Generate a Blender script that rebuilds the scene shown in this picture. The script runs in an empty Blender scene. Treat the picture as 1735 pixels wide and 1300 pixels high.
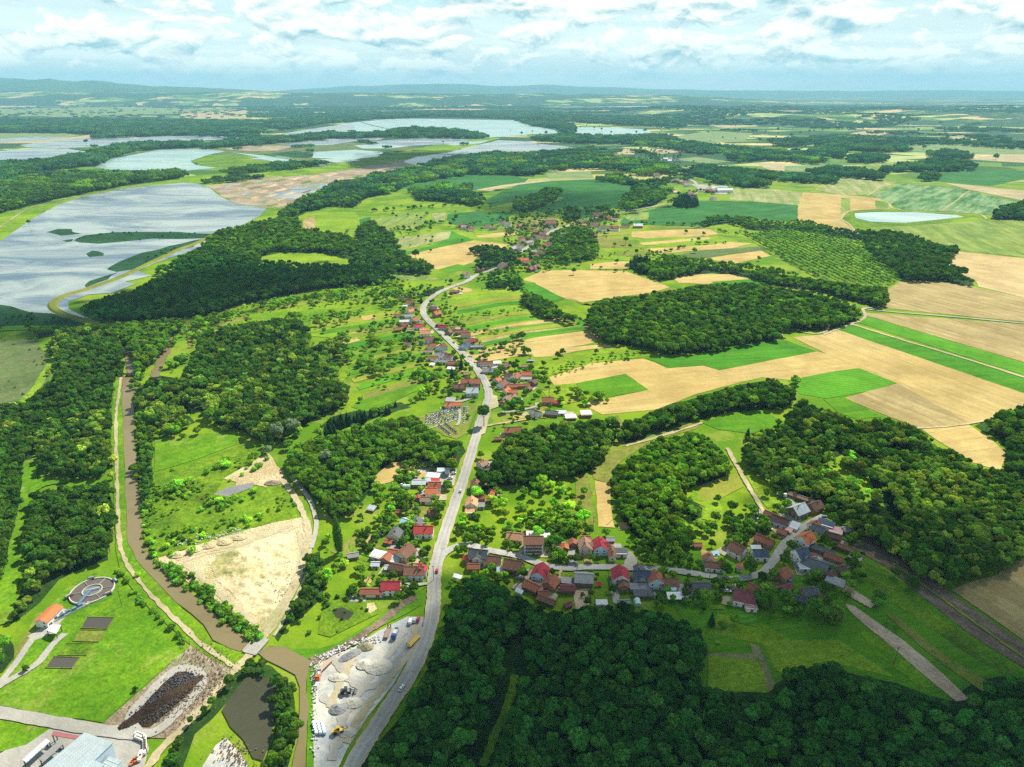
import bpy, bmesh, math, random
import numpy as np
from mathutils import Vector, Matrix
R = math.radians
random.seed(7); rng = np.random.default_rng(7)
SC = bpy.context.scene
COL = SC.collection

# ---------------------------------------------------------------- camera, sky, sun, exposure
CH, PITCH, FOC = 215.0, math.atan(498 / 1180), 1180.0        # camera height, tilt, focal length in photo pixels
cam_d = bpy.data.cameras.new('camera'); cam = bpy.data.objects.new('camera', cam_d); COL.objects.link(cam)
cam.location = (0, 0, CH); cam.rotation_euler = (R(90) - PITCH, 0, 0)
cam_d.sensor_fit = 'HORIZONTAL'; cam_d.sensor_width = 36; cam_d.lens = FOC / 1735 * 36
cam_d.clip_start = 1; cam_d.clip_end = 200000
SC.camera = cam
SUN_EL, SUN_AZ = R(49), R(38)                   # azimuth clockwise from +Y (the view direction)
SUN_DIR = Vector((math.sin(SUN_AZ) * math.cos(SUN_EL), math.cos(SUN_AZ) * math.cos(SUN_EL), math.sin(SUN_EL)))
sun_d = bpy.data.lights.new('sun', 'SUN'); sun = bpy.data.objects.new('sun', sun_d); COL.objects.link(sun)
sun_d.energy = 5.0; sun_d.angle = R(0.5); sun_d.color = (1, 0.93, 0.78)
sun.rotation_euler = SUN_DIR.to_track_quat('Z', 'Y').to_euler()
SC.view_settings.view_transform = 'Standard'; SC.view_settings.look = 'None'
SC.view_settings.gamma = 1; SC.view_settings.use_curve_mapping = False
SC.view_settings.exposure = 0.84
cy = SC.cycles
cy.max_bounces = 4; cy.diffuse_bounces = 2; cy.glossy_bounces = 2; cy.transmission_bounces = 2
cy.transparent_max_bounces = 16; cy.volume_bounces = 0
cy.use_adaptive_sampling = False
cy.sample_clamp_indirect = 4
try:
    cy.use_denoising = False; cy.denoiser = 'OPENIMAGEDENOISE'; cy.denoising_input_passes = 'RGB_ALBEDO_NORMAL'; cy.denoising_prefilter = 'NONE'
except Exception: pass

W = bpy.data.worlds.new('World'); SC.world = W; W.use_nodes = True
def nodes_of(tree): tree.nodes.clear(); return tree
class N:
    """small node-tree writer"""
    def __init__(s, tree): s.t = tree
    def __call__(s, kind, ins=None, **kw):
        n = s.t.nodes.new(kind)
        for k, v in kw.items(): setattr(n, k, v)
        for k, v in (ins or {}).items():
            sk = n.inputs[k]
            if hasattr(v, 'is_output') or isinstance(v, bpy.types.NodeSocket): s.t.links.new(v, sk)
            else:
                if sk.type == 'RGBA' and len(v) == 3: v = (*v, 1)
                sk.default_value = v
        return n
    def math(s, op, a, b=0.0, c=0.0, clamp=False):
        n = s('ShaderNodeMath', {0: a, 1: b, 2: c}, operation=op); n.use_clamp = clamp; return n.outputs[0]
    def vmath(s, op, a, b=(0, 0, 0)):
        n = s('ShaderNodeVectorMath', {0: a, 1: b}, operation=op)
        return n.outputs['Value'] if op == 'DOT_PRODUCT' else n.outputs[0]
    def mix(s, f, a, b, mode='MIX'):
        n = s('ShaderNodeMix', data_type='RGBA', blend_type=mode)
        for i, v in ((0, f), (6, a), (7, b)):
            if isinstance(v, bpy.types.NodeSocket): s.t.links.new(v, n.inputs[i])
            else: n.inputs[i].default_value = (*v, 1) if (i and len(v) == 3) else v
        return n.outputs[2]
    def noise(s, vec, scale, detail=3, rough=.5, dist=0.0):
        return s('ShaderNodeTexNoise', {'Vector': vec, 'Scale': scale, 'Detail': float(detail), 'Roughness': rough, 'Distortion': dist}).outputs['Fac']
    def ramp(s, v, lo, hi):
        n = s('ShaderNodeMapRange', {0: v, 1: lo, 2: hi}); n.clamp = True; n.interpolation_type = 'SMOOTHSTEP'; return n.outputs[0]

w = N(nodes_of(W.node_tree))
sky = w('ShaderNodeTexSky', sky_type='NISHITA', sun_disc=False, sun_elevation=SUN_EL, sun_rotation=SUN_AZ, altitude=200, air_density=1.0, dust_density=1.0, ozone_density=1.0)
skyc = w.mix(1.0, sky.outputs[0], (0.085, 0.105, 0.105), 'MULTIPLY')
gd = w('ShaderNodeTexCoord').outputs['Generated']
sep = w('ShaderNodeSeparateXYZ', {0: gd}); dz = sep.outputs[2]
# clouds seen from the side: flattened 3-D noise on the direction, the same all the way round the horizon
wrp = w('ShaderNodeTexNoise', {'Vector': w.vmath('MULTIPLY', gd, (12.0, 12.0, 22.0)), 'Scale': 1.0, 'Detail': 5.0}).outputs['Color']
v1 = w.vmath('ADD', w.vmath('MULTIPLY', gd, (13.0, 13.0, 32.0)), w.vmath('MULTIPLY', w.vmath('SUBTRACT', wrp, (.5, .5, .5)), (1.1, 1.1, 1.1)))
v1u = w.vmath('ADD', v1, (0.0, 0.0, 0.26))
n1 = w.noise(v1, 1.0, 9, .55)
n1u = w.noise(v1u, 1.0, 9, .55)
n2 = w.noise(w.vmath('MULTIPLY', gd, (3.0, 3.0, 44.0)), 1.0, 7, .6)
n3 = w.noise(w.vmath('MULTIPLY', gd, (4.0, 4.0, 13.0)), 1.0, 3, .5)
up = w.ramp(dz, 0.12, 0.6)
th = w.math('ADD', w.math('MULTIPLY', w.math('SUBTRACT', n3, .5), .35), w.math('MULTIPLY', up, -.12))
cum = w.ramp(w.math('ADD', n1, th), .435, .515)
lit = w.math('MULTIPLY_ADD', w.math('SUBTRACT', n1, n1u), 5.2, .70, True)
sheet_ = w.math('MULTIPLY', w.ramp(n2, .40, .60), w.math('MULTIPLY_ADD', up, -.55, .62))
hz = w.ramp(dz, 0.0, 0.035)
base = w.mix(w.ramp(dz, 0.03, 0.15), (1.22, 1.30, 1.20), (0.46, 0.84, 0.94))
base = w.mix(w.ramp(dz, 0.10, 0.5), base, w.mix(.4, skyc, (0.07, 0.20, 0.36)))
base = w.mix(sheet_, base, (0.82, 0.96, 0.93))
cl = w.mix(lit, (0.34, 0.60, 0.68), (1.50, 1.45, 1.28))
allc = w.mix(w.math('MULTIPLY', cum, w.math('MULTIPLY_ADD', hz, .85, .10)), base, cl)
bg = w('ShaderNodeBackground', {'Color': allc, 'Strength': 0.58})
w.t.links.new(bg.outputs[0], w('ShaderNodeOutputWorld').inputs[0])

# ---------------------------------------------------------------- ground points
cp, sp = math.cos(PITCH), math.sin(PITCH)
def P(u, v, z=0.0):
    """the place on the level z that the survey point (u, v) marks"""
    a = (u - 867.5) / FOC; b = (650 - v) / FOC
    t = (CH - z) / (sp - b * cp)
    return (a * t, (b * sp + cp) * t)
def proj(x, y, z):
    zz = z - CH; d = y * cp - zz * sp; h = y * sp + zz * cp
    return 867.5 + FOC * x / d, 650 - FOC * h / d
def Z(org, s):
    return lambda x, y: (org[0] + x / s, org[1] + y / s)
def inpoly(X, Y, poly):
    X = np.asarray(X, float); Y = np.asarray(Y, float); r = np.zeros(X.shape, bool); n = len(poly); j = n - 1
    for i in range(n):
        xi, yi = poly[i]; xj, yj = poly[j]
        if yi != yj:
            r ^= ((yi > Y) != (yj > Y)) & (X < (xj - xi) * (Y - yi) / (yj - yi) + xi)
        j = i
    return r
def tag(o, label=None, cat=None, group=None, kind=None):
    if label: o['label'] = label
    if cat: o['category'] = cat
    if group: o['group'] = group
    if kind: o['kind'] = kind
    return o
def link(name, me, mt=None, parent=None, loc=None, rz=None):
    o = bpy.data.objects.new(name, me); COL.objects.link(o)
    if mt is not None and me is not None and not me.materials: me.materials.append(mt)
    if parent: o.parent = parent
    if loc is not None: o.location = loc
    if rz is not None: o.rotation_euler = (0, 0, rz)
    return o
def empty(name, loc, rz=0.0):
    return link(name, None, None, None, loc, rz)
def mesh(name, V, F, smooth=False):
    me = bpy.data.meshes.new(name); me.from_pydata([tuple(map(float, v)) for v in V], [], [tuple(map(int, f)) for f in F]); me.update()
    if smooth: me.polygons.foreach_set('use_smooth', [True] * len(me.polygons))
    return me

# ---------------------------------------------------------------- materials
MATS = {}
def new_mat(name):
    m = bpy.data.materials.new(name); m.use_nodes = True; MATS[name] = m
    return m, N(nodes_of(m.node_tree))
def finish(n, col, rough=.9, spec=.1, bump=None, bd=.3, metal=0.0, extra=None):
    ins = {'Base Color': col, 'Roughness': rough, 'Specular IOR Level': spec, 'Metallic': metal}
    if extra: ins.update(extra)
    b = n('ShaderNodeBsdfPrincipled', ins)
    if bump is not None:
        bn = n('ShaderNodeBump', {'Height': bump, 'Distance': bd, 'Strength': 1.0}); n.t.links.new(bn.outputs[0], b.inputs['Normal'])
    n.t.links.new(b.outputs[0], n('ShaderNodeOutputMaterial').inputs[0])
def field_mat(name, c1, c2, c3=None, ang=None, sw=4.0, samt=.5, big=.012, bump=.25, patch=0.0, cp_=None, rows=False, mott=.38, tram=0):
    m, n = new_mat(name)
    pos = n('ShaderNodeNewGeometry').outputs['Position']
    a = n.noise(pos, big, 4, .6); b = n.noise(pos, .09, 5, .65); f = n.noise(pos, .9, 3, .7)
    t = n.ramp(n.math('ADD', n.math('MULTIPLY', a, .6), n.math('MULTIPLY', b, .4)), .40, .60)
    col = n.mix(t, c1, c2)
    if cp_ is not None:
        pn = n.noise(pos, .03, 6, .7); col = n.mix(n.math('MULTIPLY', n.ramp(pn, .52, .66), patch), col, cp_)
    if ang is not None:
        d = n.vmath('DOT_PRODUCT', pos, (math.cos(R(ang + 90)), math.sin(R(ang + 90)), 0))
        d = n.math('ADD', d, n.math('MULTIPLY', a, 3.0))
        cv = n('ShaderNodeCombineXYZ', {0: n.math('MULTIPLY', d, 1.0 / sw)}).outputs[0]
        alongv = n.vmath('DOT_PRODUCT', pos, (math.cos(R(ang)), math.sin(R(ang)), 0))
        cv = n('ShaderNodeCombineXYZ', {0: n.math('MULTIPLY', d, 1.0 / sw), 1: n.math('MULTIPLY', alongv, .006)}).outputs[0]
        s1 = n.noise(cv, 1.0, 5, .75)
        st = n.ramp(s1, .36, .64)
        if rows:
            sn = n.math('SINE', n.math('MULTIPLY', d, 6.283 / sw)); st = n.ramp(sn, -.2, .6)
        col = n.mix(n.math('MULTIPLY', st, samt), col, c3 if c3 is not None else c2)
        if tram:      # wheel lines left by the tractor
            fr = n.math('ABSOLUTE', n.math('SUBTRACT', n.math('FRACT', n.math('MULTIPLY', d, 1.0 / tram)), .5))
            ln = n.math('MULTIPLY', n.math('LESS_THAN', fr, .035), n.ramp(b, .35, .6))
            col = n.mix(n.math('MULTIPLY', ln, .55), col, tuple(x * .62 for x in c1))
    dmp = n.noise(pos, .022, 5, .65); col = n.mix(1.0, col, n.mix(n.ramp(dmp, .36, .64), (.86, .86, .84), (1.10, 1.10, 1.08)), 'MULTIPLY')
    g2 = n.noise(pos, .28, 5, .75)
    lo, hi = 1 - mott, 1 + mott
    col = n.mix(1.0, col, n.mix(n.ramp(n.math('ADD', n.math('MULTIPLY', f, .5), n.math('MULTIPLY', g2, .5)), .30, .70), (lo, lo, lo), (hi, hi, hi)), 'MULTIPLY')
    finish(n, col, .95, .05, n.math('ADD', f, g2), bump)
    return m
def flat_mat(name, c, rough=.8, spec=.2, var=.25, scale=1.5, metal=0.0, rnd=.12):
    m, n = new_mat(name)
    pos = n('ShaderNodeTexCoord').outputs['Object']
    f = n.noise(pos, scale, 4, .65)
    r = n('ShaderNodeObjectInfo').outputs['Random']
    k = n.math('ADD', n.math('MULTIPLY_ADD', f, var * 2, 1 - var), n.math('MULTIPLY_ADD', r, rnd * 2, -rnd))
    col = n.mix(1.0, c, n('ShaderNodeCombineXYZ', {0: k, 1: k, 2: k}).outputs[0], 'MULTIPLY')
    finish(n, col, rough, spec, metal=metal)
    return m
def roof_mat(name, c, metal=0.0):
    """tile or sheet courses across the slope, weathered in blotches"""
    m, n = new_mat(name)
    pos = n('ShaderNodeTexCoord').outputs['Object']
    x = n('ShaderNodeSeparateXYZ', {0: pos})
    s1 = n.math('SINE', n.math('MULTIPLY', x.outputs[1], 15.0)); s2 = n.math('SINE', n.math('MULTIPLY', x.outputs[0], 17.0))
    f = n.noise(pos, .5, 5, .7); g = n.noise(pos, 3.0, 3, .7); r = n('ShaderNodeObjectInfo').outputs['Random']
    k = n.math('ADD', n.math('MULTIPLY_ADD', f, .7, .55), n.math('MULTIPLY_ADD', g, .3, -.05))
    k = n.math('ADD', k, n.math('MULTIPLY', n.math('ADD', s1, s2), .05))
    k = n.math('ADD', k, n.math('MULTIPLY_ADD', r, .3, -.15))
    col = n.mix(1.0, c, n('ShaderNodeCombineXYZ', {0: k, 1: k, 2: k}).outputs[0], 'MULTIPLY')
    finish(n, col, .75 if not metal else .45, .25, n.math('ADD', s1, s2), .03)
    return m
def water_mat(name, c, c2, rough=.12, spec=.5, streak=True):
    m, n = new_mat(name)
    pos = n('ShaderNodeNewGeometry').outputs['Position']
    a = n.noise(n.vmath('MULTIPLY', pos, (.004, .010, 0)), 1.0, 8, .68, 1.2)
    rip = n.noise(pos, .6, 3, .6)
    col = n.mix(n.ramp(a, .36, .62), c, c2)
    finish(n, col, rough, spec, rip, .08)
    return m

def leaf_mat(name, fall, trans=.25):
    """reads the tint of its own instance or object; fall is used by none"""
    m, n = new_mat(name)
    at = n('ShaderNodeAttribute', attribute_type='INSTANCER', attribute_name='tint').outputs['Color']
    pos = n('ShaderNodeTexCoord').outputs['Object']
    f = n.noise(pos, .35, 2, .6); r = n('ShaderNodeObjectInfo').outputs['Random']
    g = n.noise(pos, 2.2, 1, .5)
    k = n.math('ADD', n.math('MULTIPLY_ADD', f, 1.1, .25), n.math('MULTIPLY_ADD', r, .5, -.15))
    k = n.math('MULTIPLY', k, n.math('MULTIPLY_ADD', g, .8, .6))
    col = n.mix(1.0, at, n('ShaderNodeCombineXYZ', {0: k, 1: k, 2: k}).outputs[0], 'MULTIPLY')
    d = n('ShaderNodeBsdfDiffuse', {'Color': col}); tcol = n.mix(1.0, col, (1.3, 1.5, .5), 'MULTIPLY')
    t = n('ShaderNodeBsdfTranslucent', {'Color': tcol})
    ms = n('ShaderNodeMixShader', {0: trans, 1: d.outputs[0], 2: t.outputs[0]})
    n.t.links.new(ms.outputs[0], n('ShaderNodeOutputMaterial').inputs[0])
    return m
LEAF = leaf_mat('leaves', None)
BARK = flat_mat('bark', (.09, .07, .05))
G1, G2 = (.075, .20, .008), (.16, .30, .012)
M = dict(
 grass=field_mat('grass', (.080, .18, .006), (.17, .27, .010), patch=.6, cp_=(.17, .24, .03)),
 lawn=field_mat('lawn', (.075, .19, .006), (.15, .27, .010), (.055, .15, .006), ang=48, sw=6, samt=.45, patch=.85, cp_=(.20, .26, .04)),
 lush=field_mat('lush_grass', (.045, .15, .006), (.08, .21, .008), (.12, .25, .010), ang=10, sw=8, samt=.5, mott=0.22, tram=7),
 meadow=field_mat('meadow', (.13, .24, .010), (.22, .31, .018), (.10, .19, .012), ang=12, sw=12, samt=.5, tram=6),
 dry=field_mat('dry_grass', (0.136, 0.167, 0.025), (0.186, 0.186, 0.043), patch=.5, cp_=(.14, .23, .03)),
 rough=field_mat('rough_scrub_grass', (.065, .145, .008), (.14, .23, .012), patch=.6, cp_=(.045, .09, .010), mott=.5),
 marsh=field_mat('marsh', (0.077, 0.119, 0.038), (0.119, 0.147, 0.059), patch=.7, cp_=(.08, .14, .04)),
 reed=field_mat('reed_bed', (.012, .05, .020), (.025, .075, .03)),
 floor=field_mat('woodland_floor', (.012, .035, .008), (.03, .07, .012)),  # floor tone with the shade between the trees put into the colour
 crop=field_mat('green_crop', (.030, .14, .008), (.05, .19, .010), (.08, .22, .014), ang=8, sw=5, samt=.55, mott=0.2, tram=13),
 crop2=field_mat('row_crop', (.07, .23, .010), (.10, .28, .015), (.03, .14, .012), ang=14, sw=3.2, samt=.5, rows=True, mott=0.2),
 cropd=field_mat('dark_crop', (.020, .10, .022), (.030, .13, .028), (.05, .17, .035), ang=35, sw=14, samt=.6, mott=0.18, tram=22),
 cropl=field_mat('lined_crop', (.020, .105, .025), (.032, .14, .032), (.24, .33, .16), ang=52, sw=26, samt=.8, tram=26),
 wheat=field_mat('wheat', (0.361, 0.270, 0.099), (0.439, 0.342, 0.144), (0.284, 0.206, 0.074), ang=-64, sw=9, samt=.6, mott=0.13, tram=15),
 wheat2=field_mat('ripe_wheat', (0.387, 0.284, 0.104), (0.464, 0.361, 0.149), (0.322, 0.232, 0.079), ang=14, sw=10, samt=.55, mott=0.13, tram=14),
 stub=field_mat('stubble', (0.296, 0.232, 0.099), (0.387, 0.316, 0.149), (0.219, 0.167, 0.074), ang=-64, sw=7, samt=.75, mott=0.15, tram=9),
 pink=field_mat('bare_pale_soil', (0.399, 0.303, 0.149), (0.477, 0.374, 0.189), (0.335, 0.245, 0.114), ang=-60, sw=16, samt=.5, mott=0.13, tram=18),
 soil=field_mat('ploughed_soil', (.16, .12, .085), (.24, .18, .13), (.10, .08, .06), ang=-52, sw=2.6, samt=.8),
 soilp=field_mat('stony_soil', (.42, .31, .21), (.54, .42, .30), (.28, .20, .13), ang=-52, sw=3, samt=.5, mott=0.25),
 strip=field_mat('striped_field', (0.248, 0.248, 0.099), (0.341, 0.310, 0.161), (0.124, 0.211, 0.043), ang=75, sw=16, samt=.9, mott=0.2),
 yel=field_mat('yellow_green_crop', (0.22, 0.27, 0.050), (0.223, 0.285, 0.074), (0.074, 0.149, 0.025), ang=78, sw=22, samt=.8, mott=0.2, tram=24),
 ygr=field_mat('mown_yellow', (0.211, 0.223, 0.025), (0.260, 0.260, 0.043), (0.136, 0.198, 0.019), ang=40, sw=7, samt=.5, mott=0.2),
 farm=field_mat('far_field', (0.124, 0.198, 0.074), (0.186, 0.236, 0.099), mott=0.2),
 fart=field_mat('far_tan', (0.310, 0.260, 0.149), (0.372, 0.310, 0.186), mott=0.12),
 farw=field_mat('far_forest', (.025, .08, .03), (.05, .12, .04), big=.003),
 sand=field_mat('sand', (0.44, 0.345, 0.18), (0.60, 0.50, 0.31), patch=.8, cp_=(.42, .36, .15), bump=1.2, mott=0.15),
 gravel=field_mat('gravel', (0.31, 0.33, 0.35), (0.52, 0.49, 0.41), patch=.8, cp_=(.24, .28, .32), big=.03, bump=.3, mott=0.14),
 track=field_mat('dirt_track', (0.322, 0.273, 0.161), (0.409, 0.353, 0.223), patch=.4, cp_=(.2, .28, .04), mott=0.18),
 pale=field_mat('pale_lane', (0.285, 0.279, 0.248), (0.360, 0.347, 0.310), mott=0.08),
 paved=field_mat('paved_yard', (0.285, 0.277, 0.255), (0.360, 0.345, 0.315), mott=0.1),
 worng=field_mat('worn_grass', (.16, .15, .06), (.22, .20, .09), patch=.5, cp_=(.08, .15, .02)),
 worn=field_mat('worn_asphalt', (.27, .27, .26), (.33, .325, .31), (.24, .24, .235), ang=80, sw=6, samt=.5, mott=.12),
 asphalt=field_mat('asphalt', (.30, .30, .28), (.38, .37, .35), (.25, .25, .24), ang=80, sw=2, samt=.3, mott=0.06),
 verge=field_mat('gravel_shoulder', (0.335, 0.291, 0.186), (0.409, 0.360, 0.248), mott=0.12),
 ash=field_mat('burnt_ash', (.030, .022, .016), (.085, .055, .038), bump=2.0, patch=.5, cp_=(.13, .085, .055)),
 rub=field_mat('rubble_ground', (.22, .17, .12), (.36, .30, .22), patch=.7, cp_=(.10, .16, .04), bump=1.0),
 sludge=flat_mat('dark_sludge', (.065, .06, .055)),
 hill=field_mat('hill_forest', (.03, .09, .035), (.06, .13, .05), big=.0015, patch=.5, cp_=(.16, .22, .10)),
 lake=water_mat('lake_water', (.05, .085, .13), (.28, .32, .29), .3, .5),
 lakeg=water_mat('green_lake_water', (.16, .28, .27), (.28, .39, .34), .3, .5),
 river=water_mat('muddy_water', (.145, .118, .058), (.185, .15, .075), .3, .15),
 pond=water_mat('dark_pond_water', (.035, .038, .02), (.06, .06, .035), .2, .2),
 concrete=flat_mat('concrete', (.45, .43, .39)), dark=flat_mat('dark_metal', (.05, .05, .06), .5, .4),
 glass=flat_mat('window_glass', (.03, .04, .05), .1, .5, .05), tyre=flat_mat('tyre_rubber', (.02, .02, .02)),
 wood=flat_mat('weathered_wood', (.16, .11, .07)), brickw=flat_mat('brick_wall', (.30, .15, .09)),
 white=flat_mat('white_render', (.72, .70, .66)), cream=flat_mat('cream_render', (.66, .56, .40)),
 pinkw=flat_mat('pink_render', (.62, .42, .38)), bluew=flat_mat('pale_blue_render', (.48, .58, .66)),
 greenw=flat_mat('green_render', (.22, .42, .32)), greyw=flat_mat('grey_render', (.34, .33, .32)),
 door=flat_mat('brown_door', (.10, .05, .03)), frame=flat_mat('white_frame', (.75, .75, .74)),
 gg=flat_mat('greenhouse_sheet', (.42, .62, .56), .25, .5), steel=flat_mat('blue_steel', (.12, .20, .30), .4, .5),
 pile=field_mat('gravel_heap', (.40, .38, .33), (.52, .50, .43), bump=.6, mott=0.12), piled=field_mat('dark_gravel_heap', (.18, .19, .21), (.27, .27, .28), bump=.6, mott=0.14),
 sheet=roof_mat('pale_sheet_roof', (.30, .38, .42), 1), maroon_sheet=roof_mat('maroon_sheet', (.26, .09, .09), 1),
 stone=flat_mat('gravestone', (.32, .32, .32)), stoned=flat_mat('dark_gravestone', (.12, .12, .13), .3, .5),
 rock=flat_mat('pale_rock', (.55, .55, .54)),
)
ROOFS = dict(brown=(.20, .095, .06), dbrown=(.11, .06, .045), rust=(.28, .10, .055), orange=(.50, .15, .055), porange=(.50, .26, .14), red=(.40, .045, .04),
  crimson=(.33, .03, .045), maroon=(.22, .06, .07), grey=(.27, .27, .27), dgrey=(.10, .11, .12), navy=(.055, .075, .12), pgrey=(.42, .47, .50),
  white=(.74, .74, .72), tan=(.30, .19, .13), pink=(.66, .38, .34), teal=(.25, .50, .50), lblue=(.34, .55, .68))
RWORD = dict(brown='brown', dbrown='dark brown', rust='rust red', orange='bright orange', porange='pale orange', red='bright red', crimson='crimson',
  maroon='maroon', grey='grey', dgrey='charcoal', navy='navy', pgrey='pale grey', white='white', tan='tan', pink='pink', teal='teal', lblue='light blue')
for k_, v_ in ROOFS.items(): M['roof_' + k_] = roof_mat(k_ + '_roof', v_)
WALLW = dict(w='white', c='cream', p='pinkW', b='bluew', g='greyw', k='brickw', o='wood', n='greenw')
WALLM = dict(w='white', c='cream', p='pinkw', b='bluew', g='greyw', k='brickw', o='wood', n='greenw')
WALLN = dict(w='white', c='cream', p='pink', b='pale blue', g='grey', k='brick', o='wooden', n='green')

# ---------------------------------------------------------------- the ground and everything that lies flat on it
_lay = {}
def catmull(pts, n=6):
    out = []; L = len(pts)
    for i in range(L - 1):
        p0 = pts[max(i - 1, 0)]; p1 = pts[i]; p2 = pts[i + 1]; p3 = pts[min(i + 2, L - 1)]
        for k in range(n):
            t = k / n
            out.append(tuple(.5 * ((2 * p1[j]) + (-p0[j] + p2[j]) * t + (2 * p0[j] - 5 * p1[j] + 4 * p2[j] - p3[j]) * t * t + (-p0[j] + 3 * p1[j] - 3 * p2[j] + p3[j]) * t ** 3) for j in range(len(p1))))
    out.append(tuple(pts[-1])); return out
def layz(layer):
    _lay[layer] = _lay.get(layer, 0) + 1
    return .03 + layer * .07 + _lay[layer] * .0013
def ragged(W_, amp, step):
    """breaks the outline of a patch of ground into an uneven natural edge"""
    out = []
    n = len(W_)
    for i in range(n):
        a = Vector(W_[i]); b = Vector(W_[(i + 1) % n]); L = (b - a).length
        k = max(1, min(24, int(L / step))); nn = Vector((-(b - a).y, (b - a).x)); nn = nn.normalized() if L > 0 else nn
        for j in range(k):
            p = a.lerp(b, j / k); o = amp * random.uniform(-1, 1) * (1 if j else .6)
            out.append((p.x + nn.x * o, p.y + nn.y * o))
    return out
def sheet(name, pts, mt, layer=2, amp=None, smooth=False, world=False, zadd=0.0):
    if not world:     # carry on past the right edge of the view along each boundary's own line
        q_ = []
        for i, p in enumerate(pts):
            if p[0] == 1800:
                nb = [o for o in (pts[i - 1], pts[(i + 1) % len(pts)]) if o[0] < 1790]
                sl = (p[1] - nb[0][1]) / (1800 - nb[0][0]) if nb else .25
                p = (2150, p[1] + max(-.3, min(.7, sl)) * 350)
            q_.append(p)
        pts = q_
    Wp = [P(*p) for p in pts] if not world else pts
    if smooth: Wp = catmull(Wp + [Wp[0]], 5)[:-1]
    d = min(math.hypot(*p) for p in Wp)
    if amp is None: amp = .25
    if amp: Wp = ragged(Wp, amp * max(1, d / 500), 9 * max(1, d / 500))
    z = layz(layer) + zadd
    V = [(x, y, z) for x, y in Wp]
    from mathutils.geometry import tessellate_polygon
    T = tessellate_polygon([[Vector((x, y, 0)) for x, y in Wp]])
    F = []
    for a, b, c in T:
        ax, ay = Wp[a]; bx, by = Wp[b]; cx, cy_ = Wp[c]
        F.append((a, b, c) if (bx - ax) * (cy_ - ay) - (by - ay) * (cx - ax) > 0 else (a, c, b))
    o = link(name, mesh(name, V, F), M[mt] if isinstance(mt, str) else mt); o['kind'] = 'structure'
    return o
def ribbon(name, pts, width, mt, layer=4, jit=.15, world=False, zadd=0.0, w2=None, px=True, off=0.0):
    Wp = [P(*p) for p in pts] if not world else pts
    C = catmull(Wp, 8); V = []; F = []; n = len(C); z = layz(layer) + zadd
    for i, (x, y) in enumerate(C):
        a = Vector(C[max(i - 1, 0)]); b = Vector(C[min(i + 1, n - 1)]); t = (b - a).normalized(); q = Vector((-t.y, t.x))
        ww = width if w2 is None else width + (w2 - width) * i / (n - 1)
        l = ww / 2 + random.uniform(-jit, jit); r = ww / 2 + random.uniform(-jit, jit)
        V += [(x + q.x * (l + off), y + q.y * (l + off), z), (x - q.x * (r - off), y - q.y * (r - off), z)]
    for i in range(n - 1): F.append((2 * i, 2 * i + 1, 2 * i + 3, 2 * i + 2))
    o = link(name, mesh(name, V, F), M[mt]); o['kind'] = 'structure'; return o

# base sheet: grass near by, farmland beyond, out to the horizon
def patchwork():
    m, n = new_mat('farmland')
    pos = n('ShaderNodeNewGeometry').outputs['Position']
    d = n('ShaderNodeSeparateXYZ', {0: pos}).outputs[1]
    v = n('ShaderNodeTexVoronoi', {'Vector': n.vmath('MULTIPLY', pos, (.0045, .0085, 0)), 'Scale': 1.0, 'Randomness': .9})
    cs = n('ShaderNodeSeparateColor', {0: v.outputs['Color']})
    c = n.mix(n.ramp(cs.outputs[0], .25, .3), (.03, .09, .02), (.10, .19, .03))
    c = n.mix(n.ramp(cs.outputs[0], .60, .62), c, (.30, .36, .13))
    c = n.mix(n.ramp(cs.outputs[0], .84, .86), c, (.48, .37, .18))
    big = n.noise(n.vmath('MULTIPLY', pos, (.0006, .0011, 0)), 1.0, 6, .62)
    big = n.math('ADD', big, n.math('MULTIPLY', n.ramp(d, 3500, 9000), .035))
    c = n.mix(n.ramp(big, .495, .515), c, (.03, .08, .035))
    a = n.noise(pos, .02, 4, .65)
    c = n.mix(1.0, c, n.mix(a, (.6, .6, .6), (1.4, 1.4, 1.4)), 'MULTIPLY')
    g = n.mix(n.ramp(n.noise(pos, .012, 5, .65), .42, .6), (.080, .18, .006), (.17, .26, .010))
    g = n.mix(n.math('MULTIPLY', n.ramp(n.noise(pos, .035, 6, .7), .52, .62), .6), g, (.22, .25, .04))
    g = n.mix(1.0, g, n.mix(n.noise(pos, .9, 3, .7), (.65, .65, .65), (1.35, 1.35, 1.35)), 'MULTIPLY')
    col = n.mix(n.ramp(d, 1500, 2300), g, c)
    finish(n, col, .95, .05, n.noise(pos, .5, 4, .7), .4)
    return m
M['base'] = patchwork()
GS = 34000
V = []; F = []
xs = [-36000, -8000, -2500, -900, 0, 900, 2500, 8000, 36000]; ys = [-800, 0, 600, 1500, 3000, 8000, 20000, GS]
for y in ys:
    for x in xs: V.append((x, y, 0))
for j in range(len(ys) - 1):
    for i in range(len(xs) - 1):
        a = j * len(xs) + i; F.append((a, a + 1, a + 1 + len(xs), a + len(xs)))
link('ground', mesh('ground', V, F), M['base'])['kind'] = 'structure'

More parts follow.
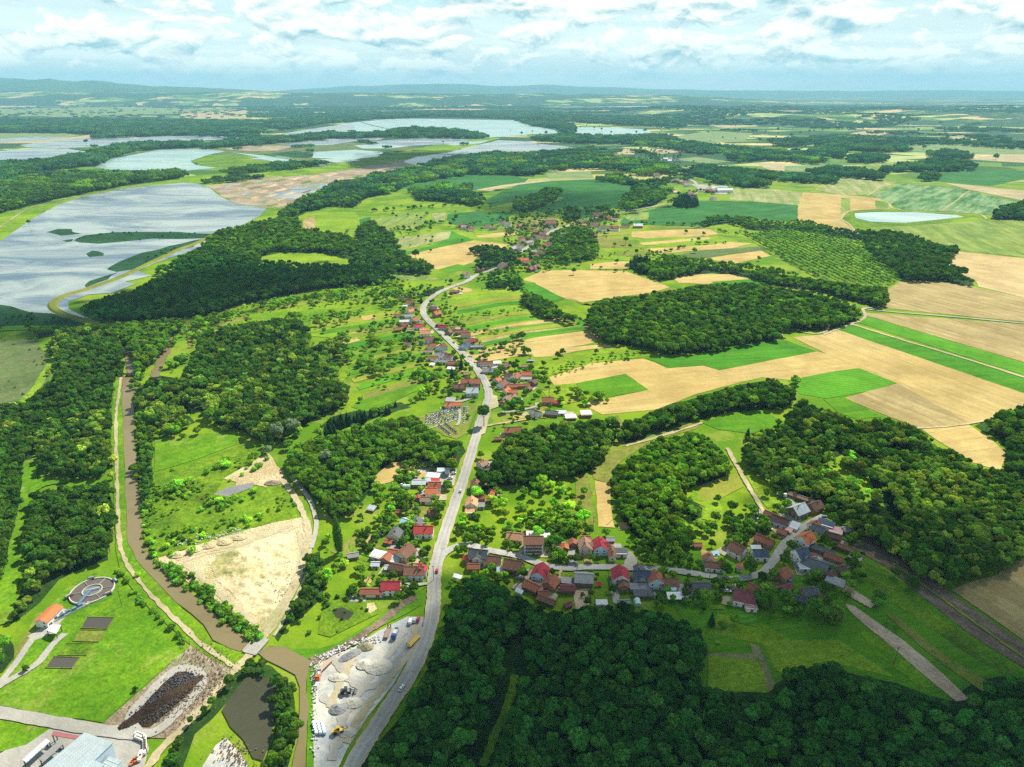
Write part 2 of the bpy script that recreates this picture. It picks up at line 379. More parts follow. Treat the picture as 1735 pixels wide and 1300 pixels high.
# distant ridges and rolling wooded hills
def fbm(x, y, seed, oct=5):
    """value noise"""
    r = np.zeros_like(x, float); amp = .5
    for o in range(oct):
        xi = np.floor(x).astype(int); yi = np.floor(y).astype(int); fx = x - xi; fy = y - yi
        fx = fx * fx * (3 - 2 * fx); fy = fy * fy * (3 - 2 * fy)
        def h(a, b):
            k = (a * 374761393 + b * 668265263 + (seed + o) * 1274126177) & 0xffffffff
            k = ((k ^ (k >> 13)) * 1274126177) & 0xffffffff
            return (k & 0xffff) / 65535.0
        v = (h(xi, yi) * (1 - fx) + h(xi + 1, yi) * fx) * (1 - fy) + (h(xi, yi + 1) * (1 - fx) + h(xi + 1, yi + 1) * fx) * fy
        r += amp * v; amp *= .5; x = x * 2.03; y = y * 2.03
    return r
def ridge(name, prof, dist, depth, seed, mt='hill', rough=.25, nx=220, ny=26):
    """prof: (bearing as tan, crest height in metres)"""
    bx = [p[0] * dist for p in prof]; hh = [p[1] for p in prof]
    X = np.linspace(bx[0], bx[-1], nx); T = np.linspace(-1, 1, ny)
    XX, TT = np.meshgrid(X, T); H0 = np.interp(XX, bx, hh) * np.clip((bx[-1] - XX) / (abs(bx[-1] - bx[0]) * .12), 0, 1) ** .7
    f = fbm(XX / depth * 3 + 50, TT * 3 + 50, seed)
    env = np.clip(1 - TT ** 2, 0, 1) ** .8
    ZZ = H0 * env * (1 - rough + rough * 2 * (f - .2)) - 4
    YY = dist + TT * depth
    V = np.stack([XX * (YY / dist), YY, ZZ], -1).reshape(-1, 3)
    F = [(j * nx + i, j * nx + i + 1, (j + 1) * nx + i + 1, (j + 1) * nx + i) for j in range(ny - 1) for i in range(nx - 1)]
    o = link(name, mesh(name, V, F, True), M[mt]); o['kind'] = 'structure'
def crest(u, v, d):                       # crest height at ridge distance d
    return ((u - 867.5) / FOC / cp * 1.0, CH + d * ((650 - v) / FOC - math.tan(PITCH)) / (1 + (650 - v) / FOC * math.tan(PITCH)))
HB = 16500
ridge('hills', [crest(u, v, HB) for u, v in [(-500, 150), (-200, 136), (0, 132), (60, 135), (130, 132), (205, 131), (240, 136), (282, 136), (330, 141), (400, 147), (480, 151), (560, 155), (650, 156), (760, 156), (860, 157), (1000, 160)]], HB, 3000, 3)
ridge('hills', [crest(u, v, 12500) for u, v in [(-500, 146), (0, 149), (100, 152), (250, 153), (400, 155), (520, 154), (600, 156), (700, 155), (800, 157), (900, 159), (1000, 158), (1300, 160)]], 12500, 1700, 8, mt='base')
ridge('hills', [crest(u, v, 26000) for u, v in [(480, 160), (560, 150), (640, 144), (720, 141), (790, 139), (850, 144), (920, 142), (1000, 147), (1080, 150), (1160, 152), (1300, 153), (1500, 152), (1735, 154), (2000, 155)]], 26000, 3500, 5, rough=.15)
# low wooded hills in the plain on the right
nx, ny = 200, 60
XX, YY = np.meshgrid(np.linspace(300, 9000, nx), np.linspace(4700, 9500, ny))
env = np.clip((YY - 4700) / 900, 0, 1) * np.clip((9500 - YY) / 1500, 0, 1) * np.clip((XX - 300) / 1500, 0, 1)
ZZ = env * (fbm(XX / 900, YY / 900, 21) - .32) * 130 - 2
V = np.stack([XX, YY, ZZ], -1).reshape(-1, 3)
link('hills', mesh('hills', V, [(j * nx + i, j * nx + i + 1, (j + 1) * nx + i + 1, (j + 1) * nx + i) for j in range(ny - 1) for i in range(nx - 1)], True), M['base'])['kind'] = 'structure'

FIELDS = [
 ('meadow', 'lush', 1, [(1170,925),(1250,960),(1300,985),(1430,955),(1500,965),(1735,1140),(1800,1200),(1600,1215),(1200,1200),(1150,1040),(1120,1000)]),
 ('meadow', 'grass', 2, [(1215,1040),(1300,1060),(1380,1110),(1330,1140),(1290,1090),(1210,1075)]), ('meadow', 'lawn', 2, [(1450,1060),(1500,1085),(1600,1165),(1560,1165),(1480,1105)]), ('meadow', 'meadow', 2, [(1290,1085),(1420,1085),(1520,1150),(1400,1120),(1330,1150),(1310,1130)]),
 ('meadow', 'lush', 2, [(1120,935),(1180,930),(1245,955),(1240,978),(1120,962)]), ('meadow', 'rough', 2, [(1455,945),(1500,975),(1735,1150),(1735,1165),(1640,1110),(1480,1000)]),
 ('wetland', 'reed', 2, [(440,262),(500,256),(540,262),(520,268),(470,266)]), ('wetland', 'rub', 2, [(380,252),(440,246),(500,248),(470,256),(400,256)]), ('wetland', 'reed', 2, [(590,262),(640,254),(690,256),(640,264)]), ('bare_pans', 'stub', 2, [(600,285),(690,270),(740,276),(690,290),(620,300)]),
 # far plain
 ('far_woodland_ground', 'farw', 1, [(-300,214),(0,208),(60,202),(140,205),(220,208),(330,212),(440,214),(440,228),(400,232),(250,228),(160,234),(110,226),(0,224),(-300,230)]),
 ('far_field', 'farm', 1, [(-200,186),(0,184),(200,182),(420,186),(340,192),(150,196),(-200,200)]),
 ('far_field', 'fart', 1, [(-50,178),(150,176),(330,178),(300,181),(100,181),(-50,182)]),
 ('far_field', 'fart', 1, [(300,194),(360,190),(400,196),(380,202),(330,201)]),
 ('far_field', 'fart', 1, [(370,188),(440,186),(470,192),(400,194)]),
 ('far_field', 'fart', 1, [(460,200),(510,203),(505,209),(450,205)]),
 ('far_field', 'fart', 1, [(530,190),(580,188),(600,193),(545,194)]),
 ('far_field', 'farm', 1, [(-200,226),(0,224),(110,226),(130,230),(100,236),(0,238),(-200,240)]),
 ('far_field', 'fart', 1, [(0,239),(100,235),(190,224),(190,229),(120,238),(60,243),(0,243)]),
 ('far_field', 'fart', 1, [(660,180),(760,181),(830,184),(800,188),(700,186)]),
 ('far_field', 'fart', 1, [(1430,242),(1470,235),(1520,238),(1490,243)]), ('far_field', 'fart', 1, [(1560,240),(1620,232),(1660,236),(1620,242)]),
 ('far_field', 'fart', 1, [(1440,226),(1480,221),(1510,226),(1480,231)]), ('far_field', 'fart', 1, [(1640,270),(1690,262),(1780,262),(1780,278),(1735,276),(1680,273)]),
 ('far_field', 'farm', 1, [(1490,245),(1560,242),(1640,244),(1735,248),(1780,262),(1640,262),(1540,256)]),
 ('far_field', 'cropd', 1, [(1210,258),(1260,256),(1300,262),(1280,268),(1230,266)]), ('far_field', 'fart', 1, [(1250,258),(1290,255),(1305,262),(1270,263)]),
 ('far_field', 'fart', 1, [(1320,270),(1365,263),(1372,270),(1345,273)]), ('far_field', 'fart', 1, [(1200,213),(1270,209),(1285,214),(1230,217)]),
 ('far_field', 'farm', 1, [(1140,232),(1200,222),(1275,226),(1260,240),(1190,242)]), ('far_field', 'yel', 1, [(1440,285),(1480,277),(1570,272),(1560,282),(1500,290),(1450,293)]),
 ('far_field', 'farm', 1, [(1320,282),(1400,280),(1380,290),(1340,292)]), ('far_field', 'fart', 1, [(1280,276),(1330,278),(1330,290),(1300,287)]),
 ('far_field', 'yel', 1, [(1150,285),(1180,280),(1270,286),(1260,291),(1180,290)]),
 ('far_field', 'farm', 1, [(1140,270),(1180,266),(1240,274),(1200,278)]),
 ('far_field', 'fart', 1, [(1080,256),(1130,252),(1180,255),(1120,261)]), ('far_field', 'cropd', 1, [(1000,268),(1060,265),(1110,268),(1070,276),(1010,277)]),
 ('far_field', 'farm', 2, [(990,240),(1050,236),(1120,238),(1100,246),(1010,247)]), ('far_field', 'fart', 2, [(1020,262),(1060,252),(1080,255),(1075,262)]),
 # around the lakes
 ('bank', 'grass', 1, [(-300,520),(-300,420),(-50,362),(40,350),(120,335),(200,318),(310,300),(460,286),(560,276),(620,268),(700,252),(830,232),(850,234),(760,258),(690,274),(560,292),(440,303),(345,314),(250,322),(150,340),(60,372),(0,412),(-100,450)]),
 ('wetland', 'marsh', 1, [(110,262),(220,246),(420,238),(560,240),(640,244),(720,250),(640,262),(540,284),(440,280),(380,262),(280,252),(180,268)]),
 ('wetland', 'rough', 2, [(322,273),(353,263),(400,262),(460,266),(500,275),(490,282),(400,284),(345,281)]),
 ('wetland', 'rough', 1, [(-200,360),(0,358),(40,352),(120,338),(220,316),(312,300),(300,294),(160,290),(60,292),(-200,310)]),
 ('bare_pans', 'rub', 2, [(355,316),(430,303),(520,296),(600,285),(690,272),(725,278),(700,288),(640,300),(590,318),(520,337),(470,352),(440,350),(400,345),(375,332)]),
 ('grass_bank', 'dry', 3, [(400,345),(440,350),(470,352),(520,337),(560,326),(575,328),(520,345),(480,356),(440,352)]),
 ('wetland', 'marsh', 1, [(-200,600),(-10,578),(60,575),(80,600),(85,640),(60,680),(20,705),(-200,740)]),
 ('wetland', 'reed', 1, [(-300,570),(-300,515),(0,517),(20,520),(50,530),(90,532),(130,543),(170,548),(120,556),(60,552),(0,556),(-100,570)]),
 # middle left
 ('scrubland', 'grass', 1, [(320,545),(420,520),(540,490),(640,478),(720,470),(720,520),(680,560),(640,560),(520,545),(420,548),(330,580)]),
 ('meadow', 'meadow', 2, [(440,437),(470,430),(540,430),(590,440),(592,450),(520,452),(450,447)]),
 ('meadow', 'meadow', 2, [(535,362),(570,360),(600,359),(614,372),(612,392),(560,396),(530,392)]), ('bare_field', 'stub', 2, [(514,372),(533,366),(534,390),(514,391)]),
 ('meadow', 'yel', 2, [(636,372),(690,360),(720,362),(722,380),(700,388),(650,392)]), ('crop_field', 'cropd', 2, [(608,372),(628,368),(628,385),(612,398)]),
 ('orchard_field', 'meadow', 2, [(640,395),(690,390),(700,398),(660,404)]),
 ('crop_field', 'crop', 2, [(671,430),(700,425),(745,412),(765,392),(790,398),(802,407),(740,420),(690,434)]), ('wheat_field', 'strip', 2, [(660,404),(740,395),(765,392),(760,405),(700,420),(680,424)]),
 ('wheat_field', 'wheat2', 2, [(684,434),(740,421),(802,408),(865,415),(840,425),(815,430),(800,445),(770,455),(740,457),(700,448)]),
 ('crop_field', 'lush', 2, [(742,457),(775,448),(802,452),(790,458),(760,462)]),
 ('meadow', 'yel', 2, [(560,462),(640,465),(720,468),(750,474),(700,476),(620,474),(570,468)]),
 ('crop_field', 'cropd', 2, [(671,315),(723,308),(792,294),(850,296),(896,303),(889,309),(810,322),(758,320),(695,322)]),
 ('crop_field', 'cropd', 2, [(820,342),(850,325),(889,309),(1000,304),(1060,306),(1094,315),(1090,325),(1049,349),(993,370),(948,363),(903,358),(958,335),(930,330),(880,340),(835,350)]),
 ('crop_field', 'farm', 2, [(925,293),(1000,290),(1006,302),(930,303)]), ('crop_field', 'lush', 3, [(935,358),(960,350),(985,350),(990,354),(960,364)]),
 ('crop_field', 'cropd', 2, [(758,363),(810,358),(869,361),(860,372),(840,380),(803,385),(772,382),(758,374)]),
 ('wheat_field', 'fart', 2, [(806,322),(850,314),(930,304),(934,307),(880,313),(830,324)]),
 ('wheat_field', 'strip', 2, [(730,362),(755,360),(754,374),(738,376)]), ('meadow', 'dry', 2, [(865,378),(930,362),(945,368),(935,385),(890,395),(840,395)]),
 ('wheat_field', 'wheat2', 2, [(805,400),(850,394),(885,390),(880,397),(840,403),(810,403)]), ('meadow', 'meadow', 2, [(800,392),(830,388),(850,392),(830,397),(805,398)]),
 ('meadow', 'meadow', 2, [(770,395),(790,392),(810,402),(830,408),(880,404),(870,412),(840,409),(800,405)]),
 ('wheat_field', 'ygr', 2, [(940,372),(985,372),(995,380),(950,392),(938,388)]),
 ('meadow', 'yel', 2, [(820,455),(850,458),(856,475),(840,480),(815,478),(830,468)]),
 ('crop_field', 'lush', 2, [(815,475),(832,458),(850,460),(858,478),(830,482)]),
 ('wheat_field', 'wheat2', 2, [(883,475),(919,459),(974,458),(1060,460),(1135,487),(1100,497),(1060,502),(982,514),(958,506),(912,487),(906,479)]),
 ('crop_field', 'crop', 2, [(880,480),(905,480),(958,507),(940,512),(880,495)]),
 ('meadow', 'meadow', 1, [(740,520),(780,495),(880,485),(890,510),(990,545),(1000,565),(880,575),(800,560)]),
 ('wheat_field', 'wheat2', 2, [(790,598),(850,589),(950,570),(1015,565),(1025,573),(1000,583),(900,600),(800,617),(790,608)]),
 ('wheat_field', 'wheat2', 2, [(900,598),(950,590),(1025,584),(1040,588),(980,595),(930,605),(905,606)]),
 ('wheat_field', 'stub', 2, [(815,577),(890,562),(1000,552),(995,558),(900,572),(820,584)]),
 ('crop_field', 'lush', 2, [(890,570),(995,559),(1000,564),(920,576),(880,578)]),
 ('crop_row_field', 'crop2', 2, [(850,560),(900,545),(980,540),(995,550),(900,560),(860,566)]),
 ('orchard_field', 'meadow', 2, [(900,610),(960,600),(1040,590),(1100,604),(1000,616),(940,635),(905,640)]),
 ('wheat_field', 'wheat2', 2, [(930,640),(1000,616),(1090,608),(1110,615),(1130,625),(1192,620),(1218,628),(1384,596),(1400,600),(1450,625),(1345,645),(1290,640),(1240,652),(1180,668),(1110,695),(1020,703),(985,685),(1099,661),(1060,634),(1000,648),(940,655)]),
 ('crop_field', 'lush', 3, [(975,650),(1060,634),(1099,661),(1030,674),(990,668)]),
 ('meadow', 'meadow', 2, [(915,655),(975,650),(990,668),(960,680),(925,672)]),
 ('crop_field', 'crop', 3, [(1095,608),(1135,606),(1170,604),(1222,590),(1329,576),(1384,596),(1218,628),(1192,619),(1135,623)]),
 ('crop_field', 'crop2', 3, [(1335,645),(1400,632),(1455,624),(1518,649),(1480,662),(1400,676),(1355,668)]),
 ('crop_field', 'lush', 3, [(1395,677),(1430,673),(1495,707),(1450,710),(1420,700)]),
 # right
 ('wheat_field', 'wheat', 2, [(1326,563),(1345,572),(1400,567),(1416,556),(1735,666),(1800,690),(1735,690),(1720,702),(1645,718),(1560,726),(1510,708),(1430,675),(1520,650),(1450,625),(1400,600)]),
 ('stubble_field', 'stub', 3, [(1432,674),(1520,650),(1560,672),(1640,716),(1560,725),(1512,708)]),
 ('wheat_field', 'wheat2', 2, [(1560,726),(1640,719),(1680,745),(1706,770),(1695,798),(1650,785),(1590,748)]),
 ('crop_field', 'crop', 3, [(1410,556),(1440,550),(1735,640),(1800,660),(1800,690),(1735,667)]),
 ('crop_field', 'crop2', 3, [(1450,546),(1467,536),(1735,616),(1800,636),(1800,658),(1735,636)]),
 ('stubble_field', 'stub', 2, [(1460,530),(1735,550),(1800,556),(1800,634),(1735,614),(1470,536)]),
 ('stubble_field', 'stub', 2, [(1495,522),(1490,500),(1530,475),(1600,478),(1655,488),(1735,505),(1800,520),(1800,552),(1735,546)]),
 ('bare_field', 'pink', 2, [(1598,432),(1620,426),(1735,438),(1800,446),(1800,520),(1735,505),(1658,486),(1652,475),(1605,455)]),
 ('crop_field', 'yel', 2, [(1465,385),(1540,376),(1600,378),(1735,372),(1800,374),(1800,446),(1735,436),(1620,424),(1540,402)]),
 ('plantation_ground', 'rough', 2, [(1255,396),(1340,390),(1400,398),(1460,412),(1530,470),(1500,490),(1400,475),(1330,440)]),
 ('crop_field', 'cropd', 2, [(1050,378),(1060,364),(1130,350),(1183,340),(1280,342),(1352,348),(1352,376),(1270,372),(1200,380),(1180,384),(1060,380)]),
 ('crop_field', 'yel', 3, [(1056,368),(1068,361),(1100,360),(1098,372),(1068,374)]),
 ('striped_field', 'strip', 2, [(1236,338),(1240,320),(1300,320),(1360,326),(1353,348),(1280,342)]),
 ('wheat_field', 'wheat', 2, [(1352,348),(1360,326),(1410,329),(1508,338),(1508,354),(1440,358),(1424,370),(1438,380),(1452,395),(1415,392),(1352,380)]),
 ('crop_field', 'yel', 3, [(1425,335),(1441,336),(1440,360),(1424,362)]), ('crop_field', 'yel', 3, [(1482,340),(1506,341),(1506,353),(1484,356)]),
 ('wheat_field', 'strip', 2, [(1380,322),(1430,302),(1520,309),(1476,330),(1430,332)]),
 ('crop_field', 'cropl', 2, [(1476,331),(1530,311),(1642,322),(1596,358),(1530,356),(1510,346)]), ('crop_field', 'cropl', 2, [(1600,358),(1646,324),(1735,346),(1800,350),(1680,364)]),
 ('crop_field', 'cropd', 2, [(1545,302),(1600,292),(1640,288),(1735,290),(1800,292),(1800,306),(1735,304),(1680,315),(1600,309)]),
 ('pond_bank', 'rough', 2, [(1425,370),(1440,360),(1480,357),(1600,358),(1650,366),(1600,378),(1540,383),(1470,386),(1438,382)]),
 ('wheat_field', 'fart', 2, [(1600,310),(1680,318),(1800,330),(1800,345),(1735,340),(1642,322)]),
 ('wheat_field', 'wheat2', 2, [(1070,393),(1130,390),(1200,388),(1222,396),(1200,400),(1100,405),(1070,402)]), ('meadow', 'meadow', 2, [(1075,405),(1200,400),(1250,405),(1250,412),(1150,420),(1090,416)]),
 ('wheat_field', 'wheat2', 3, [(1082,412),(1200,402),(1205,405),(1090,416)]),
 ('wheat_field', 'wheat2', 2, [(1095,422),(1190,417),(1240,410),(1275,413),(1240,421),(1180,425),(1115,431)]), ('stubble_field', 'marsh', 2, [(1130,436),(1200,424),(1290,418),(1300,424),(1240,430),(1180,440)]),
 ('wheat_field', 'wheat2', 2, [(1170,442),(1240,432),(1290,425),(1306,434),(1245,447),(1225,444),(1200,440)]),
 ('meadow', 'meadow', 2, [(1195,385),(1240,378),(1260,382),(1262,390),(1285,405),(1330,440),(1310,432),(1270,405),(1220,398)]),
 ('wheat_field', 'wheat2', 2, [(1000,448),(1040,444),(1100,442),(1100,452),(1060,456),(1000,456)]), ('meadow', 'dry', 2, [(1000,400),(1060,405),(1085,420),(1020,420)]), ('wheat_field', 'wheat2', 3, [(1000,408),(1070,414),(1090,420),(1020,415)]),
 ('wheat_field', 'wheat2', 2, [(1140,472),(1190,465),(1235,465),(1272,474),(1200,482),(1150,480)]), ('crop_field', 'crop', 2, [(1205,478),(1275,473),(1305,483),(1250,490),(1215,486)]), ('wheat_field', 'wheat2', 2, [(1260,487),(1310,484),(1350,488),(1300,494)]),
 ('meadow', 'dry', 2, [(960,505),(985,516),(1100,498),(1135,488),(1150,490),(1100,505),(1010,520)]),
 # meadows in the middle left
 ('meadow', 'meadow', 2, [(525,541),(600,531),(650,541),(640,560),(600,576),(527,570)]), ('bare_field', 'wheat2', 3, [(570,560),(592,553),(600,560),(585,567)]), ('bare_field', 'wheat2', 3, [(560,580),(600,572),(612,577),(570,588)]),
 ('meadow', 'lush', 2, [(590,605),(690,592),(695,605),(640,615),(590,625)]), ('meadow', 'lawn', 2, [(620,625),(690,612),(720,618),(720,635),(640,645)]),
 ('meadow', 'lush', 2, [(595,690),(620,668),(700,648),(722,655),(660,685),(620,698)]),
 ('meadow', 'lawn', 2, [(262,745),(300,738),(405,732),(412,750),(330,780),(262,800)]),
 ('scrub_meadow', 'rough', 2, [(240,860),(262,805),(330,785),(412,752),(455,768),(378,808),(365,835),(430,835),(475,815),(495,835),(510,878),(440,892),(370,912),(300,934),(268,946),(245,915)]),
 ('meadow', 'lawn', 2, [(700,712),(730,700),(780,690),(800,690),(792,735),(770,742),(735,730)]),
 ('sand_clearing', 'sand', 3, [(378,812),(400,800),(430,782),(455,768),(470,790),(482,800),(476,815),(450,826),(420,820),(398,830),(400,818)]),
 ('gravel_heap', 'piled', 4, [(362,838),(385,827),(430,818),(428,827),(385,842)]),
 ('sand_yard', 'sand', 3, [(268,946),(308,934),(370,912),(410,900),(480,882),(515,876),(528,905),(522,940),(510,980),(487,1030),(467,1065),(452,1082),(430,1078),(410,1058),(370,1032),(340,1000),(300,972),(274,964)]),
 ('meadow', 'lawn', 2, [(40,1100),(80,1035),(115,995),(155,973),(195,966),(215,990),(240,1020),(312,1090),(320,1098),(175,1225),(100,1215),(0,1196),(0,1165),(30,1130)]),
 ('dry_grass', 'dry', 3, [(25,1100),(60,1045),(92,1022),(112,1040),(130,1030),(150,1050),(190,1048),(180,1072),(150,1130),(110,1155),(60,1140),(40,1130),(20,1135)]),
 ('works_yard', 'pale', 5, [(46,1080),(75,1062),(97,1044),(105,1030),(117,1035),(114,1044),(97,1062),(90,1074),(60,1086)]),
 ('dirt_ring', 'ygr', 3, [(88,1050),(110,1000),(150,978),(195,975),(212,990),(200,1010),(160,1035),(165,1032),(205,1008),(207,990),(193,979),(150,982),(118,1002),(98,1040)]),
 ('lawn', 'lush', 4, [(100,1022),(120,1004),(150,985),(193,983),(203,992),(195,1008),(160,1030),(115,1024)]),
 ('rubble_ground', 'rub', 3, [(170,1232),(240,1170),(325,1092),(345,1100),(398,1130),(395,1140),(350,1190),(290,1250),(240,1250)]),
 ('burnt_ground', 'ash', 5, [(218,1215),(240,1190),(290,1148),(315,1140),(332,1148),(325,1170),(290,1205),(255,1232),(225,1232)]),
 ('paved_yard', 'paved', 3, [(-80,1310),(0,1278),(55,1240),(90,1232),(175,1238),(248,1252),(252,1270),(235,1330),(-80,1400)]),
 ('lawn', 'lawn', 3, [(-100,1215),(0,1216),(90,1232),(45,1262),(0,1275),(-100,1290)]),
 ('gravel_yard', 'gravel', 3, [(532,1145),(545,1120),(600,1096),(640,1072),(690,1045),(718,1046),(712,1075),(695,1110),(665,1160),(625,1215),(588,1270),(560,1330),(530,1340),(533,1240)]),
 ('paved_yard', 'gravel', 3, [(345,1300),(365,1262),(385,1250),(415,1285),(430,1320),(340,1340)]),
 ('cleared_ground', 'wheat2', 2, [(630,812),(660,786),(700,780),(735,784),(735,792),(700,800),(660,818),(640,822)]), ('cleared_ground', 'dry', 2, [(662,845),(690,838),(735,868),(738,882),(720,882),(690,868)]),
 ('garden_plot', 'dry', 2, [(600,910),(640,918),(650,930),(610,935),(585,945),(560,935)]),
 ('yard', 'pale', 3, [(690,800),(730,793),(775,796),(770,822),(745,835),(715,830)]),
 ('garden_strip', 'wheat2', 3, [(1008,815),(1033,820),(1038,880),(1042,895),(1014,893)]), ('garden_strip', 'dry', 3, [(978,806),(1000,806),(1008,900),(960,905),(970,870)]), ('garden_strip', 'wheat2', 3, [(1046,886),(1062,886),(1064,898),(1048,899)]),
 ('meadow', 'dry', 2, [(1000,790),(1050,758),(1110,735),(1170,718),(1190,715),(1185,725),(1120,745),(1085,760),(1045,790),(1030,820),(1005,812)]),
 ('crop_field', 'lush', 3, [(1188,716),(1230,703),(1290,694),(1330,716),(1330,722),(1270,735),(1215,728)]),
 ('meadow', 'ygr', 3, [(1180,826),(1215,812),(1248,802),(1260,825),(1205,855),(1190,850)]),
 ('meadow', 'meadow', 2, [(1150,838),(1180,822),(1190,850),(1215,845),(1230,870),(1215,885),(1190,880),(1195,860)]), ('meadow', 'meadow', 2, [(1155,878),(1165,890),(1195,885),(1225,895),(1190,915),(1180,912),(1160,905)]),
 ('meadow', 'meadow', 2, [(1262,798),(1295,795),(1330,830),(1318,858),(1300,862),(1280,838)]),
 ('clearing', 'meadow', 2, [(1390,790),(1430,770),(1470,800),(1480,830),(1500,860),(1460,850),(1420,830),(1400,815)]),
 ('ploughed_field', 'soil', 3, [(1436,908),(1475,912),(1540,955),(1600,998),(1735,1092),(1800,1140),(1800,1180),(1735,1132),(1650,1080),(1560,1010),(1500,960),(1445,930)]),
 ('stubble_field', 'stub', 3, [(1612,1000),(1640,988),(1690,975),(1720,950),(1800,930),(1800,1135),(1735,1086),(1670,1040)]),
 ('stony_strip', 'soilp', 3, [(1432,1024),(1448,1028),(1530,1085),(1600,1145),(1642,1186),(1620,1189),(1525,1110),(1440,1037)]),
 ('grass_strip', 'dry', 3, [(1500,1040),(1515,1042),(1600,1110),(1690,1165),(1665,1172),(1590,1122)]),
 ('meadow', 'meadow', 3, [(1200,1110),(1280,1115),(1300,1150),(1300,1175),(1200,1170)]),
 ('meadow_path', 'worng', 3, [(1270,1090),(1285,1095),(1305,1140),(1318,1165),(1300,1175),(1298,1150),(1285,1120),(1200,1112),(1200,1108),(1275,1108)]),
 ('vegetable_plot', 'soilp', 3, [(970,1000),(998,998),(1000,1030),(975,1035)]), ('vegetable_plot', 'rough', 3, [(1008,995),(1030,995),(1030,1025),(1005,1025)]),
 ('cemetery_ground', 'dry', 3, [(692,712),(735,700),(778,688),(808,686),(790,735),(775,745),(748,738),(735,722)]),
 ('sandy_bank', 'rough', 3, [(565,1015),(600,1000),(640,1010),(640,1040),(600,1060),(560,1080),(540,1075),(545,1040)]), ('pond_bed', 'pond', 4, [(562,1035),(580,1030),(600,1040),(590,1052),(570,1048)]),
 ('sand_patch', 'sand', 4, [(622,1024),(632,1022),(638,1032),(628,1040),(620,1036)]),
 ('roadside_yard', 'wheat2', 3, [(766,488),(780,486),(800,490),(798,495),(775,496)]), ('factory_yard', 'pale', 3, [(1170,312),(1210,314),(1235,325),(1230,330),(1195,326)]),
 ('village_yard', 'pale', 4, [(960,925),(975,922),(980,960),(962,960)]), ('village_yard', 'pale', 4, [(1062,936),(1070,935),(1080,950),(1078,962),(1055,962)]), ('village_yard', 'paved', 4, [(1032,975),(1040,975),(1050,1010),(1046,1025),(1038,1022)]),
 ('village_yard', 'paved', 3, [(1316,860),(1345,850),(1360,880),(1345,895),(1325,885)]), ('village_yard', 'pale', 3, [(1270,880),(1290,860),(1310,890),(1322,905),(1300,910)]),
 ('village_yard', 'paved', 3, [(1340,950),(1375,925),(1425,960),(1400,980),(1350,975)]),
]
for nm, mt, ly, pts in FIELDS:
    sheet(nm, pts, mt, ly, amp=(.9 if mt in ('grass', 'rough', 'marsh', 'sand', 'dry', 'rub', 'ash', 'gravel', 'reed', 'track') else .35))
for k in range(10):
    a_ = (764 + 5 * k, 508 + 9.5 * k); b_ = (900 + 11 * k, 492 + 7.6 * k); h_ = 5.5
    if k in (0, 3): continue
    sheet('strip_field', [a_, ((a_[0] + b_[0]) / 2, (a_[1] + b_[1]) / 2 - 4), b_, (b_[0] + 4, b_[1] + h_), ((a_[0] + b_[0]) / 2, (a_[1] + b_[1]) / 2 - 4 + h_), (a_[0] + 2, a_[1] + h_)], ['grass', 'ygr', 'crop', 'wheat2', 'ygr', 'crop2', 'wheat2', 'ygr', 'crop', 'wheat2'][k], 2, amp=.3)
for k in range(11):
    a_ = (532 + 9 * k, 548 + 13.5 * k); b_ = (690 + 3.5 * k, 524 + 12.6 * k); h_ = 8 - (k % 3) * 1.5
    sheet('strip_field', [a_, b_, (b_[0] + 3, b_[1] + h_), (a_[0] + 5, a_[1] + h_)], ['ygr', 'lush', 'dry', 'crop', 'meadow', 'ygr', 'lush', 'ygr', 'crop2', 'dry', 'lawn'][k], 2, amp=.4)
for k, (u0, v0, u1, v1_, h_, mt_) in enumerate([(612,536,636,534,7,'wheat2'),(585,560,650,552,4,'dry'),(760,545,830,536,5,'dry'),(905,690,985,672,7,'ygr'),(850,712,920,694,9,'ygr'),(868,705,890,701,6,'wheat2'),(850,655,905,650,5,'lawn'),(1045,430,1100,425,6,'dry'),(1000,385,1060,380,8,'meadow'),(1010,395,1065,392,6,'ygr'),(1000,430,1070,436,7,'meadow'),(1100,385,1190,383,4,'dry'),(600,900,640,908,10,'dry'),(640,870,690,880,8,'meadow'),(590,925,640,940,9,'lawn'),(850,900,905,918,10,'lawn'),(935,810,965,800,30,'meadow'),(820,560,880,552,3,'dry'),(330,560,420,535,6,'dry'),(430,525,560,505,5,'ygr'),(560,505,680,485,5,'meadow'),(350,575,520,548,4,'meadow')]):
    sheet('strip_field', [(u0, v0), (u1, v1_), (u1 + 2, v1_ + h_), (u0 + 3, v0 + h_)], mt_, 2, amp=.4)
# small tilled plots in the bare pans
q = Z((550, 100), 2.888)
pan_poly = [(360,318),(430,304),(520,297),(600,286),(690,273),(735,277),(640,302),(590,319),(520,336),(470,350),(400,343)]
for a in range(7):
    for k in range(13):
        u = 372 + k * 29 + a * 15; v = 309 - k * 3.2 + a * 6.4; h_ = rng.uniform(.6, 1.0)
        if inpoly([u], [v], pan_poly)[0]: sheet('salt_pan', [(u - 13 * h_, v + 1.3), (u + 6, v - 2.9), (u + 14 * h_, v - 1.0), (u - 4, v + 3.1)], random.choice(['wheat2', 'pink', 'soil', 'dry', 'farm', 'stub', 'lake', 'rough', 'verge', 'soilp']), 3, amp=0)
for pts in [[(445,334),(470,325),(520,330),(500,337)], [(480,322),(505,318),(562,321),(540,328),(510,327)], [(515,314),(545,311),(568,317),(553,321)]]:
    sheet('pan_pool', pts, 'lake', 4, amp=0)
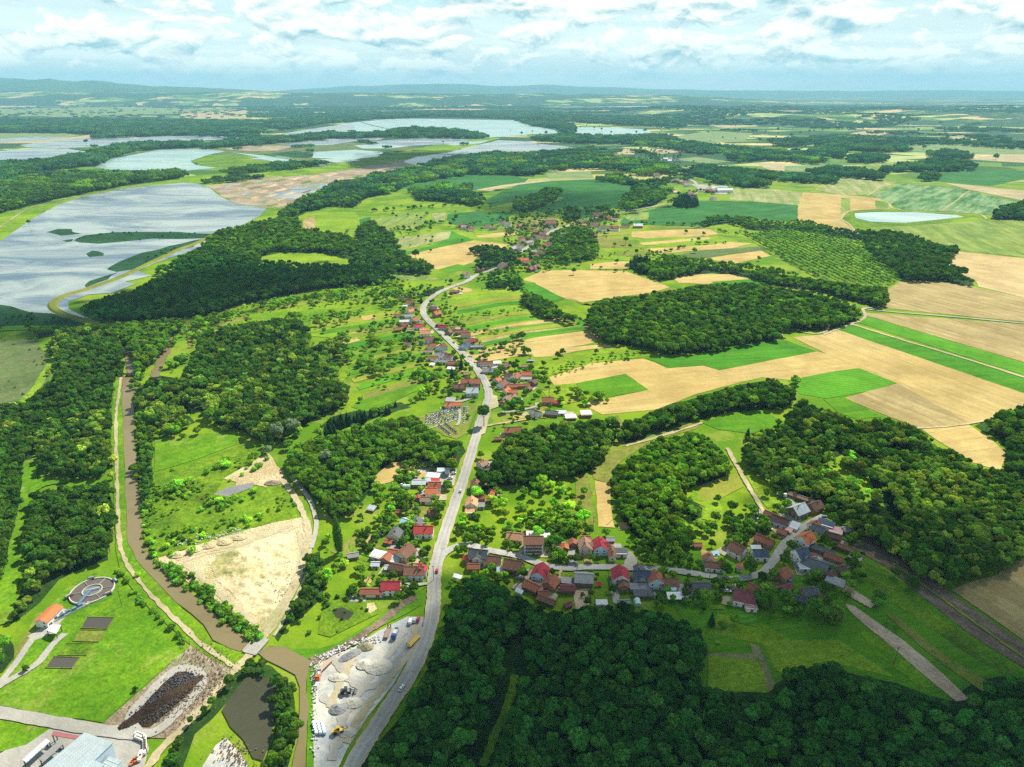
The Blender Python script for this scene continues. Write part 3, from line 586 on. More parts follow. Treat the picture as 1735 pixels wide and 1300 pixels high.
LAKES = [
 ('lake', 'lake', [(470,244),(540,239),(600,240),(560,246),(500,248)]), ('lake', 'lakeg', [(600,247),(650,243),(705,246),(660,252),(615,252)]), ('lake', 'lake', [(420,269),(470,265),(500,269),(460,273)]), ('lake', 'lakeg', [(540,270),(590,268),(610,272),(570,276)]),
 ('lake', 'lake', [(0,236),(60,232),(120,233),(60,238),(0,241)]), ('lake', 'lake', [(620,226),(680,225),(740,228),(700,231),(640,230)]), ('lake', 'lakeg', [(745,243),(800,240),(830,238),(815,243),(770,247)]),
 ('lake', 'lake', [(33,246),(104,238),(180,233),(287,231),(408,231),(422,235),(346,238),(291,243),(222,245),(114,251),(48,250)]),
 ('lake', 'lake', [(-300,262),(0,256),(59,252),(114,252),(166,261),(121,270),(114,275),(69,278),(0,280),(-300,290)]),
 ('lake', 'lakeg', [(159,284),(187,270),(222,263),(270,254),(346,252),(381,257),(353,263),(322,273),(332,280),(367,285),(312,290),(284,290),(194,289)]),
 ('lake', 'lakeg', [(391,258),(450,264),(502,271),(561,278),(533,283),(460,274),(433,266)]),
 ('lake', 'lake', [(-400,640),(-400,500),(0,409),(60,368),(100,347),(140,334),(210,320),(310,310),(338,312),(354,318),(372,333),(400,346),(452,353),(440,367),(400,387),(360,402),(340,420),(300,434),(262,447),(234,460),(256,468),(212,478),(230,482),(190,497),(150,500),(116,512),(116,524),(140,535),(165,546),(130,543),(90,532),(50,530),(20,520),(0,517),(-200,560)]),
 ('lake', 'lakeg', [(550,216),(602,207),(637,204),(688,201),(758,202),(869,204),(889,211),(941,221),(945,226),(896,228),(855,232),(827,233),(792,225),(772,222),(706,219),(699,223),(664,222),(612,223),(557,221)]),
 ('lake', 'lake', [(470,228),(520,220),(560,214),(600,211),(602,222),(550,226),(500,230)]),
 ('lake', 'lakeg', [(972,216),(1014,216),(1090,219),(1104,223),(1090,232),(1035,232),(1000,229),(974,228)]),
 ('lake', 'lake', [(682,275),(706,266),(758,259),(844,238),(896,240),(914,244),(990,252),(959,259),(914,266),(869,270),(806,271),(758,277),(734,284),(702,280)]),
 ('lake', 'lake', [(630,240),(671,237),(716,234),(799,237),(775,244),(682,248),(647,244)]),
 ('lake', 'lakeg', [(530,258),(602,254),(650,258),(640,266),(600,270),(530,268)]),
 ('lake', 'lake', [(545,236),(620,233),(660,232),(640,238),(560,241)]),
 ('lake', 'lakeg', [(1448,362),(1481,360),(1551,360),(1620,365),(1634,368),(1596,372),(1533,378),(1474,376),(1450,370)]),
 ('pond', 'lakeg', [(1181,445),(1190,443),(1202,444),(1204,448),(1190,452)]),
 ('lake', 'lakeg', [(1000,181),(1100,180),(1200,182),(1260,184),(1200,186),(1080,185)]), ('lake', 'lakeg', [(1300,183),(1400,184),(1410,186),(1310,185)]),
]
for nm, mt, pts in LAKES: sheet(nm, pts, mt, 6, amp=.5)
for pts in [[(80,394),(97,389),(118,389),(139,397),(104,400)], [(104,408),(120,406),(122,410),(110,411)], [(125,408),(145,399),(194,394),(242,394),(305,394),(357,397),(346,405),(305,406),(260,405),(208,410),(166,414),(131,412)],
            [(144,431),(155,426),(170,426),(181,430),(174,435),(152,436)], [(182,457),(208,443),(222,436),(242,429),(287,418),(329,408),(350,404),(325,419),(270,439),(228,457),(194,462)], [(142,484),(173,470),(200,462),(190,468),(150,487)]]:
    sheet('reed_island', pts, 'reed', 7, amp=2.5)
# dykes and causeways
def bank(name, pts, width, h, mt='grass'):
    C = catmull([P(*p) for p in pts], 8); V = []; F = []; n = len(C)
    for i, (x, y) in enumerate(C):
        a = Vector(C[max(i - 1, 0)]); b = Vector(C[min(i + 1, n - 1)]); t = (b - a).normalized(); qv = Vector((-t.y, t.x))
        for o, z in ((width / 2, 0), (width / 4, h), (-width / 4, h), (-width / 2, 0)): V.append((x + qv.x * o, y + qv.y * o, z))
    for i in range(n - 1):
        for k in range(3): F.append((4 * i + k, 4 * i + k + 1, 4 * i + k + 5, 4 * i + k + 4))
    o = link(name, mesh(name, V, F), M[mt]); o['kind'] = 'structure'; return o
bank('dyke', [(372,392),(340,410),(300,425),(270,439),(235,456),(205,470),(150,490),(110,502),(92,512),(90,522),(105,532),(140,543),(170,550)], 11, 1.8, 'dry')
bank('dyke', [(590,200),(640,215),(700,224)], 14, 1.5, 'reed')
for dk in ([(440,262),(520,275),(590,282)], [(560,246),(620,254),(700,262)], [(340,252),(430,258),(560,280)], [(700,224),(760,232),(830,236)], [(480,300),(560,292),(640,278),(720,262)], [(870,262),(900,268),(930,258)]): bank('dyke', dk, 9, 1.5, 'grass')
bank('dyke', [(640,262),(760,262),(800,270),(880,270)], 10, 1.5, 'reed')
ribbon('dyke_path', [(-60,420),(0,385),(60,350),(150,330),(260,312)], 4, 'rub', 8)

# river, canal and streams
def water_body(name, left, right, mt, layer=6):
    return sheet(name, left + right[::-1], mt, layer, amp=.5)
sheet('grass_bank', [(192,640),(188,760),(194,860),(196,930),(205,975),(260,1040),(330,1100),(400,1140),(428,1112),(360,1088),(300,1022),(260,982),(232,950),(216,920),(212,800),(206,640)], 'lawn', 4)
water_body('river', [(207,640),(208,700),(210,760),(212,800),(214,870),(217,920),(232,950),(258,980),(298,1020),(345,1060),(362,1085),(390,1100),(432,1112)], [(232,641),(226,690),(228,740),(232,800),(238,860),(243,918),(266,960),(290,982),(330,1012),(372,1050),(400,1070),(425,1088),(446,1096)], 'river')
water_body('river', [(438,1108),(450,1118),(475,1130),(500,1145),(508,1165),(508,1200),(506,1250),(498,1290),(492,1330)], [(452,1098),(478,1097),(503,1108),(530,1122),(522,1140),(518,1165),(523,1200),(520,1240),(518,1290),(522,1330)], 'river')
sheet('pond', [(378,1205),(395,1175),(418,1150),(440,1146),(458,1152),(468,1175),(468,1215),(458,1262),(445,1292),(430,1285),(412,1255),(392,1232)], 'pond', 6, amp=.8)
ribbon('canal', [(214,590),(218,610),(222,635)], 4.5, 'river', 6, .5); ribbon('stream', [(262,640),(272,612),(284,592),(290,572)], 7, 'river', 6, .8)
sheet('grass_bank', [(456,1095),(480,1110),(540,1120),(600,1085),(690,1040),(715,1025),(715,1000),(680,1020),(620,1062),(570,1092),(540,1100),(500,1100)], 'lush', 4)
ribbon('ditch', [(528,1122),(570,1103),(610,1080),(650,1052),(690,1020),(706,1012)], 4.0, 'soil', 6, .6)
sheet('grass_bank', [(522,1130),(535,1128),(530,1200),(532,1330),(518,1330),(522,1240),(519,1170)], 'lush', 5)
ribbon('stream', [(250,736),(280,728),(305,718)], 5, 'river', 6, 1.0)

# roads, lanes and tracks
MAIN = [(585,1335),(602,1290),(630,1245),(662,1195),(694,1145),(716,1100),(729,1060),(735,1020),(736,980),(741,950),(753,908),(769,860),(786,810),(801,760),(813,718),(823,692),(828,672),(823,650),(803,620),(778,594),(748,565),(727,545),(717,530),(721,515),(741,498),(765,487),(790,478),(806,468),(835,456),(860,441),(882,428),(905,412),(930,396),(946,388),(1000,373),(1026,362),(1060,359),(1130,346)]
ribbon('road_shoulder', MAIN, 6.5, 'verge', 9, .35)
ribbon('main_road', MAIN, 5.1, 'asphalt', 10, .05)
for o_ in (-1.25, 1.25): ribbon('wheel_lane', MAIN, .8, 'worn', 11, .12, off=o_)
rb = random.Random(3)
for k in range(14):    # mended patches in the asphalt
    i_ = rb.randrange(2, 26); p_ = Vector(P(*MAIN[i_])); q2 = Vector(P(*MAIN[i_ + 1])); t_ = rb.random() * .7; a_ = p_.lerp(q2, t_); dv_ = (q2 - p_).normalized(); n2_ = Vector((-dv_.y, dv_.x)); o_ = rb.choice([-1.2, 1.2]); L_ = rb.uniform(4, 12)
    c4 = [a_ + n2_ * (o_ - 1), a_ + n2_ * (o_ + 1), a_ + dv_ * L_ + n2_ * (o_ + 1), a_ + dv_ * L_ + n2_ * (o_ - 1)]
    sheet('asphalt_patch', [tuple(c_) for c_ in c4], 'worn', 12, amp=.1, world=True)
sheet('bus_bay', [(812,700),(826,668),(842,672),(845,690),(832,695),(822,735),(812,740)], 'verge', 8)
sheet('road_apron', [(652,1210),(700,1100),(712,1065),(722,1065),(715,1110),(684,1172),(640,1245),(600,1310),(585,1345),(560,1345),(600,1285)], 'asphalt', 8)
ribbon('road_shoulder', [(1185,322),(1180,312),(1172,306),(1150,298)], 9, 'pale', 9)
SIDE = [(742,955),(752,940),(770,929),(795,925),(830,934),(880,944),(920,958),(960,964),(1000,962),(1070,964),(1130,967),(1200,977),(1240,983),(1285,975),(1308,955),(1324,930),(1346,905),(1372,888),(1396,876)]
ribbon('village_road', SIDE, 4.2, 'asphalt', 9, .1)
ribbon('lane', [(1232,760),(1248,790),(1266,822),(1286,855),(1306,890),(1325,914)], 2.6, 'track', 9, .3)
for nm, pts, wd, mt in [
 ('bridge_road', [(235,1320),(280,1265),(330,1215),(375,1162),(405,1130),(440,1090),(470,1040),(503,985),(519,930),(521,895),(510,862),(492,832),(478,812)], 5, 'track'),
 ('track', [(528,930),(536,890),(528,855),(512,830),(492,808)], 4, 'pale'),
 ('bank_track', [(206,640),(200,680),(197,720),(198,790),(200,850),(202,910),(212,950),(242,993),(292,1045),(342,1092),(402,1134)], 3.0, 'track'),
 ('plant_road', [(-60,1195),(0,1208),(90,1225),(180,1240),(250,1248)], 8, 'paved'),
 ('plant_road', [(-40,1198),(-5,1165),(20,1135),(38,1110),(58,1080)], 4.5, 'pale'), ('plant_road', [(-10,1170),(20,1152),(45,1138),(68,1122),(88,1096),(110,1075)], 5, 'pale'),
 ('oval_track', [(235,1243),(225,1230),(222,1215),(245,1185),(290,1142),(318,1134),(342,1146),(338,1170),(305,1205),(270,1238),(240,1246)], 6, 'paved'),
 ('field_track', [(1130,346),(1165,341),(1178,330),(1185,322)], 5, 'pale'),
 ('field_track', [(1440,549),(1520,574),(1620,604),(1735,640),(1800,660)], 5.5, 'track'),
 ('field_track', [(1462,524),(1520,530),(1620,538),(1735,549),(1800,556)], 5, 'pale'),
 ('field_track', [(1395,568),(1425,556),(1455,545),(1466,536),(1462,524),(1478,522)], 5, 'track'), ('field_track', [(1325,572),(1326,563),(1345,560),(1375,566),(1398,563),(1405,554),(1430,548)], 4, 'track'),
 ('field_track', [(1432,1.0*716+5),(1560,726),(1640,719),(1720,702)], 3, 'track'), ('field_track', [(1508,346),(1514,354),(1560,360),(1650,362),(1672,372)], 6, 'track'),
 ('field_track', [(1470,332),(1520,309),(1640,322),(1735,342),(1800,350)], 6, 'fart'), ('field_track', [(1597,358),(1642,324)], 5, 'fart'), ('field_track', [(1425,372),(1436,360),(1470,356),(1508,355)], 5, 'track'), ('field_track', [(1424,372),(1438,380),(1452,395),(1462,398)], 5, 'track'),
 ('field_track', [(1190,717),(1140,734),(1060,757)], 3.5, 'track'), ('field_track', [(1048,740),(1052,722),(1045,705)], 3.5, 'dry'),
 ('yellow_row', [(1512,955),(1560,990),(1640,1048),(1735,1116),(1800,1160)], 2.2, 'ygr'),
 ('woodland_path', [(818,1300),(838,1250),(862,1190),(872,1145)], 5, 'rough'),
 ('grass_path', [(2,1060),(18,980),(42,880),(48,840),(52,780)], 10, 'lawn'), ('grass_path', [(48,835),(80,820),(120,814)], 8, 'lawn'), ('grass_path', [(30,690),(60,660),(78,630),(96,600),(100,585)], 7, 'meadow'), ('grass_path', [(318,545),(322,570),(324,590)], 6, 'dry'),
 ('grass_path', [(0,558),(60,556),(110,560)], 18, 'lush'),
 ('garden_path', [(795,785),(800,900),(805,903)], 0.1, 'pale'), ('driveway', [(712,935),(690,928),(684,915)], 2, 'pale'), ('driveway', [(729,990),(700,992),(688,988)], 3, 'pale'),
 ('lane', [(848,700),(870,698),(900,692),(915,688)], 4, 'pale'), ('lane', [(818,724),(850,718),(890,712),(918,706)], 3, 'track'), ('driveway', [(828,645),(845,643),(855,640)], 4, 'pale'), ('driveway', [(812,622),(830,626),(845,620)], 5, 'pale'), ('driveway', [(808,672),(790,678),(770,684)], 6, 'pale'),
 ('driveway', [(878,942),(890,925),(895,912)], 4, 'pale'), ('driveway', [(1258,982),(1245,985),(1244,1002)], 4, 'pale'), ('driveway', [(915,958),(905,975),(888,982)], 4, 'pale'),
 ('footpath', [(950,965),(948,990),(950,1005)], 2, 'track'), ('cemetery_path', [(779,690),(778,715),(773,722)], 3, 'pale'), ('cemetery_path', [(725,728),(750,720),(785,708)], 1.6, 'pale'), ('driveway', [(1345,940),(1330,945),(1322,945)], 4, 'pale'),
 ('lane', [(1420,990),(1440,1005),(1465,1020),(1480,1028)], 9, 'soilp'),
]:
    if wd > .2: ribbon(nm, pts, wd * (.62 if 'grass' not in nm else .8), mt, 8, .2 if mt in ('pale', 'paved') else .5)
# concrete bridge carrying the track over the river, and the sluice at the head of the canal
def box(cx, cy_, cz, sx, sy, sz, rz=0.0):
    c, s = math.cos(rz), math.sin(rz); V = []
    for dz in (-.5, .5):
        for dx, dy in ((-.5, -.5), (.5, -.5), (.5, .5), (-.5, .5)):
            x, y = dx * sx, dy * sy; V.append((cx + x * c - y * s, cy_ + x * s + y * c, cz + dz * sz))
    return V, [(0, 3, 2, 1), (4, 5, 6, 7), (0, 1, 5, 4), (1, 2, 6, 5), (2, 3, 7, 6), (3, 0, 4, 7)]
def boxes(name, L, mt, parent=None, smooth=False):
    V = []; F = []
    for b in L:
        v, f = box(*b); o = len(V); V += v; F += [tuple(i + o for i in q_) for q_ in f]
    return link(name, mesh(name, V, F), M[mt], parent)
a = Vector(P(423, 1110)); b = Vector(P(446, 1084)); mid = (a + b) / 2; dv = b - a; ang = math.atan2(dv.y, dv.x)
br = empty('bridge', (mid.x, mid.y, 0), ang); tag(br, 'small concrete bridge carrying the sandy track over the brown river', 'bridge')
L = dv.length
boxes('deck', [(0, 0, .75, L, 6.4, .3)], 'paved', br)
for s in (-1, 1): boxes('parapet', [(0, s * 3.1, 1.25, L, .25, .7)], 'concrete', br)
for s in (-1, 1): boxes('pier', [(s * L * .25, 0, .3, .8, 6, .6)], 'concrete', br)
x, y = P(219, 638); sl = empty('sluice_gate', (x, y, 0)); tag(sl, 'dark sluice gate across the head of the brown canal', 'sluice')
boxes('beam', [(0, 0, 2.0, 15, 1.6, .5)], 'concrete', sl)
for k in range(4): boxes('gate_post', [(-6 + k * 4, 0, 1.0, .8, 1.5, 1.6)], 'dark', sl)
boxes('handrail', [(0, -.7, 2.7, 15, .12, .9)], 'dark', sl)

# ---------------------------------------------------------------- trees
def ico(sub):
    bm = bmesh.new(); bmesh.ops.create_icosphere(bm, subdivisions=sub, radius=1)
    V = np.array([v.co[:] for v in bm.verts]); F = [tuple(v.index for v in f.verts) for f in bm.faces]; bm.free(); return V, F
ICO1, ICO2 = ico(1), ico(2)
def crown_mesh(name, lobes, nleaf, leaf, rg, core=.86, sub=ICO2, conic=False):
    """lobes: (centre, radius, flatten). A lumpy core under a skin of leaf sprays."""
    V = []; F = []
    C = np.array([l[0] for l in lobes], float); Rr = np.array([l[1] for l in lobes], float); FZ = np.array([l[2] for l in lobes], float)
    off = 0
    for c, r, fz in zip(C, Rr, FZ):
        v = sub[0] * r * core * np.array([1, 1, fz]) * (1 + rg.normal(0, .07, (len(sub[0]), 1))) + c
        V.append(v); F += [tuple(i + off for i in f) for f in sub[1]]; off += len(v)
    area = Rr ** 2; pr = area / area.sum()
    idx = rg.choice(len(C), nleaf, p=pr); d = rg.normal(size=(nleaf, 3)); d[:, 2] = d[:, 2] * .9 + .25; d /= np.linalg.norm(d, axis=1)[:, None]
    q = C[idx] + d * (Rr[idx] * rg.uniform(.86, 1.12, nleaf))[:, None] * np.stack([np.ones(nleaf), np.ones(nleaf), FZ[idx]], 1)
    keep = np.ones(nleaf, bool)
    for c, r, fz in zip(C, Rr, FZ):
        dd = (q - c) / np.array([1, 1, fz]); keep &= (np.linalg.norm(dd, axis=1) > r * .80)
    q = q[keep]; d = d[keep]; m = len(q)
    nrm = d + rg.normal(0, .45, (m, 3)); nrm /= np.linalg.norm(nrm, axis=1)[:, None]
    t = np.cross(nrm, rg.normal(size=(m, 3))); t /= np.linalg.norm(t, axis=1)[:, None]; b = np.cross(nrm, t)
    s = leaf * rg.uniform(.6, 1.3, (m, 1)); s2 = s * rg.uniform(.5, .9, (m, 1))
    Q = np.stack([q - t * s - b * s2 * .3, q - b * s2 * .9 + t * s * .2, q + t * s + b * s2 * .3, q + b * s2 * .9 - t * s * .2], 1).reshape(-1, 3)
    V.append(Q); F += [(off + 4 * i, off + 4 * i + 1, off + 4 * i + 2, off + 4 * i + 3) for i in range(m)]
    return mesh(name, np.concatenate(V), F)
def lob_broad(rg, R0, zc, n, fl=.8):
    L = [((0, 0, zc), R0 * .62, fl)]
    for k in range(n):
        a = k * 2.399 + rg.uniform(-.3, .3); e = math.asin(rg.uniform(-.45, .95)); rr = R0 * rg.uniform(.52, .72)
        L.append(((math.cos(a) * math.cos(e) * rr, math.sin(a) * math.cos(e) * rr, zc + math.sin(e) * rr * fl * 1.1), R0 * rg.uniform(.26, .44), rg.uniform(.75, 1)))
    return L
def trunk_mesh(name, r, h, limbs, rg, n=7):
    V = []; F = []
    def tube(a, b, ra, rb):
        o = len(V); a = Vector(a); b = Vector(b); t = (b - a).normalized(); u = t.cross(Vector((0, .3, 1)) if abs(t.z) < .9 else Vector((1, 0, 0))).normalized(); w_ = t.cross(u)
        for p, rr in ((a, ra), (b, rb)):
            for k in range(n):
                an = 6.2832 * k / n; V.append(tuple(p + (u * math.cos(an) + w_ * math.sin(an)) * rr))
        for k in range(n): F.append((o + k, o + (k + 1) % n, o + n + (k + 1) % n, o + n + k))
    tube((0, 0, -.1), (0, 0, h * .45), r, r * .75); tube((0, 0, h * .45), (r * .3, 0, h), r * .75, r * .35)
    for k in range(limbs):
        a = k * 6.28 / limbs + rg.uniform(-.3, .3); z0 = h * rg.uniform(.4, .7); l = h * .38
        tube((0, 0, z0), (math.cos(a) * l, math.sin(a) * l, z0 + l * .9), r * .4, r * .14)
    return mesh(name, V, F)
rg = np.random.default_rng(3)
# unit: metres; broadleaf crowns about 4.2 m in radius, 13-16 m tall
BROAD = []
for k in range(6):
    H = 13.5 + k % 3; R0 = 4.3 + .25 * (k % 2)
    BROAD.append((crown_mesh('crown', lob_broad(rg, R0, H - R0 * .95, 12), 1200, .80, rg, core=.80), trunk_mesh('trunk', .28, H - R0, 4, rg)))
SMALL = []
for k in range(3): SMALL.append((crown_mesh('crown', lob_broad(rg, 2.6, 3.6, 9, .9), 650, .44, rg, core=.8), trunk_mesh('trunk', .14, 3.2, 3, rg)))
CON = []
for k in range(3):
    L = []; H = 14 + k
    for j in range(9):
        f = j / 8; L.append(((rg.uniform(-.2, .2), rg.uniform(-.2, .2), 2.0 + (H - 2.6) * f), 2.7 * (1 - f) + .35, .62))
    CON.append((crown_mesh('crown', L, 1300, .36, rg, core=.75), trunk_mesh('trunk', .2, H * .6, 0, rg)))
L = [((rg.uniform(-.3, .3), rg.uniform(-.3, .3), 2.4 + j * 1.7), 2.3 * math.sin(math.pi * min(.93, .25 + j / 11 * .75)) + .35, 1.1) for j in range(11)]
POP = (crown_mesh('crown', L, 2200, .36, rg), trunk_mesh('trunk', .3, 12, 0, rg))
BUSH = [crown_mesh('foliage', lob_broad(rg, 1.5, 1.1, 6, .75), 260, .26, rg, sub=ICO1) for k in range(3)]
MIDB = [crown_mesh('mid', lob_broad(rg, 4.5, 9.6, 10), 420, .95, rg, core=.8, sub=ICO1) for k in range(5)]
MIDC = [crown_mesh('midc', [((0, 0, 2 + 12 * f), 2.8 * (1 - f) + .3, .7) for f in np.linspace(0, 1, 6)], 260, .6, rg, sub=ICO1)]
FARC = []
for k in range(4):     # a clump of a dozen crowns, for woods far away
    L = [((rg.uniform(-13, 13), rg.uniform(-13, 13), rg.uniform(7, 10)), rg.uniform(3.6, 5.6), rg.uniform(.8, 1.1)) for j in range(14)]
    FARC.append(crown_mesh('far', L, 500, 1.4, rg, sub=ICO1))
for g_ in (BROAD, SMALL, CON, [POP]):
    for c_, t_ in g_: c_.materials.append(LEAF); t_.materials.append(BARK)
def joined(c_, t_):
    bm = bmesh.new(); bm.from_mesh(c_); n0 = len(bm.faces); bm.from_mesh(t_); bm.faces.ensure_lookup_table()
    for f in bm.faces[n0:]: f.material_index = 1
    me = bpy.data.meshes.new('tree'); bm.to_mesh(me); bm.free(); me.materials.append(LEAF); me.materials.append(BARK); return me
PROTO = {}
def proto(key, meshes):
    c = bpy.data.collections.new('proto_' + key)
    for i, me in enumerate(meshes):
        if not me.materials: me.materials.append(LEAF)
        c.objects.link(bpy.data.objects.new('%s_kind_%02d' % (key, i), me))
    PROTO[key] = (c, len(meshes))
proto('near', [joined(*b_) for b_ in BROAD]); proto('mid', MIDB); proto('far', FARC)
proto('con', [joined(*b_) for b_ in CON]); proto('conmid', MIDC); proto('bush', BUSH); proto('small', [joined(*b_) for b_ in SMALL])
def gn_group(key):
    g = bpy.data.node_groups.new('scatter_' + key, 'GeometryNodeTree')
    g.interface.new_socket('Geometry', in_out='INPUT', socket_type='NodeSocketGeometry'); g.interface.new_socket('Geometry', in_out='OUTPUT', socket_type='NodeSocketGeometry')
    n = g.nodes; l = g.links
    gi = n.new('NodeGroupInput'); go = n.new('NodeGroupOutput'); io = n.new('GeometryNodeInstanceOnPoints')
    ci = n.new('GeometryNodeCollectionInfo'); ci.inputs['Collection'].default_value = PROTO[key][0]; ci.inputs['Separate Children'].default_value = True; ci.inputs['Reset Children'].default_value = True
    def at(nm, ty):
        a = n.new('GeometryNodeInputNamedAttribute'); a.data_type = ty; a.inputs['Name'].default_value = nm; return a.outputs['Attribute']
    l.new(gi.outputs[0], io.inputs['Points']); l.new(ci.outputs[0], io.inputs['Instance']); io.inputs['Pick Instance'].default_value = True
    l.new(at('pick', 'INT'), io.inputs['Instance Index'])
    cx = n.new('ShaderNodeCombineXYZ'); l.new(at('rz', 'FLOAT'), cx.inputs[2]); 
    try:
        er = n.new('FunctionNodeEulerToRotation'); l.new(cx.outputs[0], er.inputs[0]); l.new(er.outputs[0], io.inputs['Rotation'])
    except Exception: l.new(cx.outputs[0], io.inputs['Rotation'])
    l.new(at('sc', 'FLOAT_VECTOR'), io.inputs['Scale']); l.new(io.outputs[0], go.inputs[0]); return g
STUFF = {}
def scat(obj_name, key, X, Y, S, T, Zv=0.0, SZ=None):
    """collects tree positions for one mass"""
    d = STUFF.setdefault((obj_name, key), [])
    X = np.atleast_1d(X); n = len(X)
    if n == 0: return
    S = np.broadcast_to(S, n); SZ = S if SZ is None else np.broadcast_to(SZ, n)
    d.append((X, np.broadcast_to(Y, n), np.broadcast_to(Zv, n), S, SZ, np.broadcast_to(T, (n, 3))))
def flush_stuff(labels):
    for (nm, key), L in STUFF.items():
        X, Y, Zv, S, SZ = (np.concatenate([a[i] for a in L]) for i in range(5)); T = np.concatenate([a[5] for a in L]); n = len(X)
        me = bpy.data.meshes.new(nm); me.vertices.add(n); me.vertices.foreach_set('co', np.stack([X, Y, Zv], 1).astype(np.float32).ravel())
        a = me.attributes.new('sc', 'FLOAT_VECTOR', 'POINT'); a.data.foreach_set('vector', np.stack([S, S, SZ], 1).astype(np.float32).ravel())
        a = me.attributes.new('rz', 'FLOAT', 'POINT'); a.data.foreach_set('value', rng.uniform(0, 6.28, n).astype(np.float32))
        a = me.attributes.new('pick', 'INT', 'POINT'); a.data.foreach_set('value', rng.integers(0, PROTO[key][1], n).astype(np.int32))
        a = me.attributes.new('tint', 'FLOAT_COLOR', 'POINT'); a.data.foreach_set('color', np.concatenate([T, np.ones((n, 1))], 1).astype(np.float32).ravel())
        me.update(); o = link(nm, me); md = o.modifiers.new('scatter', 'NODES'); md.node_group = gn_group(key); o['kind'] = 'stuff'
        if nm in labels: tag(o, labels[nm][0], labels[nm][1])
        print('mass', nm, key, n)
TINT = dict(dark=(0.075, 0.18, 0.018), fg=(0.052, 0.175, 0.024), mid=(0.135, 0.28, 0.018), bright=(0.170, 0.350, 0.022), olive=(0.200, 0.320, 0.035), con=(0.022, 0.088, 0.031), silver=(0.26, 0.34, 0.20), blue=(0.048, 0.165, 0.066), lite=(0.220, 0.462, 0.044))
PLANT_ANG = -85.1
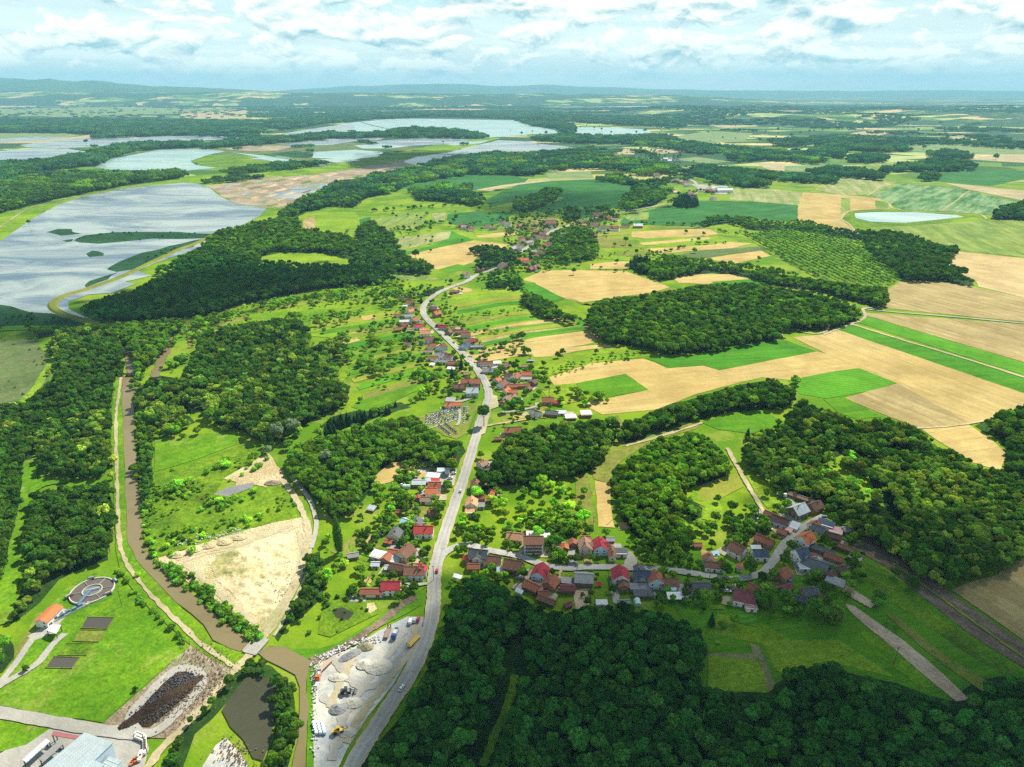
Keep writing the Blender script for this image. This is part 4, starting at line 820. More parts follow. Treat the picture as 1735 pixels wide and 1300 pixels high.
WOODS = [
 # (points, tint, second tint, share of second, kind, spacing factor, size factor)
 ([(560,1330),(590,1300),(612,1268),(650,1230),(668,1200),(690,1160),(720,1120),(742,1068),(735,1040),(745,1008),(780,990),(805,976),(835,985),(870,1005),(905,1025),(935,1042),(975,1032),(1010,1032),(1060,1026),(1110,1032),(1160,1050),(1195,1070),(1200,1100),(1185,1140),(1195,1165),(1250,1178),(1310,1172),(1345,1145),(1390,1120),(1440,1132),(1480,1150),(1540,1162),(1600,1182),(1640,1192),(1665,1175),(1690,1155),(1735,1150),(1900,1150),(2000,1500),(500,1500)], 'fg', 'mid', .10, 'b', 1, 1),
 ([(70,600),(100,560),(150,552),(205,580),(215,610),(212,632),(193,650),(190,700),(192,790),(180,812),(120,812),(75,805),(60,760),(20,740),(30,690),(60,660),(90,640),(95,600)], 'dark', 'olive', .35, 'b', 1, .9),
 ([(30,548),(70,552),(150,552),(210,545),(300,540),(310,560),(290,575),(285,600),(240,640),(232,610),(215,590),(150,562),(60,572)], 'mid', 'silver', .12, 'b', 1, .9),
 ([(52,830),(100,820),(192,815),(192,870),(187,930),(187,948),(150,962),(100,985),(60,1030),(15,1068),(20,1040),(40,990),(45,920),(50,870)], 'dark', 'olive', .3, 'b', 1, .95),
 ([(-60,690),(25,680),(40,720),(60,760),(40,790),(42,840),(30,870),(15,950),(0,1000),(-60,1010)], 'dark', 'silver', .12, 'b', 1, .9),
 ([(-60,1072),(15,1072),(26,1090),(26,1112),(5,1142),(-60,1150)], 'dark', 'mid', .2, 'b', 1, 1),
 ([(233,655),(262,635),(300,640),(330,590),(345,560),(400,548),(450,540),(510,540),(525,560),(520,592),(560,575),(595,590),(590,610),(575,640),(600,655),(590,690),(545,710),(500,735),(480,755),(440,755),(412,735),(360,722),(345,700),(310,690),(325,720),(290,735),(258,735),(232,700)], 'dark', 'olive', .40, 'b', 1, 1),
 ([(234,690),(258,735),(262,770),(256,810),(258,842),(244,852),(233,800)], 'dark', 'mid', .4, 'b', 1.1, .7),
 ([(525,735),(560,705),(620,690),(685,678),(700,688),(640,708),(560,738)], 'con', 'con', .0, 'c', .75, 1),
 ([(478,765),(525,745),(560,740),(600,722),(690,700),(735,728),(760,745),(790,742),(798,762),(785,790),(765,800),(720,786),(680,782),(655,790),(640,815),(620,840),(600,870),(562,885),(545,870),(530,850),(512,830),(492,800)], 'mid', 'silver', .10, 'b', 1, .95),
 ([(526,935),(545,925),(552,980),(545,1010),(522,1042),(490,1062),(470,1092),(460,1085),(475,1050),(508,1000)], 'dark', 'silver', .25, 'b', 1, .85),
 ([(280,1310),(300,1245),(345,1205),(385,1155),(405,1130),(430,1108),(462,1120),(503,1155),(507,1185),(503,1250),(488,1320),(455,1330),(448,1295),(462,1262),(470,1230),(470,1185),(462,1150),(440,1142),(415,1152),(388,1178),(360,1215),(325,1245),(312,1290),(300,1330)], 'dark', 'mid', .35, 'b', .95, .8),
 ([(835,765),(870,740),(900,722),(960,712),(1030,705),(1048,722),(1043,750),(1030,775),(1003,800),(960,812),(900,822),(850,828),(815,835),(803,800),(835,795)], 'dark', 'olive', .3, 'b', 1, 1.05),
 ([(1050,755),(1045,722),(1120,690),(1180,670),(1240,652),(1300,640),(1340,652),(1350,680),(1330,692),(1290,695),(1230,700),(1170,716),(1120,732),(1060,757)], 'dark', 'mid', .4, 'b', 1, 1),
 ([(1035,832),(1032,800),(1070,770),(1110,747),(1165,730),(1210,740),(1228,770),(1245,800),(1215,822),(1180,830),(1150,842),(1158,872),(1168,905),(1172,935),(1120,940),(1075,918),(1050,880)], 'mid', 'bright', .35, 'b', 1, .95),
 ([(1150,842),(1172,840),(1188,860),(1190,878),(1175,882),(1155,868)], 'mid', 'bright', .3, 'b', 1, .7),
 ([(1255,770),(1268,735),(1320,722),(1360,672),(1410,692),(1445,712),(1500,705),(1545,716),(1580,745),(1625,765),(1660,790),(1700,800),(1735,805),(1900,800),(1900,930),(1735,940),(1700,972),(1650,988),(1600,1000),(1560,985),(1520,960),(1480,930),(1430,890),(1390,850),(1345,842),(1320,832),(1300,812),(1270,800)], 'dark', 'olive', .42, 'b', 1, 1),
 ([(1645,718),(1690,697),(1735,682),(1900,660),(1900,850),(1735,825),(1700,800),(1706,770),(1690,745)], 'dark', 'mid', .2, 'b', 1, 1),
 ([(990,532),(1010,508),(1090,500),(1130,490),(1200,480),(1280,480),(1330,490),(1400,497),(1455,520),(1460,540),(1430,555),(1395,562),(1330,560),(1318,580),(1240,590),(1180,602),(1130,605),(1090,592),(1030,585),(1000,560)], 'mid', 'dark', .45, 'b', 1, 1),
 ([(1080,455),(1130,440),(1170,447),(1230,452),(1310,462),(1370,470),(1430,480),(1500,485),(1512,515),(1490,525),(1450,512),(1370,492),(1300,482),(1270,470),(1200,460),(1140,472),(1110,478)], 'mid', 'dark', .3, 'b', 1, .9),
 ([(1262,398),(1340,392),(1400,398),(1455,412),(1500,450),(1530,472),(1500,488),(1440,480),(1380,470),(1330,442),(1290,420)], 'lite', 'bright', .45, 'r', 1.0, .5),
 ([(1455,400),(1520,402),(1590,420),(1622,430),(1608,445),(1602,457),(1650,474),(1655,488),(1600,480),(1535,478),(1500,455),(1470,430)], 'dark', 'mid', .2, 'b', 1, 1),
 ([(1180,385),(1210,372),(1245,370),(1300,380),(1350,378),(1410,392),(1462,398),(1460,408),(1400,398),(1340,392),(1300,392),(1262,388),(1230,378)], 'blue', 'mid', .5, 'b', 1.1, .9),
 ([(1690,362),(1735,350),(1800,348),(1800,375),(1735,374),(1675,372)], 'blue', 'dark', .5, 'b', 1, 1.3),
 ([(120,525),(170,502),(230,488),(260,470),(300,448),(345,428),(400,430),(430,452),(520,455),(600,458),(660,462),(680,478),(620,486),(540,490),(470,505),(400,520),(350,538),(310,542),(250,545),(170,548)], 'dark', 'fg', .5, 'b', 1, 1),
 ([(345,425),(362,402),(420,388),(470,376),(505,376),(512,395),(560,402),(600,412),(640,432),(665,450),(620,457),(592,450),(590,438),(540,428),(470,428),(438,436),(440,450)], 'mid', 'dark', .5, 'b', 1, 1),
 ([(470,372),(510,342),(560,322),(600,310),(650,300),(700,290),(760,278),(820,270),(870,272),(915,278),(925,290),(915,297),(860,298),(800,296),(760,303),(700,312),(650,330),(620,336),(600,352),(560,350),(510,362),(480,382)], 'blue', 'mid', .4, 'b', 1, 1.1),
 ([(605,400),(612,388),(625,378),(645,395),(662,402),(672,420),(690,445),(735,462),(720,470),(650,460),(620,440)], 'mid', 'dark', .6, 'b', 1, 1),
 ([(700,325),(735,318),(790,322),(805,335),(825,345),(800,352),(775,345),(705,340)], 'blue', 'mid', .4, 'b', 1, 1.1),
 ([(865,352),(880,345),(930,325),(950,330),(925,350),(885,362)], 'blue', 'mid', .4, 'b', 1, 1),
 ([(1048,352),(1060,335),(1085,323),(1125,320),(1133,335),(1110,348),(1060,360)], 'blue', 'mid', .5, 'b', 1, 1.1),
 ([(1140,348),(1150,336),(1180,334),(1182,352),(1145,354)], 'con', 'con', 0, 'c', 1, 1),
 ([(955,370),(962,358),(985,365),(980,376),(960,375)], 'dark', 'con', .3, 'b', 1, 1),
 ([(935,402),(960,392),(985,388),(1003,398),(1012,420),(1010,438),(985,444),(950,446),(928,435),(935,418)], 'mid', 'dark', .4, 'b', 1, .85),
 ([(798,425),(830,420),(865,430),(880,435),(870,450),(840,452),(815,462),(808,450),(830,440),(800,432)], 'dark', 'con', .4, 'b', 1, .9),
 ([(876,502),(900,495),(935,510),(940,522),(985,540),(1000,548),(960,552),(918,540),(890,522)], 'dark', 'mid', .5, 'b', 1, .85),
 ([(855,465),(880,468),(885,490),(870,495),(860,480)], 'dark', 'mid', .4, 'b', 1, .8), ([(820,478),(845,472),(862,480),(858,490),(825,488)], 'con', 'dark', .5, 'b', 1, .6),
 ([(1068,455),(1075,440),(1098,442),(1100,465),(1085,468)], 'con', 'con', 0, 'c', 1, 1),
 ([(690,510),(712,498),(735,486),(752,482),(755,490),(735,498),(712,506)], 'dark', 'mid', .3, 'b', 1.1, .8),
 # hamlet trees and hedges
 ([(1000,306),(1048,300),(1055,306),(1100,312),(1118,305),(1150,300),(1165,302),(1130,312),(1090,318)], 'blue', 'mid', .5, 'b', 1.2, .9),
 ([(1155,294),(1200,288),(1260,292),(1330,300),(1380,305),(1417,308),(1410,313),(1350,309),(1290,305),(1220,307),(1190,301)], 'blue', 'dark', .3, 'b', 1, 1.2),
 ([(1205,306),(1250,304),(1300,312),(1306,319),(1260,319),(1215,312)], 'blue', 'dark', .3, 'b', 1, 1.2),
 ([(1365,294),(1420,288),(1460,292),(1495,303),(1490,307),(1440,303),(1390,298)], 'blue', 'dark', .3, 'b', 1, 1.2),
 ([(1488,292),(1530,285),(1590,276),(1640,278),(1646,290),(1600,292),(1550,291),(1500,295)], 'blue', 'dark', .3, 'b', 1, 1.3),
 ([(1555,304),(1585,298),(1593,306),(1570,309)], 'blue', 'dark', .3, 'b', 1, 1.1), ([(1363,262),(1390,255),(1425,258),(1429,269),(1380,270)], 'blue', 'dark', .3, 'b', 1, 1.3),
 ([(1435,270),(1480,264),(1499,271),(1490,276),(1440,276)], 'blue', 'dark', .3, 'b', 1, 1.3), ([(1405,250),(1440,244),(1520,252),(1545,257),(1500,259),(1440,256)], 'blue', 'dark', .3, 'b', 1, 1.3),
 ([(1565,264),(1600,258),(1636,264),(1640,271),(1590,267)], 'blue', 'dark', .3, 'b', 1, 1.3), ([(1230,262),(1290,258),(1340,262),(1400,272),(1380,280),(1300,272),(1240,276)], 'blue', 'mid', .3, 'b', 1.3, 1.2),
 ([(1060,245),(1120,235),(1200,248),(1260,255),(1330,258),(1320,266),(1240,258),(1190,264),(1120,252)], 'blue', 'mid', .3, 'b', 1.4, 1.2),
 ([(920,278),(1000,262),(1080,275),(1140,285),(1150,296),(1090,300),(1060,290),(1000,288),(940,290)], 'blue', 'mid', .4, 'b', 1.2, 1.1),
 ([(1300,240),(1420,232),(1560,238),(1735,246),(1735,254),(1600,246),(1450,246),(1320,250)], 'blue', 'mid', .2, 'b', 1.6, 1.2),
 ([(880,206),(930,208),(970,214),(972,227),(955,226),(945,218),(900,214)], 'blue', 'dark', .3, 'b', 1, 1.5), ([(900,238),(960,230),(1040,234),(1120,230),(1150,240),(1080,246),(980,244)], 'blue', 'dark', .3, 'b', 1.2, 1.2),
 # trees along the lakes
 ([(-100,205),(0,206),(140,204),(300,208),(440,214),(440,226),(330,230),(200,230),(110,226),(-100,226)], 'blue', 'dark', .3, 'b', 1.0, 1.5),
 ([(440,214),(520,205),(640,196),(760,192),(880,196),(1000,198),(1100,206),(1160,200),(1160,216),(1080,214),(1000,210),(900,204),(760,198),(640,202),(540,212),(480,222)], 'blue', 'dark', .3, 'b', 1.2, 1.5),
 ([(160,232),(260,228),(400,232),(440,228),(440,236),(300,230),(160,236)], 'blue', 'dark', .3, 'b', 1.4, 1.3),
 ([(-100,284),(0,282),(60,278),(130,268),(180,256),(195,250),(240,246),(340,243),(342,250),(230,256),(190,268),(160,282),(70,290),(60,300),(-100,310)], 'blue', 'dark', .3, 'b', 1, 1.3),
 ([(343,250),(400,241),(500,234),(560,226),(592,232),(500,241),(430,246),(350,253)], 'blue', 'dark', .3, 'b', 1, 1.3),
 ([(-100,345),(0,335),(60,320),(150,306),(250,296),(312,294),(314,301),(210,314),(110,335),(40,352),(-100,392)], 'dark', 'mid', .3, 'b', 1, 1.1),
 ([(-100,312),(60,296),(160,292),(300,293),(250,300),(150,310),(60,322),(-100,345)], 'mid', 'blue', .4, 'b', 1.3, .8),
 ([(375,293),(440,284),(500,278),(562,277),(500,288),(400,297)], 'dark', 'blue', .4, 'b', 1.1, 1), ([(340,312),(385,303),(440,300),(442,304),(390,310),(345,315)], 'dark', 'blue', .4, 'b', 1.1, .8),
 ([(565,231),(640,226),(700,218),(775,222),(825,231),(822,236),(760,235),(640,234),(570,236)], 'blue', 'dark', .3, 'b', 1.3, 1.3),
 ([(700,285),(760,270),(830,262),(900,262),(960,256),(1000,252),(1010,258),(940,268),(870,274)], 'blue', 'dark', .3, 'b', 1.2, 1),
]
GAPS = [([(818,1330),(836,1255),(858,1195),(870,1148),(868,1110)], 5.0), ([(870,1040),(885,1100),(868,1150)], 1.5), ([(1080,1010),(1085,1100)], .5), ([(1232,760),(1248,790),(1266,822),(1286,855),(1306,890)], 5), ([(1405,800),(1440,815),(1470,840),(1500,880)], 9), ([(1410,790),(1425,770),(1470,790)], 5), (MAIN, 8), (SIDE, 6), ([(1190,717),(1140,734),(1060,757)], 4)]
def near_line(X, Y, pts, dist):
    C = np.array(catmull([P(*p) for p in pts], 6)); r = np.zeros(len(X), bool)
    for i in range(len(C) - 1):
        a, b = C[i], C[i + 1]; ab = b - a; L2 = (ab ** 2).sum() + 1e-9
        t = np.clip(((X - a[0]) * ab[0] + (Y - a[1]) * ab[1]) / L2, 0, 1)
        r |= np.hypot(X - a[0] - t * ab[0], Y - a[1] - t * ab[1]) < dist
    return r
near_trees = []       # everything close enough to be a thing of its own
nt = 0
for wi, (pts, t1, t2, share, kind, spf, szf) in enumerate(WOODS):
    W_ = np.array([P(*p) for p in pts]); x0, y0 = W_.min(0); x1, y1 = W_.max(0)
    bands = [(0, 420, 3.35, 'near'), (420, 850, 4.1, 'near'), (850, 1600, 5.4, 'mid'), (1600, 30000, 19.0, 'far')]
    for d0, d1, s, key in bands:
        ya, yb = max(y0, d0), min(y1, d1)
        if ya >= yb: continue
        s_ = s * spf * (.55 + .45 * szf)
        if key == 'far' and yb - ya > 0: s_ *= max(1, min(2.2, ya / 3200))
        gx, gy = np.meshgrid(np.arange(x0, x1 + s_, s_), np.arange(ya, yb, s_ * .9))
        gx = gx + (np.arange(gx.shape[0]) % 2)[:, None] * s_ * .5
        if kind == 'r':   # planted rows
            gx, gy = np.meshgrid(np.arange(-900, 900, 3.6), np.arange(-900, 900, 8.5)); an = R(PLANT_ANG)
            cx0, cy0 = W_.mean(0); gx, gy = cx0 + gx * math.cos(an) - gy * math.sin(an), cy0 + gx * math.sin(an) + gy * math.cos(an)
            mk = (gy >= ya) & (gy < yb); gx, gy = gx[mk], gy[mk]
        X = gx.ravel(); Y = gy.ravel()
        j = .28 if kind != 'r' else .06
        X = X + rng.uniform(-j, j, X.size) * s_; Y = Y + rng.uniform(-j, j, X.size) * s_
        cl = fbm(X / 38.0 + 900, Y / 38.0 + 900, wi, 3)
        n = X.size; S = ({3.35: .52, 4.1: .63}.get(s, .70 if key == 'mid' else .74) * szf * rng.uniform(.62, 1.3, n) * (.85 + .35 * cl))
        hgt = 13.5 * S
        u, v = proj(X, Y, 0.0); ut, vt = proj(X, Y, hgt)
        jj = 420.0 / (Y + 60) * 15; du = (fbm(X / 26 + 70, Y / 26 + 70, 41, 3) - .44) * 2 * jj; dv = (fbm(X / 26 + 170, Y / 26 + 70, 43, 3) - .44) * 1.3 * jj
        k = inpoly(u + du, v + dv, pts) & inpoly(ut + du, vt + dv, pts) if key == 'near' else inpoly(u + du, v + dv, pts)
        zone = fbm(X / 110 + 11, Y / 110 + 17, 77, 3)
        if wi not in (0, 8) and kind != 'r': k &= ~((zone > .60) & (rng.uniform(size=n) < .45)) & ~(fbm(X / 30 + 5, Y / 30 + 9, 91, 2) > .655)
        k &= (u > -260) & (u < 2100) & (vt < 1420)
        for gp, gd_ in GAPS:
            if key == 'near' and k.any(): kk = np.where(k)[0]; k[kk[near_line(X[kk], Y[kk], gp, gd_)]] = False
        k &= rng.uniform(size=n) > .03
        X, Y, S, cl, zone = X[k], Y[k], S[k], cl[k], zone[k]; n = X.size
        if not n: continue
        A = np.array(TINT[t1]); B = np.array(TINT[t2]); pick2 = (rng.uniform(size=n) * .5 + (1 - zone) * 1.1 < share + .42) if share > 0 else np.zeros(n, bool)
        T = np.where(pick2[:, None], B, A) * rng.uniform(.6, 1.6, (n, 1)) * (.72 + .55 * zone[:, None]) * np.stack([rng.uniform(.8, 1.3, n), np.ones(n), rng.uniform(.8, 1.2, n)], 1)
        if key == 'near': near_trees.append((X, Y, S, T, np.full(n, kind == 'c')))
        elif key == 'mid': scat('woodland' if kind != 'c' else 'conifer_stand', 'mid' if kind != 'c' else 'conmid', X, Y, S, T)
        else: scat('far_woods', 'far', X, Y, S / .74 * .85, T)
        nt += n
    # the woodland floor under each near wood, coloured dark to shade the gaps
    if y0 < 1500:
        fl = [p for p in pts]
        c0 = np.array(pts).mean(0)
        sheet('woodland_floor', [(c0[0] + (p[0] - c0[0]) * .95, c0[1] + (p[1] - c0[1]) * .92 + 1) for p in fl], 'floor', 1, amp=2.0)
print('trees', nt)
# hedges, scrub and single bushes along lines: (points, spacing m, size, tint, kind, side scatter m)
HEDGES = [
 ([(195,968),(215,985),(230,1010),(250,1030),(280,1060),(312,1092)], 2.2, 1.1, 'dark', 'bush', .8),
 ([(282,962),(308,984),(343,1006),(380,1040),(412,1068),(440,1088)], .8, 1.4, 'dark', 'bush', 3.6), ([(310,980),(350,1004),(390,1042),(430,1078)], 5, .6, 'mid', 'small', 3), ([(232,650),(238,700),(246,760),(250,820),(252,870)], 4, .9, 'dark', 'small', 4),
 ([(246,860),(255,930),(272,965)], 2.5, 1.3, 'mid', 'bush', 2),
 ([(290,840),(330,815),(370,795),(410,780)], 4, 2.0, 'mid', 'bush', 5), ([(330,870),(360,860),(400,850),(440,850)], 6, 1.6, 'mid', 'bush', 10),
 ([(250,950),(300,925),(360,905),(430,880),(480,870)], 5, 1.5, 'bright', 'bush', 12), ([(450,790),(425,800),(370,845),(340,870)], 6, 1.6, 'mid', 'bush', 8),
 ([(590,640),(640,628),(700,612)], 7, .8, 'dark', 'small', 6), ([(600,655),(650,645),(690,640),(720,640),(740,655)], 6, .95, 'mid', 'small', 8), ([(640,590),(680,580),(710,590)], 7, .9, 'mid', 'small', 5), ([(585,630),(640,615),(690,600)], 8, .8, 'mid', 'small', 3),
 ([(570,545),(620,530),(660,520),(680,510)], 8, .9, 'dark', 'small', 9), ([(630,560),(660,550),(690,575),(700,590)], 7, 1.0, 'dark', 'small', 9), ([(500,520),(560,510),(620,500),(680,500)], 8, .8, 'mid', 'small', 12), ([(430,530),(500,510),(560,500),(640,488),(690,480)], 8, .9, 'mid', 'small', 14), ([(400,525),(470,512),(540,500)], 9, .8, 'bright', 'small', 14),
 ([(620,700),(660,690),(700,680),(720,672),(745,655)], 7, 1.0, 'mid', 'small', 8), ([(790,742),(795,760),(785,785)], 5, 1.5, 'dark', 'small', 6),
 ([(800,615),(830,640),(850,630)], 6, 1.0, 'dark', 'small', 4), ([(860,600),(885,600),(905,610)], 7, 1.2, 'dark', 'small', 7), ([(880,625),(905,640),(920,650)], 8, .9, 'mid', 'small', 7),
 ([(930,660),(960,668),(990,670),(1010,680),(1035,675)], 6, 1.2, 'mid', 'small', 7), ([(935,690),(960,685),(1000,688)], 6, 1.0, 'mid', 'small', 5), ([(880,682),(862,695),(850,700)], 6, 1.1, 'dark', 'small', 4),
 ([(820,600),(860,595),(885,580)], 6, .9, 'mid', 'small', 4), ([(850,590),(870,578),(885,575)], 6, 1.3, 'dark', 'small', 3),
 ([(745,580),(760,560),(770,548)], 6, .8, 'mid', 'small', 5), ([(770,545),(800,535),(850,530),(900,528)], 8, .7, 'mid', 'small', 10), ([(780,560),(830,565),(860,560)], 8, .8, 'mid', 'small', 5),
 ([(905,635),(950,622),(1000,612),(1050,600),(1090,598)], 7, .6, 'mid', 'small', 4), ([(900,650),(960,634),(1020,618),(1080,606)], 7, .6, 'mid', 'small', 2),
 ([(830,735),(850,725),(880,712)], 7, .5, 'dark', 'small', 1),
 ([(620,790),(600,820),(615,850),(640,850),(660,860),(640,880)], 7, 1.0, 'mid', 'small', 10), ([(600,880),(640,895),(680,900),(690,885)], 6, .8, 'dark', 'small', 8), ([(560,900),(575,960),(560,985)], 8, .8, 'mid', 'small', 8), ([(655,845),(670,865),(650,880)], 6, .9, 'mid', 'small', 6),
 ([(790,855),(780,880),(795,905)], 6, 1.0, 'mid', 'small', 7), ([(845,850),(860,870),(890,885),(920,880),(950,870),(960,850)], 6, 1.1, 'bright', 'small', 16), ([(830,850),(870,840),(930,830),(960,825)], 7, 1.2, 'mid', 'small', 10), ([(880,870),(905,900),(935,890),(965,880)], 6, 1.1, 'mid', 'small', 9), ([(960,830),(975,860),(965,900)], 6, 1.0, 'mid', 'small', 5),
 ([(925,905),(935,930),(940,950)], 5, 1.3, 'dark', 'small', 5), ([(905,958),(930,965),(945,975)], 5, .8, 'dark', 'small', 3), ([(955,900),(985,895),(1010,900),(1030,905)], 6, .9, 'dark', 'small', 5), ([(1018,952),(1040,955),(1062,953)], 5, .7, 'dark', 'small', 2),
 ([(755,968),(770,980),(765,1000),(785,985)], 5, .9, 'mid', 'small', 6), ([(775,935),(795,940),(860,950),(900,960)], 6, .7, 'mid', 'small', 3), ([(790,965),(830,975),(850,985)], 6, 1.1, 'mid', 'small', 7),
 ([(1165,930),(1180,905),(1200,900),(1230,890),(1250,900),(1265,905)], 6, 1.0, 'dark', 'small', 6), ([(1200,900),(1215,930),(1250,925)], 8, .9, 'dark', 'small', 5), ([(1255,955),(1275,965),(1290,960)], 5, 1.1, 'dark', 'small', 5), ([(1265,860),(1275,880),(1262,895)], 6, 1.1, 'dark', 'small', 5),
 ([(1300,990),(1320,1010),(1310,1040),(1330,1050)], 5.5, 1.3, 'dark', 'small', 9), ([(1385,1045),(1410,1055),(1420,1075),(1400,1080)], 5, 1.3, 'dark', 'small', 8), ([(1330,1045),(1345,1030),(1355,1010)], 6, 1.0, 'dark', 'small', 6),
 ([(1470,1005),(1490,1020),(1500,1040),(1520,1050)], 6, .9, 'dark', 'small', 5), ([(1445,985),(1455,1005),(1470,1010)], 6, .9, 'dark', 'small', 5), ([(1500,1060),(1520,1075)], 6, .8, 'dark', 'small', 4),
 ([(1285,985),(1300,975),(1320,980)], 6, .9, 'dark', 'small', 4), ([(1170,1010),(1200,1030),(1205,1050)], 6, 1.1, 'dark', 'small', 6), ([(1395,965),(1415,975)], 6, .9, 'dark', 'small', 3), ([(1100,1010),(1150,1020),(1180,1030)], 6, .7, 'dark', 'small', 5),
 ([(1350,700),(1320,725)], 6, .9, 'mid', 'small', 4), ([(1330,640),(1345,652)], 6, 1, 'mid', 'small', 4),
 ([(1110,432),(1130,428),(1160,420)], 5, .9, 'dark', 'small', 1.5), ([(1172,415),(1230,413)], 5, .9, 'dark', 'small', 1.5), ([(1212,392),(1255,400)], 5, .9, 'mid', 'small', 2), ([(1085,422),(1110,432)], 5, .8, 'dark', 'small', 2), ([(1252,392),(1290,412),(1330,440)], 6, 1.0, 'mid', 'small', 3),
 ([(1010,440),(1060,430),(1100,435),(1160,435)], 12, .8, 'mid', 'small', 8), ([(1000,450),(1050,462),(1100,456)], 12, .8, 'dark', 'small', 3), ([(1055,382),(1090,380),(1150,382),(1185,384)], 7, 1, 'dark', 'small', 3),
 ([(560,400),(620,392),(690,388)], 9, 1.2, 'mid', 'small', 8), ([(700,392),(740,380),(775,375)], 8, 1.1, 'dark', 'small', 5), ([(620,360),(690,355),(760,350)], 9, 1.2, 'dark', 'small', 5), ([(775,388),(830,375),(880,372),(930,370)], 7, 1.1, 'dark', 'small', 4), ([(860,395),(900,385),(940,378)], 6, 1.1, 'dark', 'small', 6), ([(870,400),(905,395),(930,400)], 6, 1.1, 'mid', 'small', 6), ([(870,440),(900,445),(920,440),(960,450)], 6, 1.1, 'dark', 'small', 5), ([(880,455),(920,450),(940,452)], 6, 1.0, 'mid', 'small', 4), ([(1100,350),(1130,345),(1180,325),(1210,330)], 7, 1.1, 'dark', 'small', 6), ([(1020,365),(1055,360)], 6, 1, 'dark', 'small', 3), ([(880,405),(920,420),(900,432)], 7, 1, 'mid', 'small', 5),
 ([(780,470),(800,478),(840,470)], 6, 1.0, 'mid', 'small', 4), ([(755,478),(770,482)], 5, 1.0, 'dark', 'small', 2), ([(890,500),(880,470),(870,455)], 9, .9, 'mid', 'small', 4),
 ([(1140,310),(1170,300),(1150,290),(1120,275),(1100,262),(1080,255)], 12, 1.4, 'blue', 'small', 22),
 ([(560,1090),(530,1060),(545,1030),(600,1010)], 7, 1.2, 'dark', 'bush', 10), ([(590,1040),(640,1005),(660,1000)], 9, 1.0, 'mid', 'bush', 8),
 ([(1210,1050),(1230,1080)], 9, 1, 'dark', 'bush', 8), ([(900,755),(860,765)], 5, 1, 'dark', 'bush', 2),
]
for pts, spc, sz, tn, key, side in HEDGES:
    C = np.array(catmull([P(*p) for p in pts], 8)); seg = np.hypot(*np.diff(C, axis=0).T); tot = seg.sum(); n = max(2, int(tot / spc * (1 + side / 12)))
    s = np.sort(rng.uniform(0, tot, n)); cs = np.concatenate([[0], np.cumsum(seg)])
    X = np.interp(s, cs, C[:, 0]) + rng.normal(0, side * .5, n); Y = np.interp(s, cs, C[:, 1]) + rng.normal(0, side * .5, n)
    bad = near_line(X, Y, MAIN, 7.5) | near_line(X, Y, SIDE, 5); X, Y = X[~bad], Y[~bad]; n = X.size
    HEDGES_T = np.array(TINT[tn]) * np.where(rng.uniform(size=(n, 1)) < .4, 2.0, 1.4) * rng.uniform(.7, 1.5, (n, 1)) * np.stack([rng.uniform(.8, 1.4, n), np.ones(n), rng.uniform(.8, 1.1, n)], 1)
    scat('scrub' if key == 'bush' else 'small_trees', key, X, Y, .85 * sz * rng.uniform(.5, 1.35, n), HEDGES_T)
def patch_scat(pts, spc, sz, tn, key, nm, share=1.0, grid=False, ang=0.0):
    W_ = np.array([P(*p) for p in pts]); x0, y0 = W_.min(0); x1, y1 = W_.max(0)
    gx, gy = np.meshgrid(np.arange(x0, x1, spc), np.arange(y0, y1, spc)); X, Y = gx.ravel(), gy.ravel(); j = .08 if grid else .5
    X = X + rng.uniform(-j, j, X.size) * spc; Y = Y + rng.uniform(-j, j, X.size) * spc
    if grid:
        cx, cy2 = W_.mean(0); c, s = math.cos(R(ang)), math.sin(R(ang)); X, Y = cx + (X - cx) * c - (Y - cy2) * s, cy2 + (X - cx) * s + (Y - cy2) * c
    u, v = proj(X, Y, 0.0); k = inpoly(u, v, pts) & (rng.uniform(size=X.size) < share) & ~near_line(X, Y, MAIN, 7) & ~near_line(X, Y, SIDE, 5)
    if not grid:     # things grow in clumps: keep them where the clump noise is high
        cn = fbm(X / 16 + 31, Y / 16 + 57, 61, 3); k &= rng.uniform(size=X.size) < np.clip((cn - .40) * 9, 0, 1.6) * (.75 if share < .5 else .95)
        sz = sz * np.clip(.55 + (cn - .35) * 2.2, .5, 1.5); sz = sz[k]
    X, Y = X[k], Y[k]; n = X.size
    T = np.array(TINT[tn]) * (1.45 if key == 'small' else 1.1) * rng.uniform(.6, 1.5, (n, 1)) * np.stack([rng.uniform(.8, 1.4, n), np.ones(n), np.ones(n)], 1)
    scat(nm, key, X, Y, sz * rng.uniform(.5, 1.35, n), T)
patch_scat([(325,560),(420,520),(520,498),(620,486),(700,478),(705,500),(640,520),(600,530),(520,545),(400,545),(330,580)], 9, .62, 'mid', 'small', 'small_trees', .5)
patch_scat([(325,550),(420,522),(520,505),(560,500),(560,520),(480,540),(400,550),(330,575)], 6, .9, 'bright', 'bush', 'scrub', .5)
patch_scat([(240,860),(262,805),(330,785),(412,752),(455,768),(378,808),(365,845),(440,830),(475,825),(495,840),(510,875),(440,890),(370,910),(300,932),(268,944),(245,915)], 2.6, .8, 'bright', 'bush', 'scrub', .6)
patch_scat([(910,640),(950,625),(1000,612),(1060,600),(1100,598),(1090,604),(1000,620),(940,640),(912,652)], 6.0, .42, 'mid', 'small', 'orchard_trees', .85, True, 8)
patch_scat([(640,396),(690,388),(702,396),(662,404)], 12, .8, 'dark', 'small', 'orchard_trees', .9, True, 15)
patch_scat([(830,860),(880,840),(960,830),(975,870),(950,900),(900,895),(850,890)], 6, .8, 'mid', 'small', 'small_trees', .45)
patch_scat([(545,1010),(600,1000),(640,1010),(620,1050),(570,1075),(540,1070)], 3.2, .8, 'dark', 'bush', 'scrub', .35)
patch_scat([(-40,575),(60,575),(80,600),(82,640),(60,680),(20,705),(-40,740)], 6, .8, 'olive', 'bush', 'scrub', .25)
